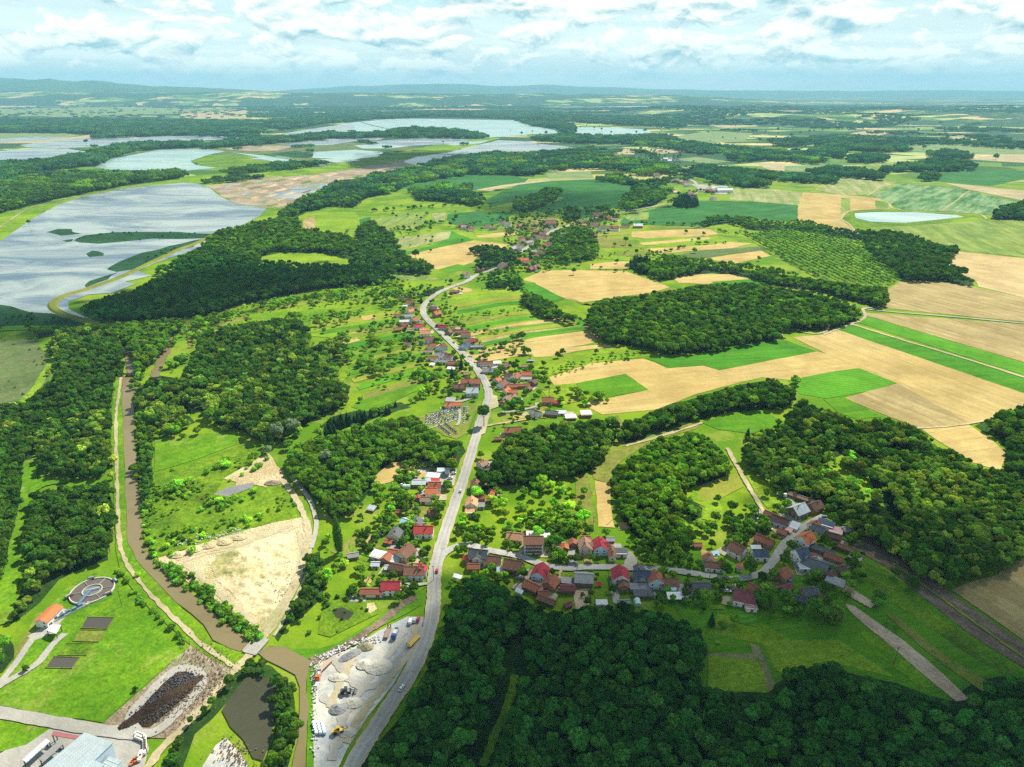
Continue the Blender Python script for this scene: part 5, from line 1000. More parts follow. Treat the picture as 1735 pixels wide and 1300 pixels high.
patch_scat([(0,520),(60,535),(130,545),(165,550),(100,552),(0,550)], 6, 1.2, 'fg', 'bush', 'scrub', .8)
for p in [[(125,408),(145,399),(194,394),(305,394),(357,397),(346,405),(260,405),(166,414)], [(182,457),(222,436),(287,418),(346,406),(325,419),(270,439),(194,460)], [(144,431),(155,426),(181,430),(160,436)], [(80,394),(118,389),(139,397)]]:
    patch_scat(p, 9, 1.0, 'fg', 'bush', 'scrub', .7)
patch_scat([(1395,790),(1430,770),(1470,800),(1490,840),(1500,870),(1450,850),(1400,815)], 6, .9, 'lite', 'small', 'small_trees', .5)
patch_scat([(1040,250),(1160,262),(1200,290),(1140,300),(1060,290)], 40, 1.5, 'blue', 'small', 'small_trees', .8)
patch_scat([(560,240),(1200,196),(1600,215),(1735,240),(1735,300),(1200,250)], 95, 2.2, 'blue', 'small', 'small_trees', .5)

for p_, sp_, sz_, tn_, sh_ in [([(800,468),(880,415),(940,378),(1030,352),(1050,366),(960,400),(900,440),(830,480)], 7, 1.1, 'dark', .9), ([(860,430),(905,412),(945,392),(1000,400),(1010,440),(900,455)], 7, 1.0, 'mid', .6), ([(232,640),(330,600),(345,700),(420,735),(400,745),(300,745),(240,740)], 5, 1.1, 'mid', .7), ([(590,590),(700,590),(745,665),(700,690),(600,700)], 6, 1.0, 'mid', .45), ([(800,700),(840,705),(835,760),(805,770)], 6, 1.1, 'dark', .35),
  ([(560,880),(600,880),(600,940),(560,1010),(530,1010)], 6, 1.2, 'mid', .5), ([(300,545),(700,472),(705,520),(620,545),(520,540),(330,590)], 5.5, .9, 'mid', .8), ([(620,400),(700,330),(960,340),(960,370),(800,400),(700,470)], 17, 1.2, 'dark', .35),
  ([(1090,700),(1190,715),(1180,735),(1060,760)], 9, .9, 'mid', .3), ([(960,380),(1300,380),(1310,450),(1000,470)], 20, 1.0, 'dark', .25), ([(480,560),(560,540),(640,560),(640,640),(560,600)], 6, 1.0, 'mid', .6), ([(400,735),(480,735),(560,735),(540,760),(480,765),(420,760)], 6, 1.2, 'mid', .5),
  ([(640,810),(745,800),(740,900),(640,930),(570,890)], 6, .8, 'mid', .45), ([(800,860),(960,820),(960,930),(800,920)], 8, .8, 'bright', .35), ([(30,560),(120,560),(100,640),(60,680),(90,600)], 7, 1.1, 'olive', .5), ([(195,560),(320,560),(260,650),(232,640)], 7, 1.1, 'mid', .4),
  ([(0,680),(60,640),(195,640),(195,960),(0,1050)], 8, 1.2, 'olive', .18), ([(700,470),(900,500),(1000,560),(800,620),(760,560)], 14, .8, 'dark', .2), ([(870,380),(960,370),(1010,400),(1000,450),(860,470)], 10, 1.2, 'dark', .4), ([(1080,240),(1240,300),(1200,340),(1050,320)], 24, 1.6, 'dark', .45), ([(1250,740),(1400,695),(1500,718),(1560,740),(1640,795),(1735,835),(1735,960),(1560,980),(1400,880)], 9, 1.2, 'olive', .35)]:
    patch_scat(p_, sp_, sz_, tn_, 'small', 'small_trees', sh_)
# woods and thickets over the far plain
gx, gy = np.meshgrid(np.arange(-6500, 7500, 62), np.arange(2700, 10500, 62)); X = gx.ravel() + rng.uniform(-28, 28, gx.size); Y = gy.ravel() + rng.uniform(-28, 28, gx.size)
u, v = proj(X, Y, 0.0); k = (u > -60) & (u < 1800) & (fbm(X / 700 + 9, Y / 420 + 3, 83, 5) + np.clip((Y - 4500) / 30000, 0, .09) > .515)
for nm_, mt_, pts_ in LAKES: k &= ~inpoly(u, v, [(p[0], p[1]) for p in pts_])
k &= ~inpoly(u, v, [(-300,180),(420,182),(420,204),(-300,204)]) | (rng.uniform(size=X.size) < .10)
k &= ~inpoly(u, v, [(-60,226),(380,226),(560,200),(960,200),(1110,215),(1000,250),(860,275),(700,285),(400,300),(-60,300)]) | (rng.uniform(size=X.size) < .12)
X, Y = X[k], Y[k]; n = X.size; hh = np.maximum(0, (np.clip((Y - 4700) / 900, 0, 1) * np.clip((9500 - Y) / 1500, 0, 1) * np.clip((X - 300) / 1500, 0, 1)) * (fbm(X / 900, Y / 900, 21) - .32) * 130 - 2)
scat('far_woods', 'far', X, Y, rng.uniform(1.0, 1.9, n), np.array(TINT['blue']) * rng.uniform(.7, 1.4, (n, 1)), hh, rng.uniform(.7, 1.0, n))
# the trees that show largest are things of their own; all the rest of them is one mass
NT = [np.concatenate([a[i] for a in near_trees]) for i in range(5)]
u, v = proj(NT[0], NT[1], 9 * NT[2]); size = NT[2] / np.hypot(NT[0], np.hypot(NT[1], CH))
size[(u < 5) | (u > 1730) | (v > 1310)] = 0
order = np.argsort(-size); own = order[:225]; rest = order[225:]
def make_tree(name, cr, tr, loc, s, tint, label, cat, group=None, sz=None):
    r = empty(name, loc, random.uniform(0, 6.28)); r.scale = (s, s, sz or s); tag(r, label, cat, group)
    c = link('crown', cr, None, r); c['tint'] = [float(q_) for q_ in tint]; link('trunk', tr, None, r); return r
for i in own:
    b = BROAD[i % len(BROAD)]
    make_tree('forest_tree', b[0], b[1], (NT[0][i], NT[1][i], 0), float(NT[2][i]), NT[3][i], 'dark green broadleaf tree standing in the dense shaded wood nearest the camera', 'tree', 'trees of the dark wood in the foreground')
c = NT[4][rest] > 0
for mask, nm, key in ((~c, 'woodland', 'near'), (c, 'conifer_stand', 'con')):
    r_ = rest[mask]; scat(nm, key, NT[0][r_], NT[1][r_], NT[2][r_], NT[3][r_])
# single trees that stand out: (u, v of the foot, kind, scale, tint, label)
SOLO = [
 (575,938,'p',1.0,'dark','tall narrow dark poplar standing alone by the garden plots'),
 (473,752,'b',1.15,'silver','left one of two big silvery willows above the sand clearing'), (500,745,'b',1.2,'silver','right one of two big silvery willows above the sand clearing'),
 (553,790,'b',.9,'silver','silver leaved tree among green woods above the sandy track'), (455,770,'s',1.3,'silver','small silver bush tree at the top corner of the sand clearing'),
 (820,722,'b',1.25,'dark','large round tree on the inside of the main road bend'), (800,605+110,'s',.1,'dark',None),
 (803,560,'c',.8,'con',None), (714,514,'c',.75,'con','dark conifer left of the road where the upper curve begins'), (797,668,'c',.8,'con','dark spruce in front of the pale blue house by the road'),
 (782,627,'c',.9,'con','tall dark conifer beside the main road below the lorry roofs'), (766,640,'c',.8,'con','dark conifer in the gardens left of the main road'),
 (972,466,'b',.8,'dark','lone round tree at the upper edge of the pale wheat field'), (1060,415,'b',1.0,'dark','largest of three trees beside the curved farm track'), (1067,424,'b',.7,'dark','middle one of three trees beside the curved farm track'), (1078,434,'b',.8,'dark','lowest one of three trees beside the curved farm track'),
 (945,607,'s',1.2,'dark','left tree of the pair standing in the green strip above the orchard'), (953,602,'s',1.3,'dark','right tree of the pair standing in the green strip above the orchard'), (921,622,'s',1.2,'dark','dark tree at the left end of the young orchard'),
 (1010,600,'s',1.0,'dark','small tree at the right end of the green strip above the orchard'), (930,655,'s',1.0,'dark','round bush tree at the left tip of the narrow wheat strip'),
 (1266,745,'c',.8,'con','pointed dark conifer beside the bright green field in the wood'), (1205,1060,'c',.6,'con','small dark conifer on the shaded meadow edge by the wood'),
 (1545,998,'s',1.3,'dark','round bush tree standing on the brown ploughed strip'), (1516,978,'s',1.0,'dark','small bush tree at the upper edge of the meadow by ploughed soil'),
 (1215,852,'s',1.0,'dark','small tree on the bright meadow left of the gravel lane'), (1240,868,'s',1.4,'dark','taller of two trees in the meadow left of the gravel lane'), (1235,880,'s',1.1,'dark','lower of two trees in the meadow left of the gravel lane'),
 (791,920,'s',1.3,'mid','round tree where the village road leaves the main road'), (805,890,'s',1.4,'dark','round dark tree in the garden right of the main road'),
 (745,872,'s',1.6,'mid','leafy tree over the brown shed left of the main road'), (702,880,'s',1.1,'bright','bright green tree above the charcoal roofed house'), (692,910,'s',1.0,'mid','tree between the red roofed house and charcoal roofed house'),
 (665,975+10,'s',1.2,'dark','dark round tree beside the long brown roofs left of the road'), (684,1003,'s',.8,'mid','small tree right of the crimson roofed farmhouse'), (700,1001,'s',.7,'mid','smaller of the two garden trees right of the crimson roofed farmhouse'),
 (52,245,'b',1.3,'dark',None), (147,246,'b',2.2,'dark','lone round tree on the thin spit between two far lakes'), (50,384,'b',.9,'dark','lone tree on the grassy dyke beside the big lake'),
 (1230,975,'s',1.3,'dark','dark tree beside the village road near the brown gabled house'), (1270,975,'s',1.6,'dark','largest tree by the bend of the village road'), (1395,925,'s',1.3,'dark','dark tree between the long grey sheds of the farmyard'),
 (1480,915,'s',1.2,'dark','bush tree at the top of the ploughed strip'), (1125,930,'s',1.2,'bright','bright tree on the wood edge near the red roofs'),
 (885,700+0,'s',1.2,'mid','round tree left of the pale lane behind the road bend'), (872,628,'s',1.6,'dark','round tree between the grey roofed house and orange roof'), (738,598,'s',.9,'bright',None),
 (803,740,'s',1.0,'mid',None), (230,1172,'s',.5,'dark','tiny lone bush on the lawn of the treatment works'), (45,1178-40,'s',.6,'dark','small bush between the two entry lanes of the treatment works'),
]
for (u_, v_, k_, s_, tn, lb) in SOLO:
    if not lb: continue
    x, y = P(u_, v_); g_ = {'p': [POP], 'b': BROAD, 's': SMALL, 'c': CON}[k_]; b = g_[int(u_) % len(g_)]
    nm = {'p': 'poplar_tree', 'b': 'broadleaf_tree', 's': 'garden_tree', 'c': 'conifer_tree'}[k_]
    make_tree(nm, b[0], b[1], (x, y, 0), s_ * .86, TINT[tn], lb, 'tree', None, s_ * (1.1 if k_ == 'p' else .86))

# ---------------------------------------------------------------- buildings
_boxme = {}
def unit_box(name, sx, sy, sz):
    k = (name, round(sx, 2), round(sy, 2), round(sz, 2))
    if k not in _boxme: v, f = box(0, 0, 0, sx, sy, sz); _boxme[k] = mesh(name, v, f)
    return _boxme[k]
def part(name, me, mt, parent, loc=(0, 0, 0), rz=0.0):
    o = bpy.data.objects.new(name, me); COL.objects.link(o); o.parent = parent; o.location = loc; o.rotation_euler = (0, 0, rz)
    m_ = M[mt] if isinstance(mt, str) else mt
    if not me.materials: me.materials.append(m_)
    elif me.materials[0] != m_: o.material_slots[0].link = 'OBJECT'; o.material_slots[0].material = m_
    return o
BUILT = []           # (u, v, root, roof key, wall key, kind word)
def gable(root, w_, d, h, roof, wall, rise=None, detail=True, over=.38, base=0.0, chim=True, kind='house', rot=0.0):
    r = rise if rise is not None else d * .36
    x, y = w_ / 2, d / 2
    V = [(-x, -y, base), (x, -y, base), (x, y, base), (-x, y, base), (-x, -y, h), (x, -y, h), (x, y, h), (-x, y, h), (-x, 0, h + r), (x, 0, h + r)]
    F = [(0, 1, 5, 4), (2, 3, 7, 6), (1, 2, 6, 9, 5), (3, 0, 4, 8, 7), (4, 5, 9, 8), (6, 7, 8, 9)]
    part('wall', mesh('wall', V, F[:4]), WALLM[wall], root)
    k = (r / y); X = x + over; t = .16
    def slope(s):
        V = []
        for zz in (0.05, .05 + t):
            V += [(-X, 0, h + r + zz), (X, 0, h + r + zz), (X, s * (y + over), h - over * k + zz), (-X, s * (y + over), h - over * k + zz)]
        F = [(0, 1, 2, 3), (4, 7, 6, 5), (0, 4, 5, 1), (1, 5, 6, 2), (2, 6, 7, 3), (3, 7, 4, 0)]
        if s > 0: F = [f[::-1] for f in F]
        return V, F
    v1, f1 = slope(-1); v2, f2 = slope(1)
    f2 = [tuple(i + 8 for i in f) for f in f2]
    ro = part('roof', mesh('roof', v1 + v2, [f[::-1] for f in f1 + f2]), 'roof_' + roof, root)
    if detail:
        part('ridge_cap', unit_box('ridge_cap', round(2 * X), .35, .16), 'roof_' + roof, ro, (0, 0, h + r + .27))
    if chim:
        part('chimney', unit_box('chimney', .6, .5, 1.3), 'brickw', ro, (x * random.choice([-.45, .35]), y * random.choice([-.2, .25]), h + r + .45))
    if detail:
        cam_v = Vector((-root.location.x, -root.location.y)).normalized(); a = rot
        for nx_, ny_, L, off in ((0, -1, w_, y), (0, 1, w_, y), (-1, 0, d, x), (1, 0, d, x)):
            wx = nx_ * math.cos(a) - ny_ * math.sin(a); wy = nx_ * math.sin(a) + ny_ * math.cos(a)
            if wx * cam_v.x + wy * cam_v.y < .15: continue
            n_ = max(1, int(L / 2.6)); st = [1.2] if h < 3.3 else ([1.1, 2.9] if h < 5.4 else [1.0, 3.0, 5.0])
            for zi, z in enumerate(st):
                for q_ in range(n_):
                    p = (q_ + .5) / n_ * L - L / 2
                    lx, ly = (p, ny_ * (off + .03)) if ny_ else (nx_ * (off + .03), p)
                    if zi == 0 and q_ == n_ // 2 and ny_ == -1 and kind == 'house': part('door', unit_box('door', .9, .1, 1.7), 'door', root, (lx, ly, .87), 0 if ny_ else R(90)); continue
                    if kind != 'house' and q_ % 2: continue
                    if kind in ('shed', 'barn') and ny_ != 0: part('door', unit_box('barn_door', 1.8, .1, 1.7), 'wood', root, (lx, ly, .87), 0)
                    else:
                        fr = part('window', unit_box('window_frame', 1.0, .08, 1.05), 'frame', root, (lx, ly, z), 0 if ny_ else R(90))
                        part('pane', unit_box('pane', .8, .1, .85), 'glass', fr, (0, 0, 0))
    return ro
def build(u, v, w_, d, rot, roof, wall, h, kind, detail=True):
    w_, d, h = w_ * .64, d * .64, h * .74
    z = h * .6 + 1 if kind in 'hxtm' else 1.5 + h * .4
    x, y = P(u, v, z); rt = R(rot); nm = {'h': 'house', 'x': 'house', 't': 'house', 'b': 'barn', 's': 'shed', 'f': 'shed', 'c': 'canopy', 'g': 'greenhouse'}[kind]
    root = empty(nm, (x, y, 0), rt)
    if kind in 'hx':
        ro = gable(root, w_, d, h, roof, wall, detail=detail, rot=rt)
        if kind == 'x':   # cross gable dormer
            dd = min(4.0, w_ * .38); r = dd * .36; yy = d / 2 + .45; zt = h + .6
            V = [(-dd / 2, -yy, h - .4), (dd / 2, -yy, h - .4), (dd / 2, -yy, zt), (0, -yy, zt + r), (-dd / 2, -yy, zt), (dd / 2, 0, zt), (0, 0, zt + r), (-dd / 2, 0, zt), (dd / 2, 0, h), (-dd / 2, 0, h)]
            part('dormer_wall', mesh('dormer_wall', V, [(0, 1, 2, 3, 4), (1, 8, 5, 2), (0, 4, 7, 9)]), WALLM[wall], root)
            o = .35; V = []
            for zz in (.04, .2): V += [(0, -yy - o, zt + r + zz), (0, .3, zt + r + zz), (-dd / 2 - o, .3, zt - o * .7 + zz), (-dd / 2 - o, -yy - o, zt - o * .7 + zz), (dd / 2 + o, -yy - o, zt - o * .7 + zz), (dd / 2 + o, .3, zt - o * .7 + zz)]
            part('dormer_roof', mesh('dormer_roof', V, [(0, 3, 2, 1), (0, 1, 5, 4), (6, 7, 8, 9), (6, 10, 11, 7), (0, 6, 9, 3), (0, 4, 10, 6)]), 'roof_' + roof, ro)
    elif kind == 't':   # tall house with balconies
        gable(root, w_, d, h, roof, wall, detail=True, rot=rt)
        for k in range(3):
            b = part('balcony', unit_box('balcony', w_ * .86, 1.5, .2), 'concrete', root, (0, -d / 2 - .77, 1.95 * k + 1.9))
            part('railing', unit_box('railing', w_ * .86, .08, .8), 'door', b, (0, -.7, .5))
    elif kind in 'bs':
        gable(root, w_, d, h, roof, wall, rise=d * .26, detail=detail, over=.35, chim=False, kind='barn' if kind == 'b' else 'shed', rot=rt)
    elif kind in 'fc':
        x_, y_ = w_ / 2, d / 2; tl = .35
        if kind == 'f': part('wall', mesh('wall', *box(0, 0, h / 2, w_ - .4, d - .4, h)), WALLM[wall], root)
        else:
            for sx in (-1, 1):
                for sy in (-1, 1): part('post', unit_box('post', .2, .2, h), 'dark', root, (sx * (x_ - .3), sy * (y_ - .3), h / 2))
        V, F = box(0, 0, h + .15, w_ + .3, d + .3, .18); V = [(a, b, c_ + (b / d) * tl * 2) for a, b, c_ in V]
        part('roof', mesh('roof', V, F), 'roof_' + roof, root)
        if kind == 'f' and detail: part('door', unit_box('shed_door', 1.2, .1, 1.5), 'wood', root, (0, -y_ + .14, .77))
    else:
        n = 8; V = []; F = []
        for i in (0, 1):
            for k in range(n + 1):
                an = math.pi * k / n; V.append(((i - .5) * w_, math.cos(an) * d / 2, math.sin(an) * h))
        for k in range(n): F.append((k, k + 1, n + 2 + k, n + 1 + k))
        F += [tuple(range(n, -1, -1)), tuple(range(n + 1, 2 * n + 2))]
        part('cover', mesh('cover', V, F), 'gg', root)
        for i in range(4):
            V2 = []; F2 = []
            for k in range(n + 1):
                an = math.pi * k / n
                for rr in (1.0, 1.04): V2 += [((i / 3 - .5) * w_ - .06, math.cos(an) * d / 2 * rr, math.sin(an) * h * rr), ((i / 3 - .5) * w_ + .06, math.cos(an) * d / 2 * rr, math.sin(an) * h * rr)]
            for k in range(n): a_ = 4 * k; F2 += [(a_ + 2, a_ + 3, a_ + 7, a_ + 6), (a_, a_ + 2, a_ + 6, a_ + 4), (a_ + 1, a_ + 5, a_ + 7, a_ + 3)]
            part('hoop', mesh('hoop', V2, F2), 'frame', root)
    BUILT.append([u, v, root, roof, wall, kind]); return root

ZA, ZB, ZC_, ZD, ZE, ZF, ZG = Z((560, 750), 4.3325), Z((830, 850), 4.3325), Z((1180, 800), 4.3325), Z((740, 580), 6.19), Z((640, 470), 8.665), Z((780, 340), 6.19), Z((1000, 250), 6.19)
HA = [(650,290,12,8,0,'pgrey','k',3.2,'b'),(705,275,8,6,0,'pgrey','g',3,'f'),(768,275,8,5,0,'red','c',3,'f'),(765,315,11,9,0,'rust','w',4,'h'),(560,305,7,5,0,'x','w',2.6,'g'),(595,380,8,4.5,-25,'x','w',2.4,'g'),
 (740,360,10,9,0,'orange','w',4.2,'h'),(785,375,5,5,0,'rust','w',3,'f'),(703,415,10,7,0,'tan','w',3,'s'),(643,400,4,5,90,'red','k',2.6,'s'),(500,500,5,4,0,'rust','o',2.4,'s'),(752,505,8,8,30,'brown','o',3,'s'),
 (755,238,12,6,-10,'white','w',3,'c'),(830,200,12,5,0,'pgrey','w',3,'f'),(885,135,9,7,0,'orange','w',3.4,'h'),
 (565,580,10,8,-25,'lblue','w',3,'s'),(632,590,9,9,90,'dgrey','w',4,'h'),(685,645,15,10,0,'red','w',4.6,'h'),(475,672,9,10,75,'dgrey','c',4.4,'h'),(425,720,6,4,-15,'orange','k',2.4,'s'),
 (350,820,11,8,-20,'white','g',3.2,'f'),(410,842,7,8,70,'rust','k',3,'s'),(468,800,10,6,-15,'rust','k',3.2,'s'),(552,808,12,11,60,'brown','c',5,'h'),(462,855,8,6,-20,'pgrey','w',2.8,'f'),
 (508,915,15,8,-15,'dbrown','k',3.4,'b'),(615,945,14,10,0,'brown','w',4.6,'h'),(660,935,6,9,90,'crimson','w',4.8,'h'),(570,930,6,5,0,'porange','w',3,'f'),(430,910,6,5,0,'pgrey','o',2.4,'s'),
 (445,1055,13,10,0,'crimson','w',4.6,'h'),(300,1088,15,7,0,'rust','c',3,'b'),(330,885,6,5,0,'pgrey','w',2.4,'s'),(165,820,8,6,15,'grey','o',2.4,'s'),(300,475,7,6,-20,'pgrey','o',2.2,'f'),
 (1070,308,10,10,90,'brown','c',5.2,'h'),(1095,397,9,6,0,'rust','k',2.8,'s'),(1195,368,3.5,9,-20,'orange','k',2.6,'s'),(1165,412,4,4,0,'rust','o',2.4,'s'),(1035,445,11,10,90,'porange','c',4.2,'h'),(1022,503,8,5,0,'porange','w',2.8,'f'),(1112,150,8,8,45,'porange','w',3,'h'),(1110,455,5,5,0,'grey','g',2.8,'f'),(1180,192,7,6,0,'brown','w',3,'s'),
 (1355,690,13,9,-10,'porange','c',3.8,'h'),(1490,735,15,11,0,'brown','w',8.2,'t'),(1575,680,8,10,0,'white','w',4,'f'),(1470,680,7,9,0,'pgrey','c',3.5,'f'),
 (1085,825,14,11,-8,'dgrey','w',5.4,'x'),(1190,862,13,9,-8,'brown','w',3.8,'h'),(1050,905,9,7,0,'rust','k',3,'s'),(932,978,4,6,80,'white','w',2.4,'f'),(1340,900,13,12,-15,'brown','o',4.4,'h'),(1250,930,6,5,0,'pgrey','w',2.5,'f'),(1005,850,5,7,80,'red','k',3,'s'),
 (1540,955,12,11,70,'crimson','b',5.4,'x'),(1620,1028,10,10,60,'rust','k',4,'h'),(1480,1050,12,9,-35,'rust','k',3.4,'b'),(1530,1065,7,6,60,'tan','o',3,'s'),(1560,1105,7,6,0,'rust','k',3,'s'),(1585,1150,13,6,-30,'brown','o',2.8,'s'),(1385,1085,4,5,70,'pgrey','w',2.2,'f')]
HB_ = [(610,298,6,7,90,'rust','k',3,'s'),(700,325,12,10,90,'tan','p',4.6,'x'),(808,325,12,11,90,'crimson','b',5,'x'),(893,370,13,5.5,90,'brown','c',3.4,'h'),(965,365,9,7,0,'dgrey','w',3,'f'),(705,265,7,6,0,'rust','k',2.8,'s'),(548,330,5.5,6,90,'orange','o',3,'s'),
 (572,632,10,7,0,'maroon','o',3,'s'),(690,562,13,12,-5,'grey','o',4,'b'),(800,600,4,3,0,'red','p',1.8,'f'),(572,748,5,4,30,'maroon','o',2.2,'s'),(822,733,8,4,0,'white','w',2,'f'),
 (958,540,12,12,90,'crimson','w',4.8,'h'),(978,605,8,7,90,'brown','k',3.4,'s'),(1112,545,12,10,0,'navy','g',5.4,'x'),(1095,510,8,7,90,'dgrey','g',5.8,'h'),(1098,622,14,5.5,0,'grey','g',3,'f'),(1122,668,13,6,0,'dgrey','o',2.8,'f'),(1086,720,6,5,90,'x','w',2.6,'g'),(983,733,8,5,5,'grey','o',2.6,'s'),
 (1213,572,10,11,90,'rust','b',5.6,'h'),(1318,595,12,9,0,'brown','w',3.6,'h'),(1330,635,7,4,0,'lblue','w',3,'f'),(1188,670,4,6,90,'dgrey','g',2.4,'f'),(1360,690,11,6,0,'white','c',3,'c'),(1548,625,12,11,0,'dgrey','k',4,'b'),(1648,468,14,7,-8,'brown','w',3.8,'h'),(1603,420,6,8,80,'brown','w',3.8,'h'),
 (1660,370,5,4,0,'lblue','w',1.2,'f'),(570,575,7,9,90,'grey','o',2.4,'f'),(885,270,6,5,0,'grey','o',2.4,'s'),(1525,310,6,5,0,'rust','o',2.4,'s')]
HC = [(303,570,12,11,-50,'brown','w',5,'h'),(465,598,11,9,0,'navy','w',4,'h'),(440,560,8,6,0,'pgrey','w',3.4,'f'),(500,500,14,8,-40,'rust','k',3.6,'h'),(615,358,14,9,-38,'dbrown','b',4.4,'h'),(745,280,14,13,-150,'pgrey','o',4.6,'h'),(868,250,12,10,30,'dbrown','k',4,'h'),(770,182,22,5,-40,'tan','o',2.8,'b'),(540,305,9,6,-45,'maroon','k',3,'s'),
 (632,435,7,7,-40,'rust','k',3,'s'),(680,422,5,5,-40,'pink','w',2.8,'f'),(722,390,7,9,-40,'pgrey','w',3,'f'),
 (865,395,7,9,40,'rust','w',5,'h'),(895,425,10,9,-45,'dgrey','w',5,'h'),(950,380,13,9,-35,'navy','w',4,'f'),(1025,425,10,8,-30,'pink','w',3,'f'),(985,460,16,7,-35,'dbrown','o',3.2,'b'),(1100,415,8,7,20,'grey','k',2.8,'s'),(1130,405,4,6,40,'rust','w',2.6,'s'),
 (800,495,12,12,35,'orange','w',5.6,'x'),(905,560,22,6,-38,'dgrey','o',3.2,'b'),(1010,622,13,7,-38,'rust','k',3,'b'),(765,605,10,11,20,'navy','w',6,'x'),(875,675,18,12,-35,'dgrey','g',3.6,'b'),(790,690,8,6,0,'pgrey','w',3,'f'),(1090,548,16,5,-40,'brown','o',2.8,'b'),
 (640,748,11,9,40,'rust','k',3.6,'h'),(675,765,7,6,-40,'dgrey','g',2.6,'f'),(660,845,9,6,30,'maroon','o',2.6,'s'),(828,875,11,8,10,'dgrey','k',3.4,'h'),(760,925,9,5,-30,'dgrey','o',2.4,'s'),(1040,710,12,7,15,'dbrown','o',3,'b'),(1022,800,13,8,-40,'grey','g',3.2,'f'),(985,750,6,8,60,'dbrown','o',3,'s'),(1030,1025,6,6,10,'maroon','o',2.6,'s'),
 (438,868,11,8,-50,'rust','k',4,'h'),(352,918,14,12,-20,'maroon','w',4.4,'h'),(403,985,8,5,0,'pink','w',2.8,'f'),(860,610,4,4,0,'rust','w',3,'f'),(318,690,5,4,70,'rust','w',2.4,'s'),(978,690,4,9,80,'white','w',2.4,'f')]
HD = [(545,298,16,8,0,'grey','g',3.2,'h'),(520,222,17,7,5,'brown','w',4,'h'),(462,210,7,7,90,'dbrown','w',3.8,'h'),(622,212,13,6,5,'white','w',3.4,'f'),(712,248,10,9,60,'dbrown','k',4,'h'),(750,355,10,8,0,'dbrown','w',3.8,'h'),(825,360,11,10,60,'rust','w',4,'h'),(940,335,13,8,0,'orange','k',3.6,'h'),(940,375,13,5,0,'grey','w',2.8,'f'),(632,397,8,9,60,'orange','b',4,'h'),
 (690,440,12,10,60,'brown','w',4.4,'h'),(780,460,13,7,5,'rust','k',3.2,'b'),(890,450,20,6,5,'rust','k',3,'b'),(1012,420,8,9,60,'dbrown','o',4,'b'),(955,485,9,7,50,'brown','k',3,'s'),(730,505,9,7,60,'orange','w',4,'h'),(795,515,12,7,0,'orange','k',3,'s'),(770,590,15,12,35,'tan','w',4,'h'),(705,625,7,8,60,'brown','k',3,'s'),(870,600,7,5,20,'pgrey','w',2.2,'f'),
 (1165,612,13,10,0,'rust','k',4,'h'),(1262,625,14,6,10,'red','k',3,'s'),(1035,745,11,10,-40,'grey','w',3.8,'h'),(1205,738,14,9,-10,'dgrey','k',3,'b'),(1310,730,11,6,0,'pgrey','w',2.8,'f'),(1405,775,12,8,5,'white','k',2.8,'f'),(1395,742,8,5,0,'pink','w',2.6,'f'),(1565,742,12,10,5,'white','k',3.6,'f'),(800,925,18,10,5,'rust','k',4,'h'),(640,1003,8,4,5,'rust','k',2.4,'s'),
 (310,418,13,9,0,'rust','k',5,'h'),(400,425,13,11,0,'rust','k',6,'h'),(228,468,14,9,0,'brown','k',4,'h'),(372,520,14,12,5,'pgrey','b',5.4,'h'),(145,600,11,9,-5,'grey','g',3,'f'),(170,655,19,7,10,'orange','w',3.6,'h'),(150,268,10,6,-10,'white','w',2.6,'f'),(310,325,7,6,20,'tan','o',2.6,'s'),(935,243,12,6,0,'tan','o',2.4,'s'),(985,182,8,4,0,'pgrey','o',2.2,'s'),(485,1275,8,7,45,'tan','w',3,'h')]
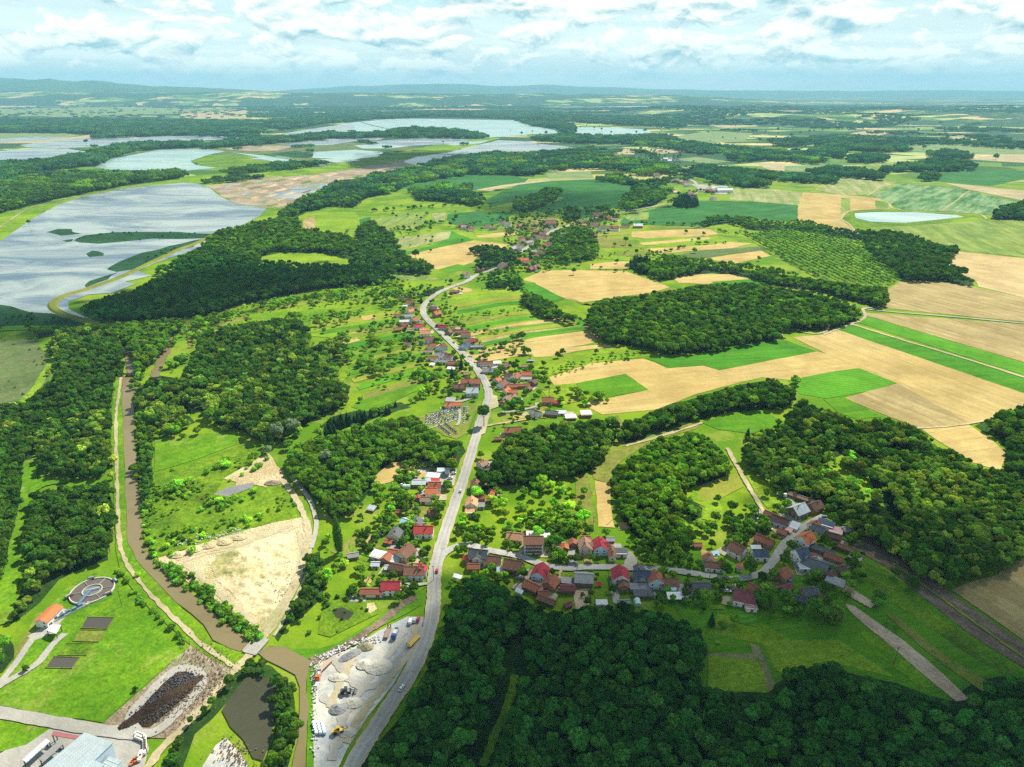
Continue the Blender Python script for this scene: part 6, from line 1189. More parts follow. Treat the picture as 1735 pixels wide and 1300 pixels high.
HE = [(375,315,18,8,0,'dbrown','o',3.4,'b'),(485,372,15,10,5,'rust','w',4,'h'),(510,455,14,8,20,'brown','o',3.6,'b'),(475,497,11,9,60,'orange','b',4.2,'h'),(300,555,14,7,-5,'rust','w',3,'b'),(430,565,16,8,5,'grey','w',3.4,'b'),(400,640,17,6,5,'pgrey','w',3,'f'),(540,635,11,12,60,'rust','b',4.4,'h'),(385,688,14,4,5,'red','w',2.8,'s'),(600,722,14,9,5,'red','b',4,'h'),(680,768,13,5,5,'orange','w',3.4,'f'),(700,825,15,11,5,'porange','w',5,'h'),
 (290,760,10,8,20,'rust','o',3,'s'),(765,915,14,10,5,'brown','b',4.6,'h'),(490,892,12,9,30,'rust','o',3,'s'),(443,975,9,6,0,'rust','w',3,'s'),(635,960,10,4,10,'dgrey','w',2.8,'f'),(790,1008,12,9,10,'rust','b',4,'h'),(945,1028,11,12,60,'dbrown','b',4.4,'h'),(735,1085,14,6,0,'tan','w',3,'s'),(810,1180,13,8,-5,'rust','w',3.2,'b'),(925,1150,15,11,5,'grey','w',4,'h'),(1040,1160,12,9,-20,'brown','b',4,'h'),(970,1232,24,7,3,'grey','w',3.2,'b'),(1110,1262,14,8,0,'rust','k',3.6,'h'),(800,1270,6,5,-20,'white','w',2.4,'f'),(400,412,8,4,0,'pgrey','w',2.4,'f'),(480,775,10,5,0,'grey','o',2.6,'s'),(395,735,6,4,0,'orange','k',2.4,'s'),
 (812,425,8,8,0,'grey','g',3.4,'h'),(812,462,12,8,5,'brown','k',4,'h'),(868,535,11,11,40,'orange','k',4.6,'h'),(898,700,7,9,60,'brown','o',3.4,'s'),(965,735,13,9,-15,'crimson','n',4,'h'),(1080,752,11,7,0,'brown','n',3,'s'),(1160,745,10,6,5,'pink','p',2.8,'s'),(1045,803,8,9,70,'brown','k',3.6,'h'),(1225,797,18,7,5,'maroon','k',3.2,'b'),(1290,850,14,10,5,'brown','b',4.2,'h'),(1408,920,10,9,-30,'red','k',3.4,'b'),(1310,945,16,6,0,'brown','o',3,'b'),(1285,1005,12,12,-120,'navy','b',4.4,'h'),(1455,1010,18,6,5,'grey','g',3,'b'),(1530,1000,5,6,60,'brown','o',3,'s'),(1130,205,17,6,-5,'brown','o',2.6,'b')]
def far_row(org, L, sc=1.0):
    out = []
    for (x, y, w_, d, r, ro, wa, h, k) in L: u, v = org(x, y); out.append((u, v, w_ * sc, d * sc, r, ro, wa, h, k))
    return out
rr = random.Random(5)
FPTS = [(20,262),(45,280),(85,288),(115,300),(270,272),(345,290),(440,240),(500,248),(630,262),(800,250),(690,300),(945,248),(940,285),(895,312),(860,350),(800,330),(820,388),(770,385),(650,400),(648,425),(715,440),(590,482),(625,500),(555,505),(850,480),(830,510),(765,540),(860,560),(775,590),(655,632),(705,650),(465,690),(205,722),(65,780),(735,718),(792,700),(955,400),(990,385),(920,460),(1080,330),(1165,300),(1210,300),(1290,262),(1320,230),(1250,225),(1420,150),(1485,145),(1545,185),(1625,200),(1410,255),(1490,295),(1560,278),(1625,290),(1095,360),(1390,368),(910,530),(820,545),(720,400),(890,380)]
GPTS = [(75,708),(180,742),(50,815),(370,822),(500,822),(255,850),(125,855),(1040,482),(1062,500),(1085,535),(1300,430),(1345,440),(1240,455),(945,360),(905,348),(690,290),(715,275),(840,118),(905,130),(790,122),(760,135),(655,275),(850,470),(1290,532),(740,40),(690,50),(655,65),(615,225),(1000,370),(860,355),(700,300),(830,140),(925,345),(1020,395)]
HF_ = [(x, y, rr.uniform(10, 15), rr.uniform(8, 10), rr.choice([0, 10, 60, 45, -20]), rr.choice(['rust', 'brown', 'brown', 'tan', 'dbrown', 'grey', 'maroon', 'rust']), rr.choice('wwwckgo'), rr.uniform(3.6, 4.8), rr.choice('hhhb')) for x, y in FPTS]
for i, (x, y) in enumerate(FPTS):
    if (x, y) == (945,248): HF_[i] = (x, y, 20, 16, 0, 'brown', 'g', 9, 't')
    if (x, y) == (655,632): HF_[i] = (x, y, 16, 11, 5, 'orange', 'w', 4, 'h')
    if (x, y) == (465,690): HF_[i] = (x, y, 18, 14, 30, 'dbrown', 'c', 4, 'h')
    if (x, y) == (850,480): HF_[i] = (x, y, 14, 9, 5, 'orange', 'w', 4, 'h')
HG = [(x, y, rr.uniform(13, 19), rr.uniform(10, 13), rr.choice([0, 10, -20, 40]), rr.choice(['rust', 'brown', 'tan', 'grey', 'white', 'dbrown']), rr.choice('wwck'), rr.uniform(4, 5), 'h') for x, y in GPTS]
HG += [(1410, 452, 38, 14, 0, 'white', 'w', 6, 'b'), (1385, 425, 24, 12, 0, 'lblue', 'b', 6, 'b'), (850, 470, 26, 12, 10, 'pink', 'w', 4, 'b'), (1310, 450, 22, 12, 10, 'tan', 'w', 5, 'b')]
for L_, org, det in ((HA, ZA, 1), (HB_, ZB, 1), (HC, ZC_, 1), (HD, ZD, 1), (HE, ZE, 1), (HF_, ZF, 0), (HG, ZG, 0)):
    for (x, y, w_, d, r, ro, wa, h, k) in L_:
        u, v = org(x, y)
        if ro == 'x': ro = 'teal'
        build(u, v, w_ * (1 if det else 1.4), d * (1 if det else 1.3), r, ro, wa, h * (1 if det else 1.2), k, bool(det))
def area(u, v):
    if v < 322: return 'in the farthest hamlet'
    if u > 998 and v < 400: return 'past the upper hamlet'
    if v < 470:
        return 'at the upper hamlet\'s left side' if u < 870 else ('along the upper hamlet road' if v < 410 else 'in the lower half of the upper hamlet')
    if v < 625 and u < 850: return 'left of the road curve' if u < 735 + max(0, (v - 560)) * .9 else 'right of the road curve'
    if v < 745:
        if u < 826: return 'left of the sharp road bend'
        return 'right of the sharp road bend' if u < 905 else 'on the lane below the wheat'
    if u < 775:
        if v < 860: return 'in the yard under the tan clearing'
        return 'among the charcoal and red roofs by the road' if v < 925 else 'in the farm left of the junction'
    if u < 845 and v < 900: return 'just right of the main road'
    if v < 960 and u < 945: return 'at the start of the village road'
    if u < 960: return 'between the lane and the dark wood'
    if v < 962 and u < 1100: return 'above the straight village road'
    if u < 1200 and v >= 962: return 'below the straight village road'
    if u < 1320 and v < 990: return 'inside the village road bend'
    if v < 890: return 'at the lane\'s far end'
    if v > 975 or (u < 1345 and v > 960): return 'on the lower shaded meadow side'
    return 'in the crowded farmyards outside the bend'
KW = dict(h='house', x='gabled house', t='tall house', b='long barn', s='gabled outbuilding', f='flat topped shed', c='open canopy', g='tunnel greenhouse')
groups = {}
for b_ in BUILT:
    u, v, root, ro, wa, kd = b_
    if kd == 'c': t = f'{RWORD[ro]} roofed open canopy on posts'
    elif kd == 'g': t = 'pale green plastic tunnel greenhouse'
    else: t = f'{RWORD[ro]} roofed {WALLN[wa]} {KW[kd]}'
    groups.setdefault(t + ' ' + area(u, v), []).append((u, v, root, kd))
ORD = ['leftmost', 'second from left', 'third from left', 'fourth from left', 'fifth from left', 'sixth from left', 'seventh from left', 'eighth from left']
for t, L_ in groups.items():
    L_.sort(key=lambda q_: q_[0])
    for i, (u, v, root, kd) in enumerate(L_):
        lb = t
        if len(L_) == 2: lb = t + (', left one' if i == 0 else ', right one')
        elif len(L_) > 2: lb = t + ', ' + ('rightmost' if i == len(L_) - 1 else ORD[i])
        tag(root, lb, {'h': 'house', 'x': 'house', 't': 'house', 'b': 'barn', 's': 'shed', 'f': 'shed', 'c': 'canopy', 'g': 'greenhouse'}[kd], 'village buildings' if kd not in 'gc' else ('greenhouses in the gardens' if kd == 'g' else 'open canopies'))

# ---------------------------------------------------------------- treatment works
x, y = P(157, 1003); tk = empty('settling_tank', (x, y, 0)); tag(tk, 'large round dark settling tank with inner ring and blue walkway', 'settling tank')
def ring(name, r0, r1, z0, z1, mt, parent, n=64):
    V = []; F = []
    for k in range(n):
        a = 6.28318 * k / n; c, s = math.cos(a), math.sin(a)
        V += [(c * r0, s * r0, z0), (c * r0, s * r0, z1), (c * r1, s * r1, z1), (c * r1, s * r1, z0)]
    for k in range(n):
        a = 4 * k; b = 4 * ((k + 1) % n)
        F += [(a + 1, a, b, b + 1), (a + 2, a + 1, b + 1, b + 2), (a + 3, a + 2, b + 2, b + 3)]
    return part(name, mesh(name, V, F), mt, parent)
tk.scale = (.80, .80, .8)
ring('outer_wall', 11.2, 11.7, 0, 1.5, 'concrete', tk); ring('inner_wall', 4.9, 5.3, 0, 1.5, 'concrete', tk)
def disc(name, r0, r1, z, mt, parent, n=48):
    V = []; F = []
    for k in range(n): a = 6.28318 * k / n; V += [(math.cos(a) * r0, math.sin(a) * r0, z), (math.cos(a) * r1, math.sin(a) * r1, z)]
    for k in range(n): F.append((2 * k, 2 * k + 1, 2 * ((k + 1) % n) + 1, 2 * ((k + 1) % n)))
    return part(name, mesh(name, V, F), mt, parent)
M['tankw'] = water_mat('tank_water', (.085, .07, .055), (.12, .10, .08), .3, .3); M['tankc'] = water_mat('tank_centre_water', (.10, .12, .13), (.16, .18, .19), .2, .4)
disc('water', 5.3, 11.2, .9, 'tankw', tk); disc('centre_water', .05, 4.9, .8, 'tankc', tk)
part('walkway', unit_box('walkway', 1.4, 11.2, .2), 'steel', tk, (-.6, -6.2, 1.75)); 
for s in (-.65, .65): part('handrail', unit_box('handrail', .08, 11.2, .8), 'steel', tk, (-.6 + s, -6.2, 2.2))
for k in range(6):
    a = R(20 + k * 60); part('baffle', unit_box('baffle', 5.8, .12, .4), 'concrete', tk, (math.cos(a) * 8.2, math.sin(a) * 8.2, 1.15), a)
for k, (dx, dy) in enumerate([(-6.5, 10.5), (8.8, 8.6), (-10.5, -5.5), (10.8, -3)]):
    b = part('machine_housing', unit_box('machine_housing', 3.6, 2.2, 1.4), 'dark', tk, (dx, dy, 1.2), R([20, -40, 60, 40][k])); part('lid', unit_box('housing_lid', 3.0, .5, .12), 'concrete', b, (0, .4, .78))
part('bridge_beam', unit_box('bridge_beam', 7, .6, .5), 'concrete', tk, (.5, .5, 1.8), R(25))
def axis_building(nm, p1, p2, d, h, roof, wall, label, cat, rise=None):
    a = Vector(P(*p1, h)); b = Vector(P(*p2, h)); c_ = (a + b) / 2; dv = b - a; an = math.atan2(dv.y, dv.x)
    if an > math.pi / 2: an -= math.pi
    if an < -math.pi / 2: an += math.pi
    r = empty(nm, (c_.x, c_.y, 0), an); tag(r, label, cat); gable(r, dv.length, d, h, roof, wall, rise=rise, kind='shed', chim=False, rot=an); return r
axis_building('works_building', (69, 1054), (96, 1028), 5.5, 3.4, 'orange', 'w', 'long orange roofed white building beside the round settling tank', 'building', 1.2)
def prism(nm, pts, h, roofm, wallm, label, cat, open_=False, tilt=0.0, seams=0):
    C = [P(*p, h) for p in pts]; c0 = (sum(p[0] for p in C) / len(C), sum(p[1] for p in C) / len(C)); r = empty(nm, (c0[0], c0[1], 0)); tag(r, label, cat)
    L = [(p[0] - c0[0], p[1] - c0[1]) for p in C]; n = len(L)
    ar = sum(L[i][0] * L[(i + 1) % n][1] - L[(i + 1) % n][0] * L[i][1] for i in range(n))
    if ar < 0: L = L[::-1]
    V = [(x, y, 0) for x, y in L] + [(x, y, h) for x, y in L]
    if not open_: part('wall', mesh('wall', V, [(i, (i + 1) % n, n + (i + 1) % n, n + i) for i in range(n)]), wallm, r)
    else:
        for x, y in L: part('post', unit_box('post', .25, .25, h), 'dark', r, (x * .94, y * .94, h / 2))
    k = 1.03; zt = [h + .02, h + .27]
    V = [(x * k, y * k, zt[0]) for x, y in L] + [(x * k, y * k, zt[1]) for x, y in L]
    ro = part('roof', mesh('roof', V, [tuple(range(n))[::-1], tuple(range(n, 2 * n))] + [(i, (i + 1) % n, n + (i + 1) % n, n + i) for i in range(n)]), roofm, r)
    a = Vector(L[0]); b = Vector(L[1]); c_ = Vector(L[2]); d = Vector(L[3])
    e1 = (b - a); e2 = (d - a)
    if e1.length > e2.length: a, b, c_, d = b, c_, d, a
    for s in range(seams):   # seams run along the long side
        t = (s + 1) / (seams + 1); p = a.lerp(b, t); q_ = d.lerp(c_, t); dv = q_ - p; m_ = (p + q_) / 2
        part('roof_seam', unit_box('roof_seam', dv.length * 1.0, .18, .14), 'concrete', ro, (m_.x, m_.y, h + .34), math.atan2(dv.y, dv.x))
    return r
prism('canopy', [(79,1068),(86,1060),(103,1060),(95,1074)], 3.2, 'frame', 'white', 'white flat canopy beside the pale yard of the treatment works', 'canopy', True)
prism('warehouse', [(143,1243),(190,1260),(110,1336),(52,1318)], 7, 'sheet', 'bluew', 'biggest pale blue metal roofed hall at the bottom left corner', 'warehouse', seams=9)
prism('warehouse', [(147,1284),(176,1297),(140,1336),(112,1320)], 7.8, 'sheet', 'bluew', 'raised pale metal roof section in the middle of the big hall', 'warehouse', seams=4)
prism('warehouse', [(185,1283),(206,1290),(186,1316),(166,1304)], 4.5, 'sheet', 'bluew', 'low pale metal roofed annex at the right end of the halls', 'warehouse', seams=3)
prism('canopy', [(92,1240),(136,1248),(132,1254),(88,1247)], 4, 'maroon_sheet', 'greyw', 'maroon roofed open storage canopy above the pale metal halls', 'canopy', True)
prism('canopy', [(99,1257),(107,1262),(74,1292),(66,1286)], 4, 'roof_grey', 'greyw', 'dark grey long roof left of the pale metal halls', 'canopy', True)
prism('canopy', [(78,1253),(85,1257),(46,1292),(38,1288)], 3.4, 'roof_pgrey', 'greyw', 'pale narrow long roof at the left edge of the works yard', 'canopy', True)
for k, (pts, mt_, lb) in enumerate([([(138,1066),(148,1047),(194,1048),(182,1067)], 'sludge', 'uppermost of four rectangular settling beds, filled with dark sludge'), ([(124,1088),(136,1069),(180,1070),(168,1089)], 'dry', 'second rectangular settling bed from the top, overgrown and yellowish'), ([(100,1112),(112,1092),(160,1092),(146,1112)], 'rough', 'third rectangular settling bed from the top, overgrown with green weeds'), ([(78,1133),(91,1114),(136,1116),(122,1134)], 'sludge', 'lowest of four rectangular settling beds, filled with dark sludge')]):
    C = [P(*p_) for p_ in pts]; cx_ = sum(p_[0] for p_ in C) / 4; cy3 = sum(p_[1] for p_ in C) / 4; r = empty('settling_bed', (cx_, cy3, .33)); tag(r, lb, 'settling bed', 'settling beds')
    Lc = [(p_[0] - cx_, p_[1] - cy3) for p_ in C]
    part('bed_floor', mesh('bed_floor', [(a_, b_, .12) for a_, b_ in Lc], [(0, 3, 2, 1)] if True else []), M[mt_], r)
    for i in range(4):
        a_ = Vector(Lc[i]); b_ = Vector(Lc[(i + 1) % 4]); m_ = (a_ + b_) / 2; dv = b_ - a_
        part('rim', mesh('rim', *box(0, 0, .15, dv.length + .2, .22, .4)), 'dry', r, (m_.x, m_.y, 0), math.atan2(dv.y, dv.x))
bl = empty('channel_bridge', (*P(120, 1040), 0), R(52)); tag(bl, 'blue steel channel with screens running from the tank to the pale yard', 'channel')
part('channel', unit_box('channel', 16, 1.6, 1.2), 'concrete', bl, (0, 0, .6)); part('grating', unit_box('grating', 13, 1.2, .15), 'steel', bl, (0, 0, 1.3))
for k in range(5): part('machine', unit_box('machine', 1.6, 1.1, 1.0), 'steel', bl, (-6 + k * 2.6, .2 * (-1) ** k, 1.9))

# ---------------------------------------------------------------- mounds, heaps, stones
def mound(nm, u, v, rx, ry, h, mt, label, cat='heap', rz=0.0, seed=1):
    x, y = P(u, v); n = 30; V = []; F = []
    X, Y = np.meshgrid(np.linspace(-1, 1, n), np.linspace(-1, 1, n)); Rr = np.hypot(X, Y)
    f = fbm(X * 3 + 30 + seed, Y * 3 + 30, seed, 4); Zz = np.clip(1 - Rr * (.85 + .4 * f), -.02, 1) ** 1.0 * h * (.75 + .5 * f)
    V = np.stack([X * rx, Y * ry, Zz], -1).reshape(-1, 3)
    F = [(j * n + i, j * n + i + 1, (j + 1) * n + i + 1, (j + 1) * n + i) for j in range(n - 1) for i in range(n - 1) if Rr[j, i] < 1.0]
    o = link(nm, mesh(nm, V, F), M[mt], None, (x, y, .62), rz); tag(o, label, cat); return o
mound('gravel_heap', 617, 1128, 3.4, 3, 1.6, 'pile', 'rounded left gravel heap in the middle of the gravel yard', seed=2)
mound('gravel_heap', 641, 1132, 5.6, 4.4, 1.9, 'pile', 'larger pale gravel heap in the middle of the gravel yard', seed=3)
mound('gravel_heap', 573, 1150, 4, 2.2, .8, 'pile', 'low brownish gravel heap near the left edge of the yard', seed=4)
mound('gravel_heap', 594, 1112, 5.5, 2.2, 1.6, 'piled', 'dark grey gravel heap at the upper left yard edge', rz=R(40), seed=5)
mound('gravel_heap', 619, 1098, 3.6, 2.4, 1.4, 'rub', 'brown gravel heap at the upper edge of the yard', seed=6)
mound('gravel_heap', 598, 1193, 3.6, 2.8, 1.3, 'pile', 'tan gravel heap below the dark wheel loader', seed=7)
mound('gravel_heap', 572, 1204, 3.4, 2.6, 1.8, 'piled', 'small dark gravel heap below the dark wheel loader', seed=8)
mound('gravel_heap', 588, 1243, 3.4, 2.4, 1.4, 'pile', 'small heap beside the yellow wheel loader', seed=9)
for k, (u, v) in enumerate([(300,942),(330,932),(352,926),(380,920),(405,912)]): mound('earth_heap', u, v, 4.2, 3, 1.5, 'sand', ['leftmost', 'second', 'middle', 'fourth', 'rightmost'][k] + ' of five earth heaps along the sandy yard\'s upper edge', seed=20 + k)
mound('brush_heap', 262, 1200, 14, 3.2, 1.3, 'ash', 'long left ridge of burnt brushwood inside the oval track', rz=R(50), seed=31)
mound('brush_heap', 286, 1184, 14, 3.0, 1.4, 'ash', 'long right ridge of burnt brushwood inside the oval track', rz=R(50), seed=32)
mound('sand_heap', 462, 820, 5, 3, 2, 'rub', 'small dark brown earth heap at the end of the sandy track', seed=33)
def rocks(nm, pts, n, r0, mt, side, label, cat):
    C = np.array(catmull([P(*p) for p in pts], 6)); V = []; F = []
    for k in range(n):
        i = random.randrange(len(C) - 1); t = random.random(); p = C[i] * (1 - t) + C[i + 1] * t; r = r0 * random.uniform(.4, 1.3)
        o = len(V); cx, cy2 = p[0] + random.gauss(0, side), p[1] + random.gauss(0, side)
        V += [(cx + a * r * random.uniform(.8, 1.2), cy2 + b * r * random.uniform(.8, 1.2), .62 + (c_ + .5) * r * .8) for a, b, c_ in ICO1[0]]; F += [tuple(i_ + o for i_ in f) for f in ICO1[1]]
    o = link(nm, mesh(nm, V, F), M[mt]); tag(o, label, cat, kind='stuff')
rocks('rubble', [(532,1155),(540,1122),(570,1105),(610,1088),(645,1085)], 240, .38, 'rock', 1.1, 'white broken stones along the rim of the gravel yard', 'rubble')
rocks('rubble', [(532,1150),(533,1200),(533,1280)], 110, .34, 'rock', .7, 'pale stones down the left rim of the gravel yard', 'rubble')
rocks('rubble', [(440,985),(455,1000),(475,1010),(490,985),(480,960),(450,955)], 150, .32, 'concrete', 2.5, 'grey rubble scattered in the sandy yard', 'rubble')
rocks('rubble', [(325,1105),(350,1120),(375,1140),(350,1170),(330,1180),(300,1220)], 700, .26, 'wood', 4, 'reddish brown rubble and timber beside the oval track', 'rubble')
rocks('rubble', [(380,1265),(400,1280),(415,1300)], 160, .35, 'wood', 2.8, 'grey demolition rubble at the bottom edge by the pond', 'rubble')
rocks('brushwood', [(230,1222),(262,1190),(300,1155),(322,1152),(300,1180),(262,1215)], 900, .27, 'dark', 2.0, 'black burnt branches heaped inside the oval track', 'brushwood')
rocks('rubble', [(300,925),(370,908),(410,900)], 140, .32, 'rock', 1.8, 'grey stones along the sandy yard\'s upper rim', 'rubble')

# churned ground in the middle of the sandy yard
poly = [(350,950),(400,930),(470,905),(500,905),(505,950),(495,990),(470,1035),(445,1050),(420,1040),(395,1010),(365,985)]
W_ = np.array([P(*p) for p in poly]); x0, y0 = W_.min(0); x1, y1 = W_.max(0); st_ = .8
X, Y = np.meshgrid(np.arange(x0, x1, st_), np.arange(y0, y1, st_)); D = np.full(X.shape, 1e9)
for i in range(len(W_)):
    a = W_[i]; b = W_[(i + 1) % len(W_)]; ab = b - a; t = np.clip(((X - a[0]) * ab[0] + (Y - a[1]) * ab[1]) / ((ab ** 2).sum()), 0, 1); D = np.minimum(D, np.hypot(X - a[0] - t * ab[0], Y - a[1] - t * ab[1]))
D = np.where(inpoly(X, Y, [tuple(p) for p in W_]), D, -1); f_ = fbm(X / 5 + 40, Y / 5 + 60, 12, 4); Zz = np.clip(D / 6, -.1, 1) * np.clip(f_ - .33, 0, 1) * 4.2
n1_, n0_ = X.shape; V = np.stack([X, Y, Zz + .30 + .02], -1).reshape(-1, 3)
F = [(j * n0_ + i, j * n0_ + i + 1, (j + 1) * n0_ + i + 1, (j + 1) * n0_ + i) for j in range(n1_ - 1) for i in range(n0_ - 1) if D[j, i] > 0 and D[j + 1, i + 1] > 0]
link('sand_hummocks', mesh('sand_hummocks', V, F), field_mat('churned_sand', (.44, .35, .19), (.60, .50, .31), patch=.75, cp_=(.17, .19, .05), mott=.3))['kind'] = 'structure'
for k, pts in enumerate([[(515,880),(518,920),(508,975),(480,1035),(455,1075)],[(495,890),(420,920),(350,935),(300,950)],[(505,900),(512,940),(495,990),(465,1040),(440,1072)],[(310,955),(350,990),(390,1025),(425,1055)],[(380,940),(430,915),(480,900)]]):
    ribbon('wheel_track', pts, 2.2, 'track', 5, .5); ribbon('wheel_track', [(p[0] + 9, p[1] + 3) for p in pts], 1.6, 'verge', 5, .4)
for k, pts in enumerate([[(705,1060),(690,1110),(660,1150),(620,1200),(585,1260)],[(690,1065),(660,1110),(620,1160),(585,1210),(560,1290)],[(560,1110),(600,1160),(640,1160),(690,1100)],[(545,1180),(580,1215),(570,1270)],[(600,1110),(580,1150),(560,1200)]]):
    ribbon('wheel_track', pts, 3.0, ['verge', 'paved', 'pale', 'paved', 'verge'][k], 6, .7)

# yards, beds and fruit trees round the houses
rq = random.Random(11)
for (u, v, root, ro, wa, kd) in BUILT:
    if v < 470 or kd not in 'hxtb': continue
    x, y = root.location.x, root.location.y; a = root.rotation_euler.z
    def rect(cx, cy2, w_, h_, mt, nm, ly):
        c_, s_ = math.cos(a), math.sin(a); pts = []
        for dx, dy in ((-.5, -.5), (.5, -.5), (.5, .5), (-.5, .5)):
            lx, ly_ = cx + dx * w_, cy2 + dy * h_; pts.append((x + lx * c_ - ly_ * s_, y + lx * s_ + ly_ * c_))
        if any(near_line(np.array([p[0]]), np.array([p[1]]), MAIN, 4.2)[0] or near_line(np.array([p[0]]), np.array([p[1]]), SIDE, 2.8)[0] for p in pts): return
        sheet(nm, pts, mt, ly, amp=.5, world=True)
    sx = rq.choice([-1, 1]); rect(sx * 6, -2, rq.uniform(5, 8), rq.uniform(5, 9), rq.choice(['pale', 'paved', 'verge', 'dry']), 'house_yard', 5)
    rect(rq.uniform(-6, 6), rq.choice([-11, 10, 12]), rq.uniform(4, 9), rq.uniform(3, 8), rq.choice(['soilp', 'dry', 'rough', 'wheat2', 'lush', 'crop2']), 'vegetable_bed', 4)
    n_ = rq.randint(2, 5); X = np.array([x + rq.gauss(0, 11) for _ in range(n_)]); Y = np.array([y + rq.gauss(0, 11) for _ in range(n_)])
    bad = near_line(X, Y, MAIN, 5.5) | near_line(X, Y, SIDE, 4); bad |= np.array([min(math.hypot(X[i] - b_[2].location.x, Y[i] - b_[2].location.y) for b_ in BUILT) < 6.0 for i in range(n_)])
    X, Y = X[~bad], Y[~bad]
    if len(X): scat('small_trees', 'small', X, Y, np.array([rq.uniform(.45, 1.0) for _ in X]), np.array([TINT[rq.choice(['dark', 'mid', 'bright'])] for _ in X]))

hx = np.array([b_[2].location.x for b_ in BUILT]); hy = np.array([b_[2].location.y for b_ in BUILT])
for poly_, n_, s_lo, s_hi, tn_ in (([(770,900),(960,890),(1160,940),(1240,960),(1230,1020),(1150,1035),(1000,1030),(880,1010),(770,985)], 230, .35, .95, 'mid'), ([(1230,880),(1300,860),(1400,860),(1470,920),(1440,1010),(1380,1060),(1260,1030),(1220,960)], 170, .4, 1.1, 'mid'),
   ([(600,900),(740,890),(725,1010),(600,1000)], 110, .35, .8, 'mid'), ([(680,780),(770,780),(750,890),(650,890)], 90, .35, .8, 'bright'), ([(640,500),(740,480),(830,600),(900,620),(900,720),(760,690),(680,600)], 320, .4, 1.1, 'mid'), ([(850,360),(1060,350),(1000,450),(860,470)], 300, .6, 1.3, 'mid')):
    W_ = np.array([P(*p) for p in poly_]); X = rng.uniform(*sorted([W_[:, 0].min(), W_[:, 0].max()]), n_ * 2); Y = rng.uniform(W_[:, 1].min(), W_[:, 1].max(), n_ * 2); u_, v_ = proj(X, Y, 0.0)
    k = inpoly(u_, v_, poly_) & ~near_line(X, Y, MAIN, 5) & ~near_line(X, Y, SIDE, 3.5) & (np.hypot(X[:, None] - hx, Y[:, None] - hy).min(1) > 6.2); X, Y = X[k], Y[k]
    scat('small_trees', 'small', X, Y, rng.uniform(s_lo, s_hi, len(X)), np.array(TINT[tn_]) * rng.uniform(.5, 1.4, (len(X), 1)))

# ---------------------------------------------------------------- cemetery
gs = unit_box('slab', 1.1, 2.1, .35); hs = unit_box('headstone', 1.0, .22, 1.1); zc = Z((680, 660), 12.38); k_ = 0
spots = []
for a in range(17):
    for b in range(9):
        zx = 520 + a * 52 + (b % 2) * 18 + rr.uniform(-14, 14); zy = 470 + b * 34 - a * 7 + rr.uniform(-9, 9)
        if a > 11: zy = 380 + b * 42 + rr.uniform(-8, 8); zx = 1130 + (a - 12) * 62 + rr.uniform(-8, 8)
        if inpoly([zx], [zy], [(480,560),(700,500),(900,450),(1150,380),(1430,330),(1440,560),(1360,720),(1250,720),(1100,640),(820,720),(500,800)])[0] and not (1195 < zx < 1275) and rr.random() < .8: spots.append((zx, zy, 'stone' if rr.random() < .75 else 'stoned'))
for t in range(14): f = t / 13; spots.append((790 + f * 230, 780 + f * 180, 'stone' if t % 3 else 'stoned')); spots.append((910 + f * 240, 740 + f * 190, 'stoned' if t % 2 else 'stone'))
for zx, zy, mt in spots:
    x, y = P(*zc(zx, zy)); r = empty('grave', (x, y, .32), R(8 + rr.uniform(-6, 6))); part('slab', gs, mt, r, (0, 0, .17)); part('headstone', hs, mt, r, (0, .95, .75))
    tag(r, 'white stone grave slab with headstone in the cemetery' if mt == 'stone' else 'black polished grave slab with headstone in the cemetery', 'grave', 'white graves of the cemetery' if mt == 'stone' else 'black graves of the cemetery')

# ---------------------------------------------------------------- vehicles
PAINT = {}
def paint(c):
    if c not in PAINT: PAINT[c] = flat_mat('car_paint', c, .35, .5, .05, rnd=0)
    return PAINT[c]
def hull(name, prof, wd, inset=.0):
    """side profile (x, z) swept across the width, the upper points drawn in"""
    n = len(prof); zm = max(p[1] for p in prof); V = []
    for s in (-1, 1):
        for x_, z_ in prof: V.append((x_, s * (wd / 2 - inset * max(0, (z_ - zm * .55)) / (zm * .45)), z_))
    F = [tuple(range(n)), tuple(range(2 * n - 1, n - 1, -1))] + [(i, n + i, n + (i + 1) % n, (i + 1) % n) for i in range(n)]
    return mesh(name, V, F)
CAR_B = hull('body', [(-2.1, .35), (-2.15, .8), (-1.9, .95), (1.0, 1.0), (2.0, .85), (2.15, .4)][::-1], 1.75); CAR_C = hull('cabin', [(-1.9, .96), (-1.5, 1.45), (.2, 1.48), (1.0, 1.0)][::-1], 1.55, .15)
CAR_R = unit_box('roof_panel', 1.5, 1.2, .06); VAN_B = hull('body', [(-2.5, .4), (-2.55, 2.1), (1.3, 2.15), (1.9, 1.3), (2.5, 1.1), (2.55, .4)][::-1], 1.95, .1)
def cyl(name, r, wd, n=14):
    V = []; F = []
    for s in (-.5, .5):
        for k in range(n): a = 6.28318 * k / n; V.append((math.cos(a) * r, s * wd, math.sin(a) * r))
    F = [tuple(range(n)), tuple(range(2 * n - 1, n - 1, -1))] + [(k, n + k, n + (k + 1) % n, (k + 1) % n) for k in range(n)]
    return mesh(name, V, F)
WH = cyl('wheel', .33, .22); WHT = cyl('wheel', .5, .35); WHL = cyl('wheel', .8, .55)
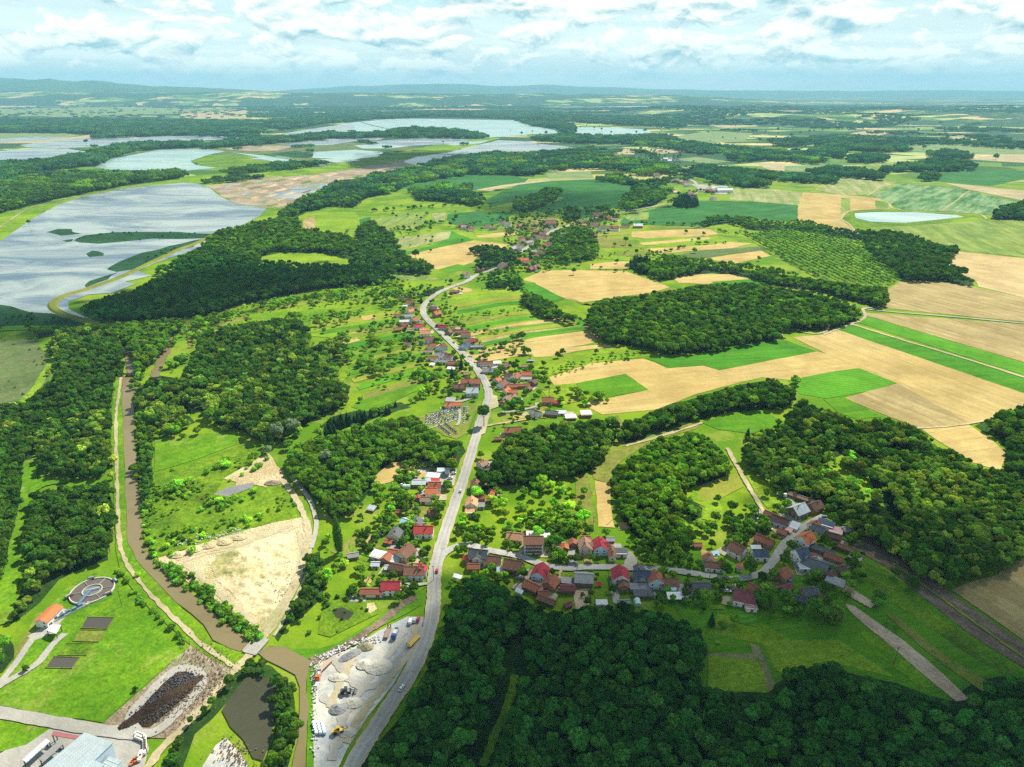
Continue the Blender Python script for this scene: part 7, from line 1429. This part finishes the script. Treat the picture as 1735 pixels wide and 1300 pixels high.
def car(u, v, rz, c, label, van=False, group=None, z=.7):
    x, y = P(u, v); r = empty('parked_van' if van else 'parked_car', (x, y, z), R(rz)); tag(r, label, 'van' if van else 'car', group); r.scale = (.74, .74, .74)
    part('body', VAN_B if van else CAR_B, paint(c), r)
    if not van: part('cabin', CAR_C, 'glass', r); part('roof', CAR_R, paint(c), r, (-.65, 0, 1.5))
    else: part('windscreen', unit_box('windscreen', .1, 1.6, .7), 'glass', r, (1.72, 0, 1.72))
    for sx in (-1.3, 1.35):
        for sy in (-.82, .82): part('wheel', WH, 'tyre', r, (sx, sy, .33))
    return r
def truck(u, v, rz, cabc, bedc, L, label, nm='truck', tipper=True, cab=True, z=.7):
    x, y = P(u, v); r = empty(nm, (x, y, z), R(rz)); tag(r, label, nm); r.scale = (.78, .78, .78)
    part('chassis', unit_box('chassis', L, 1.0, .3), 'dark', r, (0, 0, .8))
    if cab: cb = part('cab', hull('cab', [(-1.1, .5), (-1.1, 2.7), (.7, 2.8), (1.15, 1.7), (1.2, .5)][::-1], 2.4, .1), paint(cabc), r, (L / 2 - 1, 0, 0)); part('windscreen', unit_box('truck_windscreen', .08, 1.9, .7), 'glass', cb, (.98, 0, 2.15))
    bl_ = L - (2.6 if cab else 0)
    if tipper:
        b = part('bed', unit_box('bed', bl_, 2.4, .2), paint(bedc), r, (-(L - bl_) / 2, 0, 1.1))
        for s in (-1, 1): part('side_board', unit_box('side_board', bl_, .1, .9), paint(bedc), b, (0, s * 1.15, .55))
        part('tailboard', unit_box('tailboard', .1, 2.4, .9), paint(bedc), b, (-bl_ / 2, 0, .55))
    else:
        b = part('deck', unit_box('deck', bl_, 2.5, .25), paint(bedc), r, (-(L - bl_) / 2, 0, 1.05))
        for s in (-.7, .7): part('ramp', unit_box('ramp', .2, .5, 2.2), 'dark', b, (-bl_ / 2, s, 1.0))
    for sx in (-L / 2 + .8, -L / 2 + 2.1, L / 2 - 1.2):
        for sy in (-1.0, 1.0): part('wheel', WHT, 'tyre', r, (sx, sy, .5))
    return r
def loader(u, v, rz, c, label):
    x, y = P(u, v); r = empty('wheel_loader', (x, y, .7), R(rz)); tag(r, label, 'wheel loader'); r.scale = (.78, .78, .78)
    part('body', hull('body', [(-3.0, .8), (-3.0, 1.9), (-.6, 2.0), (1.6, 1.4), (1.7, .8)][::-1], 1.9), paint(c), r)
    part('cab', unit_box('loader_cab', 1.4, 1.4, 1.5), 'glass', r, (-.3, 0, 2.6)); part('cab_roof', unit_box('cab_roof', 1.6, 1.6, .12), paint(c), r, (-.3, 0, 3.4))
    for s in (-.5, .5): part('arm', unit_box('arm', 2.2, .25, .3), paint(c), r, (2.4, s, 1.2))
    part('bucket', hull('bucket', [(0, .1), (.1, 1.2), (.5, 1.3), (.3, .4), (1.3, .15)][::-1], 2.8), 'dark', r, (3.4, 0, 0))
    for sx in (-1.9, 1.4):
        for sy in (-1.1, 1.1): part('wheel', WHL, 'tyre', r, (sx, sy, .8))
car(696, 1056, 85, (.75, .75, .75), 'white van, leftmost of three vehicles parked at the yard top', True); car(702.5, 1054, 85, (.6, .62, .64), 'silver car between white van and red car at the yard top'); car(709, 1053, 85, (.5, .02, .02), 'small red car parked at the top of the gravel yard')
truck(670, 1078, -95, (.03, .07, .25), (.45, .45, .45), 7.5, 'blue cab lorry with grey tipper parked at the yard\'s upper edge'); truck(657, 1076, -95, (.2, .1, .07), (.24, .16, .12), 8, 'rust brown flat trailer beside the blue cab lorry', 'trailer', False, False)
truck(701, 1091, 60, (.6, .4, .05), (.62, .40, .06), 9.5, 'yellow low loader trailer parked beside the main road', 'trailer', False, False)
truck(540, 1149, -85, (.65, .13, .03), (.5, .5, .5), 6.0, 'orange cab lorry at the left rim of the gravel yard'); truck(549, 1134, 62, (.4, .4, .4), (.4, .28, .2), 11, 'long flat trailer behind the orange cab lorry', 'trailer', False, False)
car(537, 1165, 88, (.75, .75, .75), 'white car parked below the orange lorry at the yard rim')
loader(588, 1176, 5, (.05, .05, .05), 'black wheel loader working in the gravel yard'); loader(575, 1243, 15, (.65, .42, .03), 'yellow wheel loader beside a small heap in the gravel yard')
car(1416, 885, 0, (.05, .07, .12), 'dark blue car at the far end of the village road', z=.9) if False else None
zcc = ZC_
CARC = [((.05, .05, .06), 'black'), ((.7, .7, .7), 'white'), ((.35, .37, .4), 'grey'), ((.06, .1, .3), 'blue'), ((.6, .6, .62), 'silver')]
for k, (zx, zy) in enumerate([(425,405),(440,430),(462,408),(478,430),(500,412),(515,450),(535,425),(452,455)]):
    c_ = CARC[k % 5]; u, v = zcc(zx, zy); car(u, v, -35 + rr.uniform(-8, 8), c_[0], f'{c_[1]} car, {["first","second","third","fourth","fifth","last","seventh","lowest"][k]} of the cars crowded beside the gravel lane', False, 'cars beside the gravel lane')
u, v = zcc(938, 340); car(u, v, 20, (.08, .18, .35), 'blue car parked at the far end of the village road'); u, v = zcc(230, 886); car(u, v, -5, (.7, .7, .7), 'white car on the grass below the road bend'); u, v = zcc(196, 858); car(u, v, -10, (.03, .03, .03), 'black car on the grass below the road bend')
u, v = ZD(300, 215); car(u, v, 125, (.03, .03, .04), 'dark car driving on the main road above the bend', z=.95); u, v = ZD(572, 405); car(u, v, 20, (.35, .05, .05), 'dark red car on the drive right of the bend')
for k, (zx, zy, c_, w2) in enumerate([(900,215,(.1,.1,.12),'black'),(905,235,(.6,.6,.62),'silver'),(860,255,(.3,.3,.3),'grey'),(880,270,(.7,.7,.7),'white'),(700,185,(.65,.65,.65),'white pickup-sized'),(650,228,(.5,.5,.5),'pale grey'),(830,330,(.1,.1,.1),'black'),(885,325,(.5,.5,.52),'silver')]):
    u, v = ZA(zx, zy); car(u, v, rr.uniform(-20, 20), c_, f'{w2} car {["by the road edge","below the black one","beside the white canopy","at the yard gate","at the top of the yard","left of the canopy","below the red roof","nearest the road kerb"][k]} under the tan clearing', False, 'cars in the yard under the tan clearing')
u, v = ZA(710, 175); truck(u, v, 10, (.7, .7, .7), (.6, .6, .6), 8, 'white lorry parked in the yard under the tan clearing', z=.6); u, v = ZC_(622, 182); truck(u, v, -25, (.7, .7, .7), (.65, .65, .65), 7, 'white lorry beside the meadow at the lane\'s far end', z=.6)
for k, (zx, zy) in enumerate([(530,322),(550,1020),(370,685),(235,1030)]): u, v = ZA(zx, zy); car(u, v, 30 * k, CARC[(k + 1) % 5][0], f'{CARC[(k + 1) % 5][1]} car {["beside the small upper greenhouse","beside the crimson roofed farmhouse","left of the charcoal roofed cream house","above the long orange roofed annex"][k]}')
for k, (i_, t_, c_, w2) in enumerate([(3,.5,(.7,.7,.7),'white car driving on the main road beside the foreground wood'),(8,.3,(.45,.03,.03),'red car driving on the main road below the junction'),(11,.5,(.5,.52,.55),'silver car driving on the main road above the junction'),(19,.4,(.08,.1,.2),'dark blue car driving on the straight road below the upper curve')]):
    a_ = Vector(MAIN[i_]); b_ = Vector(MAIN[i_ + 1]); m_ = a_.lerp(b_, t_); p_ = Vector(P(*a_)); q2 = Vector(P(*b_)); dv_ = q2 - p_; car(m_.x + 3, m_.y, math.degrees(math.atan2(dv_.y, dv_.x)), c_, w2, z=.95)
# stacks of pallets and blocks
pl = unit_box('block', 1.1, 1.1, 1.0)
def stacks(pts, mt, label, group, nx_=1, ny_=1, rz=0.0):
    for (u, v) in pts:
        x, y = P(u, v)
        for i in range(nx_):
            for j in range(ny_):
                o = link('pallet_stack', pl.copy() if not pl.materials else pl, None, None, (x + i * 1.5 * math.cos(rz) - j * 1.6 * math.sin(rz), y + i * 1.5 * math.sin(rz) + j * 1.6 * math.cos(rz), 1.15), rz)
                if not o.data.materials: o.data.materials.append(M[mt])
                tag(o, label, 'pallet', group)
stacks([(532 + k * 1.2, 1228 + k * 4.2) for k in range(5)], 'bluew', 'wrapped pale blue pallet in the rows at the gravel yard\'s left rim', 'wrapped pallets at the yard rim', 3, 1, 0)
pl = unit_box('white_block', 1.0, 1.0, .9)
stacks([(232 + 2.4 * k, 1252 + k * 1.0) for k in range(6)] + [(246, 1260 + 4 * k) for k in range(6)] + [(240 - k * 1.5, 1284 + k * 3.5) for k in range(3)], 'white', 'white stone block in the curved rows of the paved yard', 'white blocks in the paved yard', 1, 2, .4)
pl = unit_box('orange_block', 1.0, 1.0, .8); stacks([(229 - 2 * k, 1290 + 3 * k) for k in range(4)], 'roof_orange', 'orange brick pallet at the lower end of the paved yard', 'orange pallets in the paved yard', 2, 1, .9)
# wooden power poles beside the roads
pole = cyl('pole_shaft', .14, 9.0, 8); pole.transform(Matrix.Rotation(R(90), 4, 'X'))
for k, (u, v, lb) in enumerate([(930,962,'below the tall balcony house'),(978,966,'between crimson gabled house and lane'),(1127,962,'at the corner by the flat meadow'),(1202,982,'beside the shaded grass field'),(1272,975,'at the village road bend'),(1005,900,'in the vineyard garden'),(860,940,'beside the lane junction'),(735,985,'at the edge of the main road'),(207,1028,'on the lawn of the treatment works'),(250,1278,'behind the paved works yard'),(805,925,'where the two roads meet'),(1040,880,'in the garden strip'),(990,1078,'above the wood edge'),(1352,470,'beside the small orchard'),(1318,1070,'in the shaded meadow'),(1515,1125,'beside the stony strip')]):
    x, y = P(u, v); r = empty('power_pole', (x, y, 0)); tag(r, 'slim wooden power pole ' + lb, 'pole', 'power poles'); part('shaft', pole, 'wood', r, (0, 0, 4.5)); part('crossarm', unit_box('crossarm', 1.6, .15, .15), 'wood', r, (0, 0, 8.4), R(20))
# vineyard rows and fences by the gardens
def fence(p1, p2, label, h=1.4, step=3.0):
    a = Vector(P(*p1)); b = Vector(P(*p2)); dv = b - a; n = max(2, int(dv.length / step)); an = math.atan2(dv.y, dv.x); r = empty('fence', (a.x, a.y, .4), an); tag(r, label, 'fence', 'garden fences')
    for k in range(n + 1): part('post', unit_box('fence_post', .14, .14, h), 'wood', r, (dv.length * k / n, 0, h / 2))
    for z in (h * .4, h * .85): part('rail', mesh('rail', *box(dv.length / 2, 0, z, dv.length, .08, .14)), 'wood', r)
for p1, p2, lb in [((1118,978),(1155,1043),'fence down the right side of the white canopy plot'),((590,945),(635,960),'fence above the bright sheep meadow'),((640,960),(620,992),'fence between the meadow and crimson roofed farm'),((872,1000),(905,960),'fence beside the garden below the brown roofs'),((1033,968),(1034,1025),'fence beside the long driveway plot'),((1003,968),(1003,1030),'fence between tan plot and green garden'),((812,690),(792,738),'dark fence between cemetery and main road'),((930,683),(932,655),'fence of the small field behind the bend'),((1335,950),(1372,985),'fence along the shaded garden path'),((1435,960),(1510,1010),'fence along the upper meadow by ploughed soil')]: fence(p1, p2, lb)
flush_stuff(dict(woodland=('dense green broadleaf woods across the valley beyond the nearest trees', 'woodland'), conifer_stand=('dark belt of spruce trees left of the cemetery', 'conifers'),
  far_woods=('hazy blue green woods scattered over the far plain', 'far woods'), scrub=('low bushes along the river banks and rough ground', 'scrub'), small_trees=('small garden and hedgerow trees around the village', 'small trees'), orchard_trees=('young fruit trees planted in rows beside the wheat strips', 'orchard')))

# ---------------------------------------------------------------- air: haze over the land, and the clouds that shade it
def vol_mat(name, col, dens, aniso=0.0):
    m, n = new_mat(name); v = n('ShaderNodeVolumePrincipled', {'Color': col, 'Density': dens, 'Anisotropy': aniso})
    n.t.links.new(v.outputs[0], n('ShaderNodeOutputMaterial').inputs['Volume']); m.volume_intersection_method = 'FAST' if hasattr(m, 'volume_intersection_method') else None; return m
HAZE_TOP = 860.0
def _vm(name, col, dens):
    m, n = new_mat(name); v = n('ShaderNodeVolumePrincipled', {'Color': col, 'Density': dens})
    n.t.links.new(v.outputs[0], n('ShaderNodeOutputMaterial').inputs['Volume']); return m
hb, hf = box(0, 16500, (HAZE_TOP - 2) / 2, 74000, 37000, HAZE_TOP + 2)
hz_ = link('haze', mesh('haze', hb, hf), _vm('haze', (.36, .75, .98), 5.6e-5)); hz_['kind'] = 'stuff'
def cloud(poly, alt, thick, seed, cell=14.0, soft=70.0, dens=.024):
    """a low cloud over the ground it shades: one closed lens-shaped skin round an even volume"""
    sh = SUN_DIR * (alt / SUN_DIR.z)
    W_ = np.array([P(*p) for p in poly]) + np.array([sh.x, sh.y])
    x0, y0 = W_.min(0) - 40; x1, y1 = W_.max(0) + 40
    nx = int((x1 - x0) / cell) + 1; ny = int((y1 - y0) / cell) + 1
    X, Y = np.meshgrid(x0 + np.arange(nx) * cell, y0 + np.arange(ny) * cell)
    ins = inpoly(X, Y, [tuple(p) for p in W_]); D = np.full(X.shape, 1e9)
    for i in range(len(W_)):
        a = W_[i]; b = W_[(i + 1) % len(W_)]; ab = b - a; t = np.clip(((X - a[0]) * ab[0] + (Y - a[1]) * ab[1]) / ((ab ** 2).sum() + 1e-9), 0, 1)
        D = np.minimum(D, np.hypot(X - a[0] - t * ab[0], Y - a[1] - t * ab[1]))
    D = np.where(ins, D, -D); f = fbm(X / 70 + 300, Y / 70 + 300, seed, 4)
    D = D + (f - .45) * soft * .9
    Tt = np.clip(D / soft, 0, 1) ** .8 * thick * (.6 + .8 * f)
    ok = Tt > 0
    V = []; F = []; idt = -np.ones(X.shape, int); idb = -np.ones(X.shape, int)
    cells = ok[:-1, :-1] | ok[1:, :-1] | ok[:-1, 1:] | ok[1:, 1:]
    use = np.zeros(X.shape, bool); use[:-1, :-1] |= cells; use[1:, :-1] |= cells; use[:-1, 1:] |= cells; use[1:, 1:] |= cells
    for j, i in zip(*np.where(use)):
        idt[j, i] = len(V); V.append((X[j, i], Y[j, i], alt + Tt[j, i]))
        if ok[j, i]: idb[j, i] = len(V); V.append((X[j, i], Y[j, i], alt - .18 * Tt[j, i]))
        else: idb[j, i] = idt[j, i]
    for j, i in zip(*np.where(cells)):
        t_ = (idt[j, i], idt[j, i + 1], idt[j + 1, i + 1], idt[j + 1, i]); b_ = (idb[j, i], idb[j + 1, i], idb[j + 1, i + 1], idb[j, i + 1])
        F.append(t_)
        if t_ != (b_[0], b_[3], b_[2], b_[1]): F.append(b_)
    o = link('cloud', mesh('cloud', V, F, True), _vm('cloud_%d' % seed, (.96, .98, 1.0), dens)); o['kind'] = 'structure'; return o
cloud([(640,1500),(700,1180),(745,1060),(760,1010),(820,985),(900,965),(1000,940),(1090,905),(1160,915),(1240,920),(1300,850),(1345,845),(1420,880),(1500,905),(1580,890),(1650,900),(1735,935),(1900,960),(2300,1000),(2300,1500)], 980, 170, 1)
cloud([(-300,640),(-300,525),(0,524),(120,530),(200,505),(300,470),(420,455),(560,452),(640,470),(560,492),(470,510),(400,530),(330,545),(200,556),(120,566),(0,575)], 980, 150, 2, 24, 60)
cloud([(620,262),(740,255),(800,262),(760,275),(660,285),(600,280)], 1000, 200, 3, 60, 120, .02)
cloud([(800,345),(880,320),(1080,320),(1100,345),(980,370),(840,365)], 1000, 120, 4, 40, 120, .008)
cloud([(1500,860),(1600,860),(1700,880),(1735,900),(1735,960),(1560,970),(1500,930)], 1000, 90, 5, 14, 50, .015)
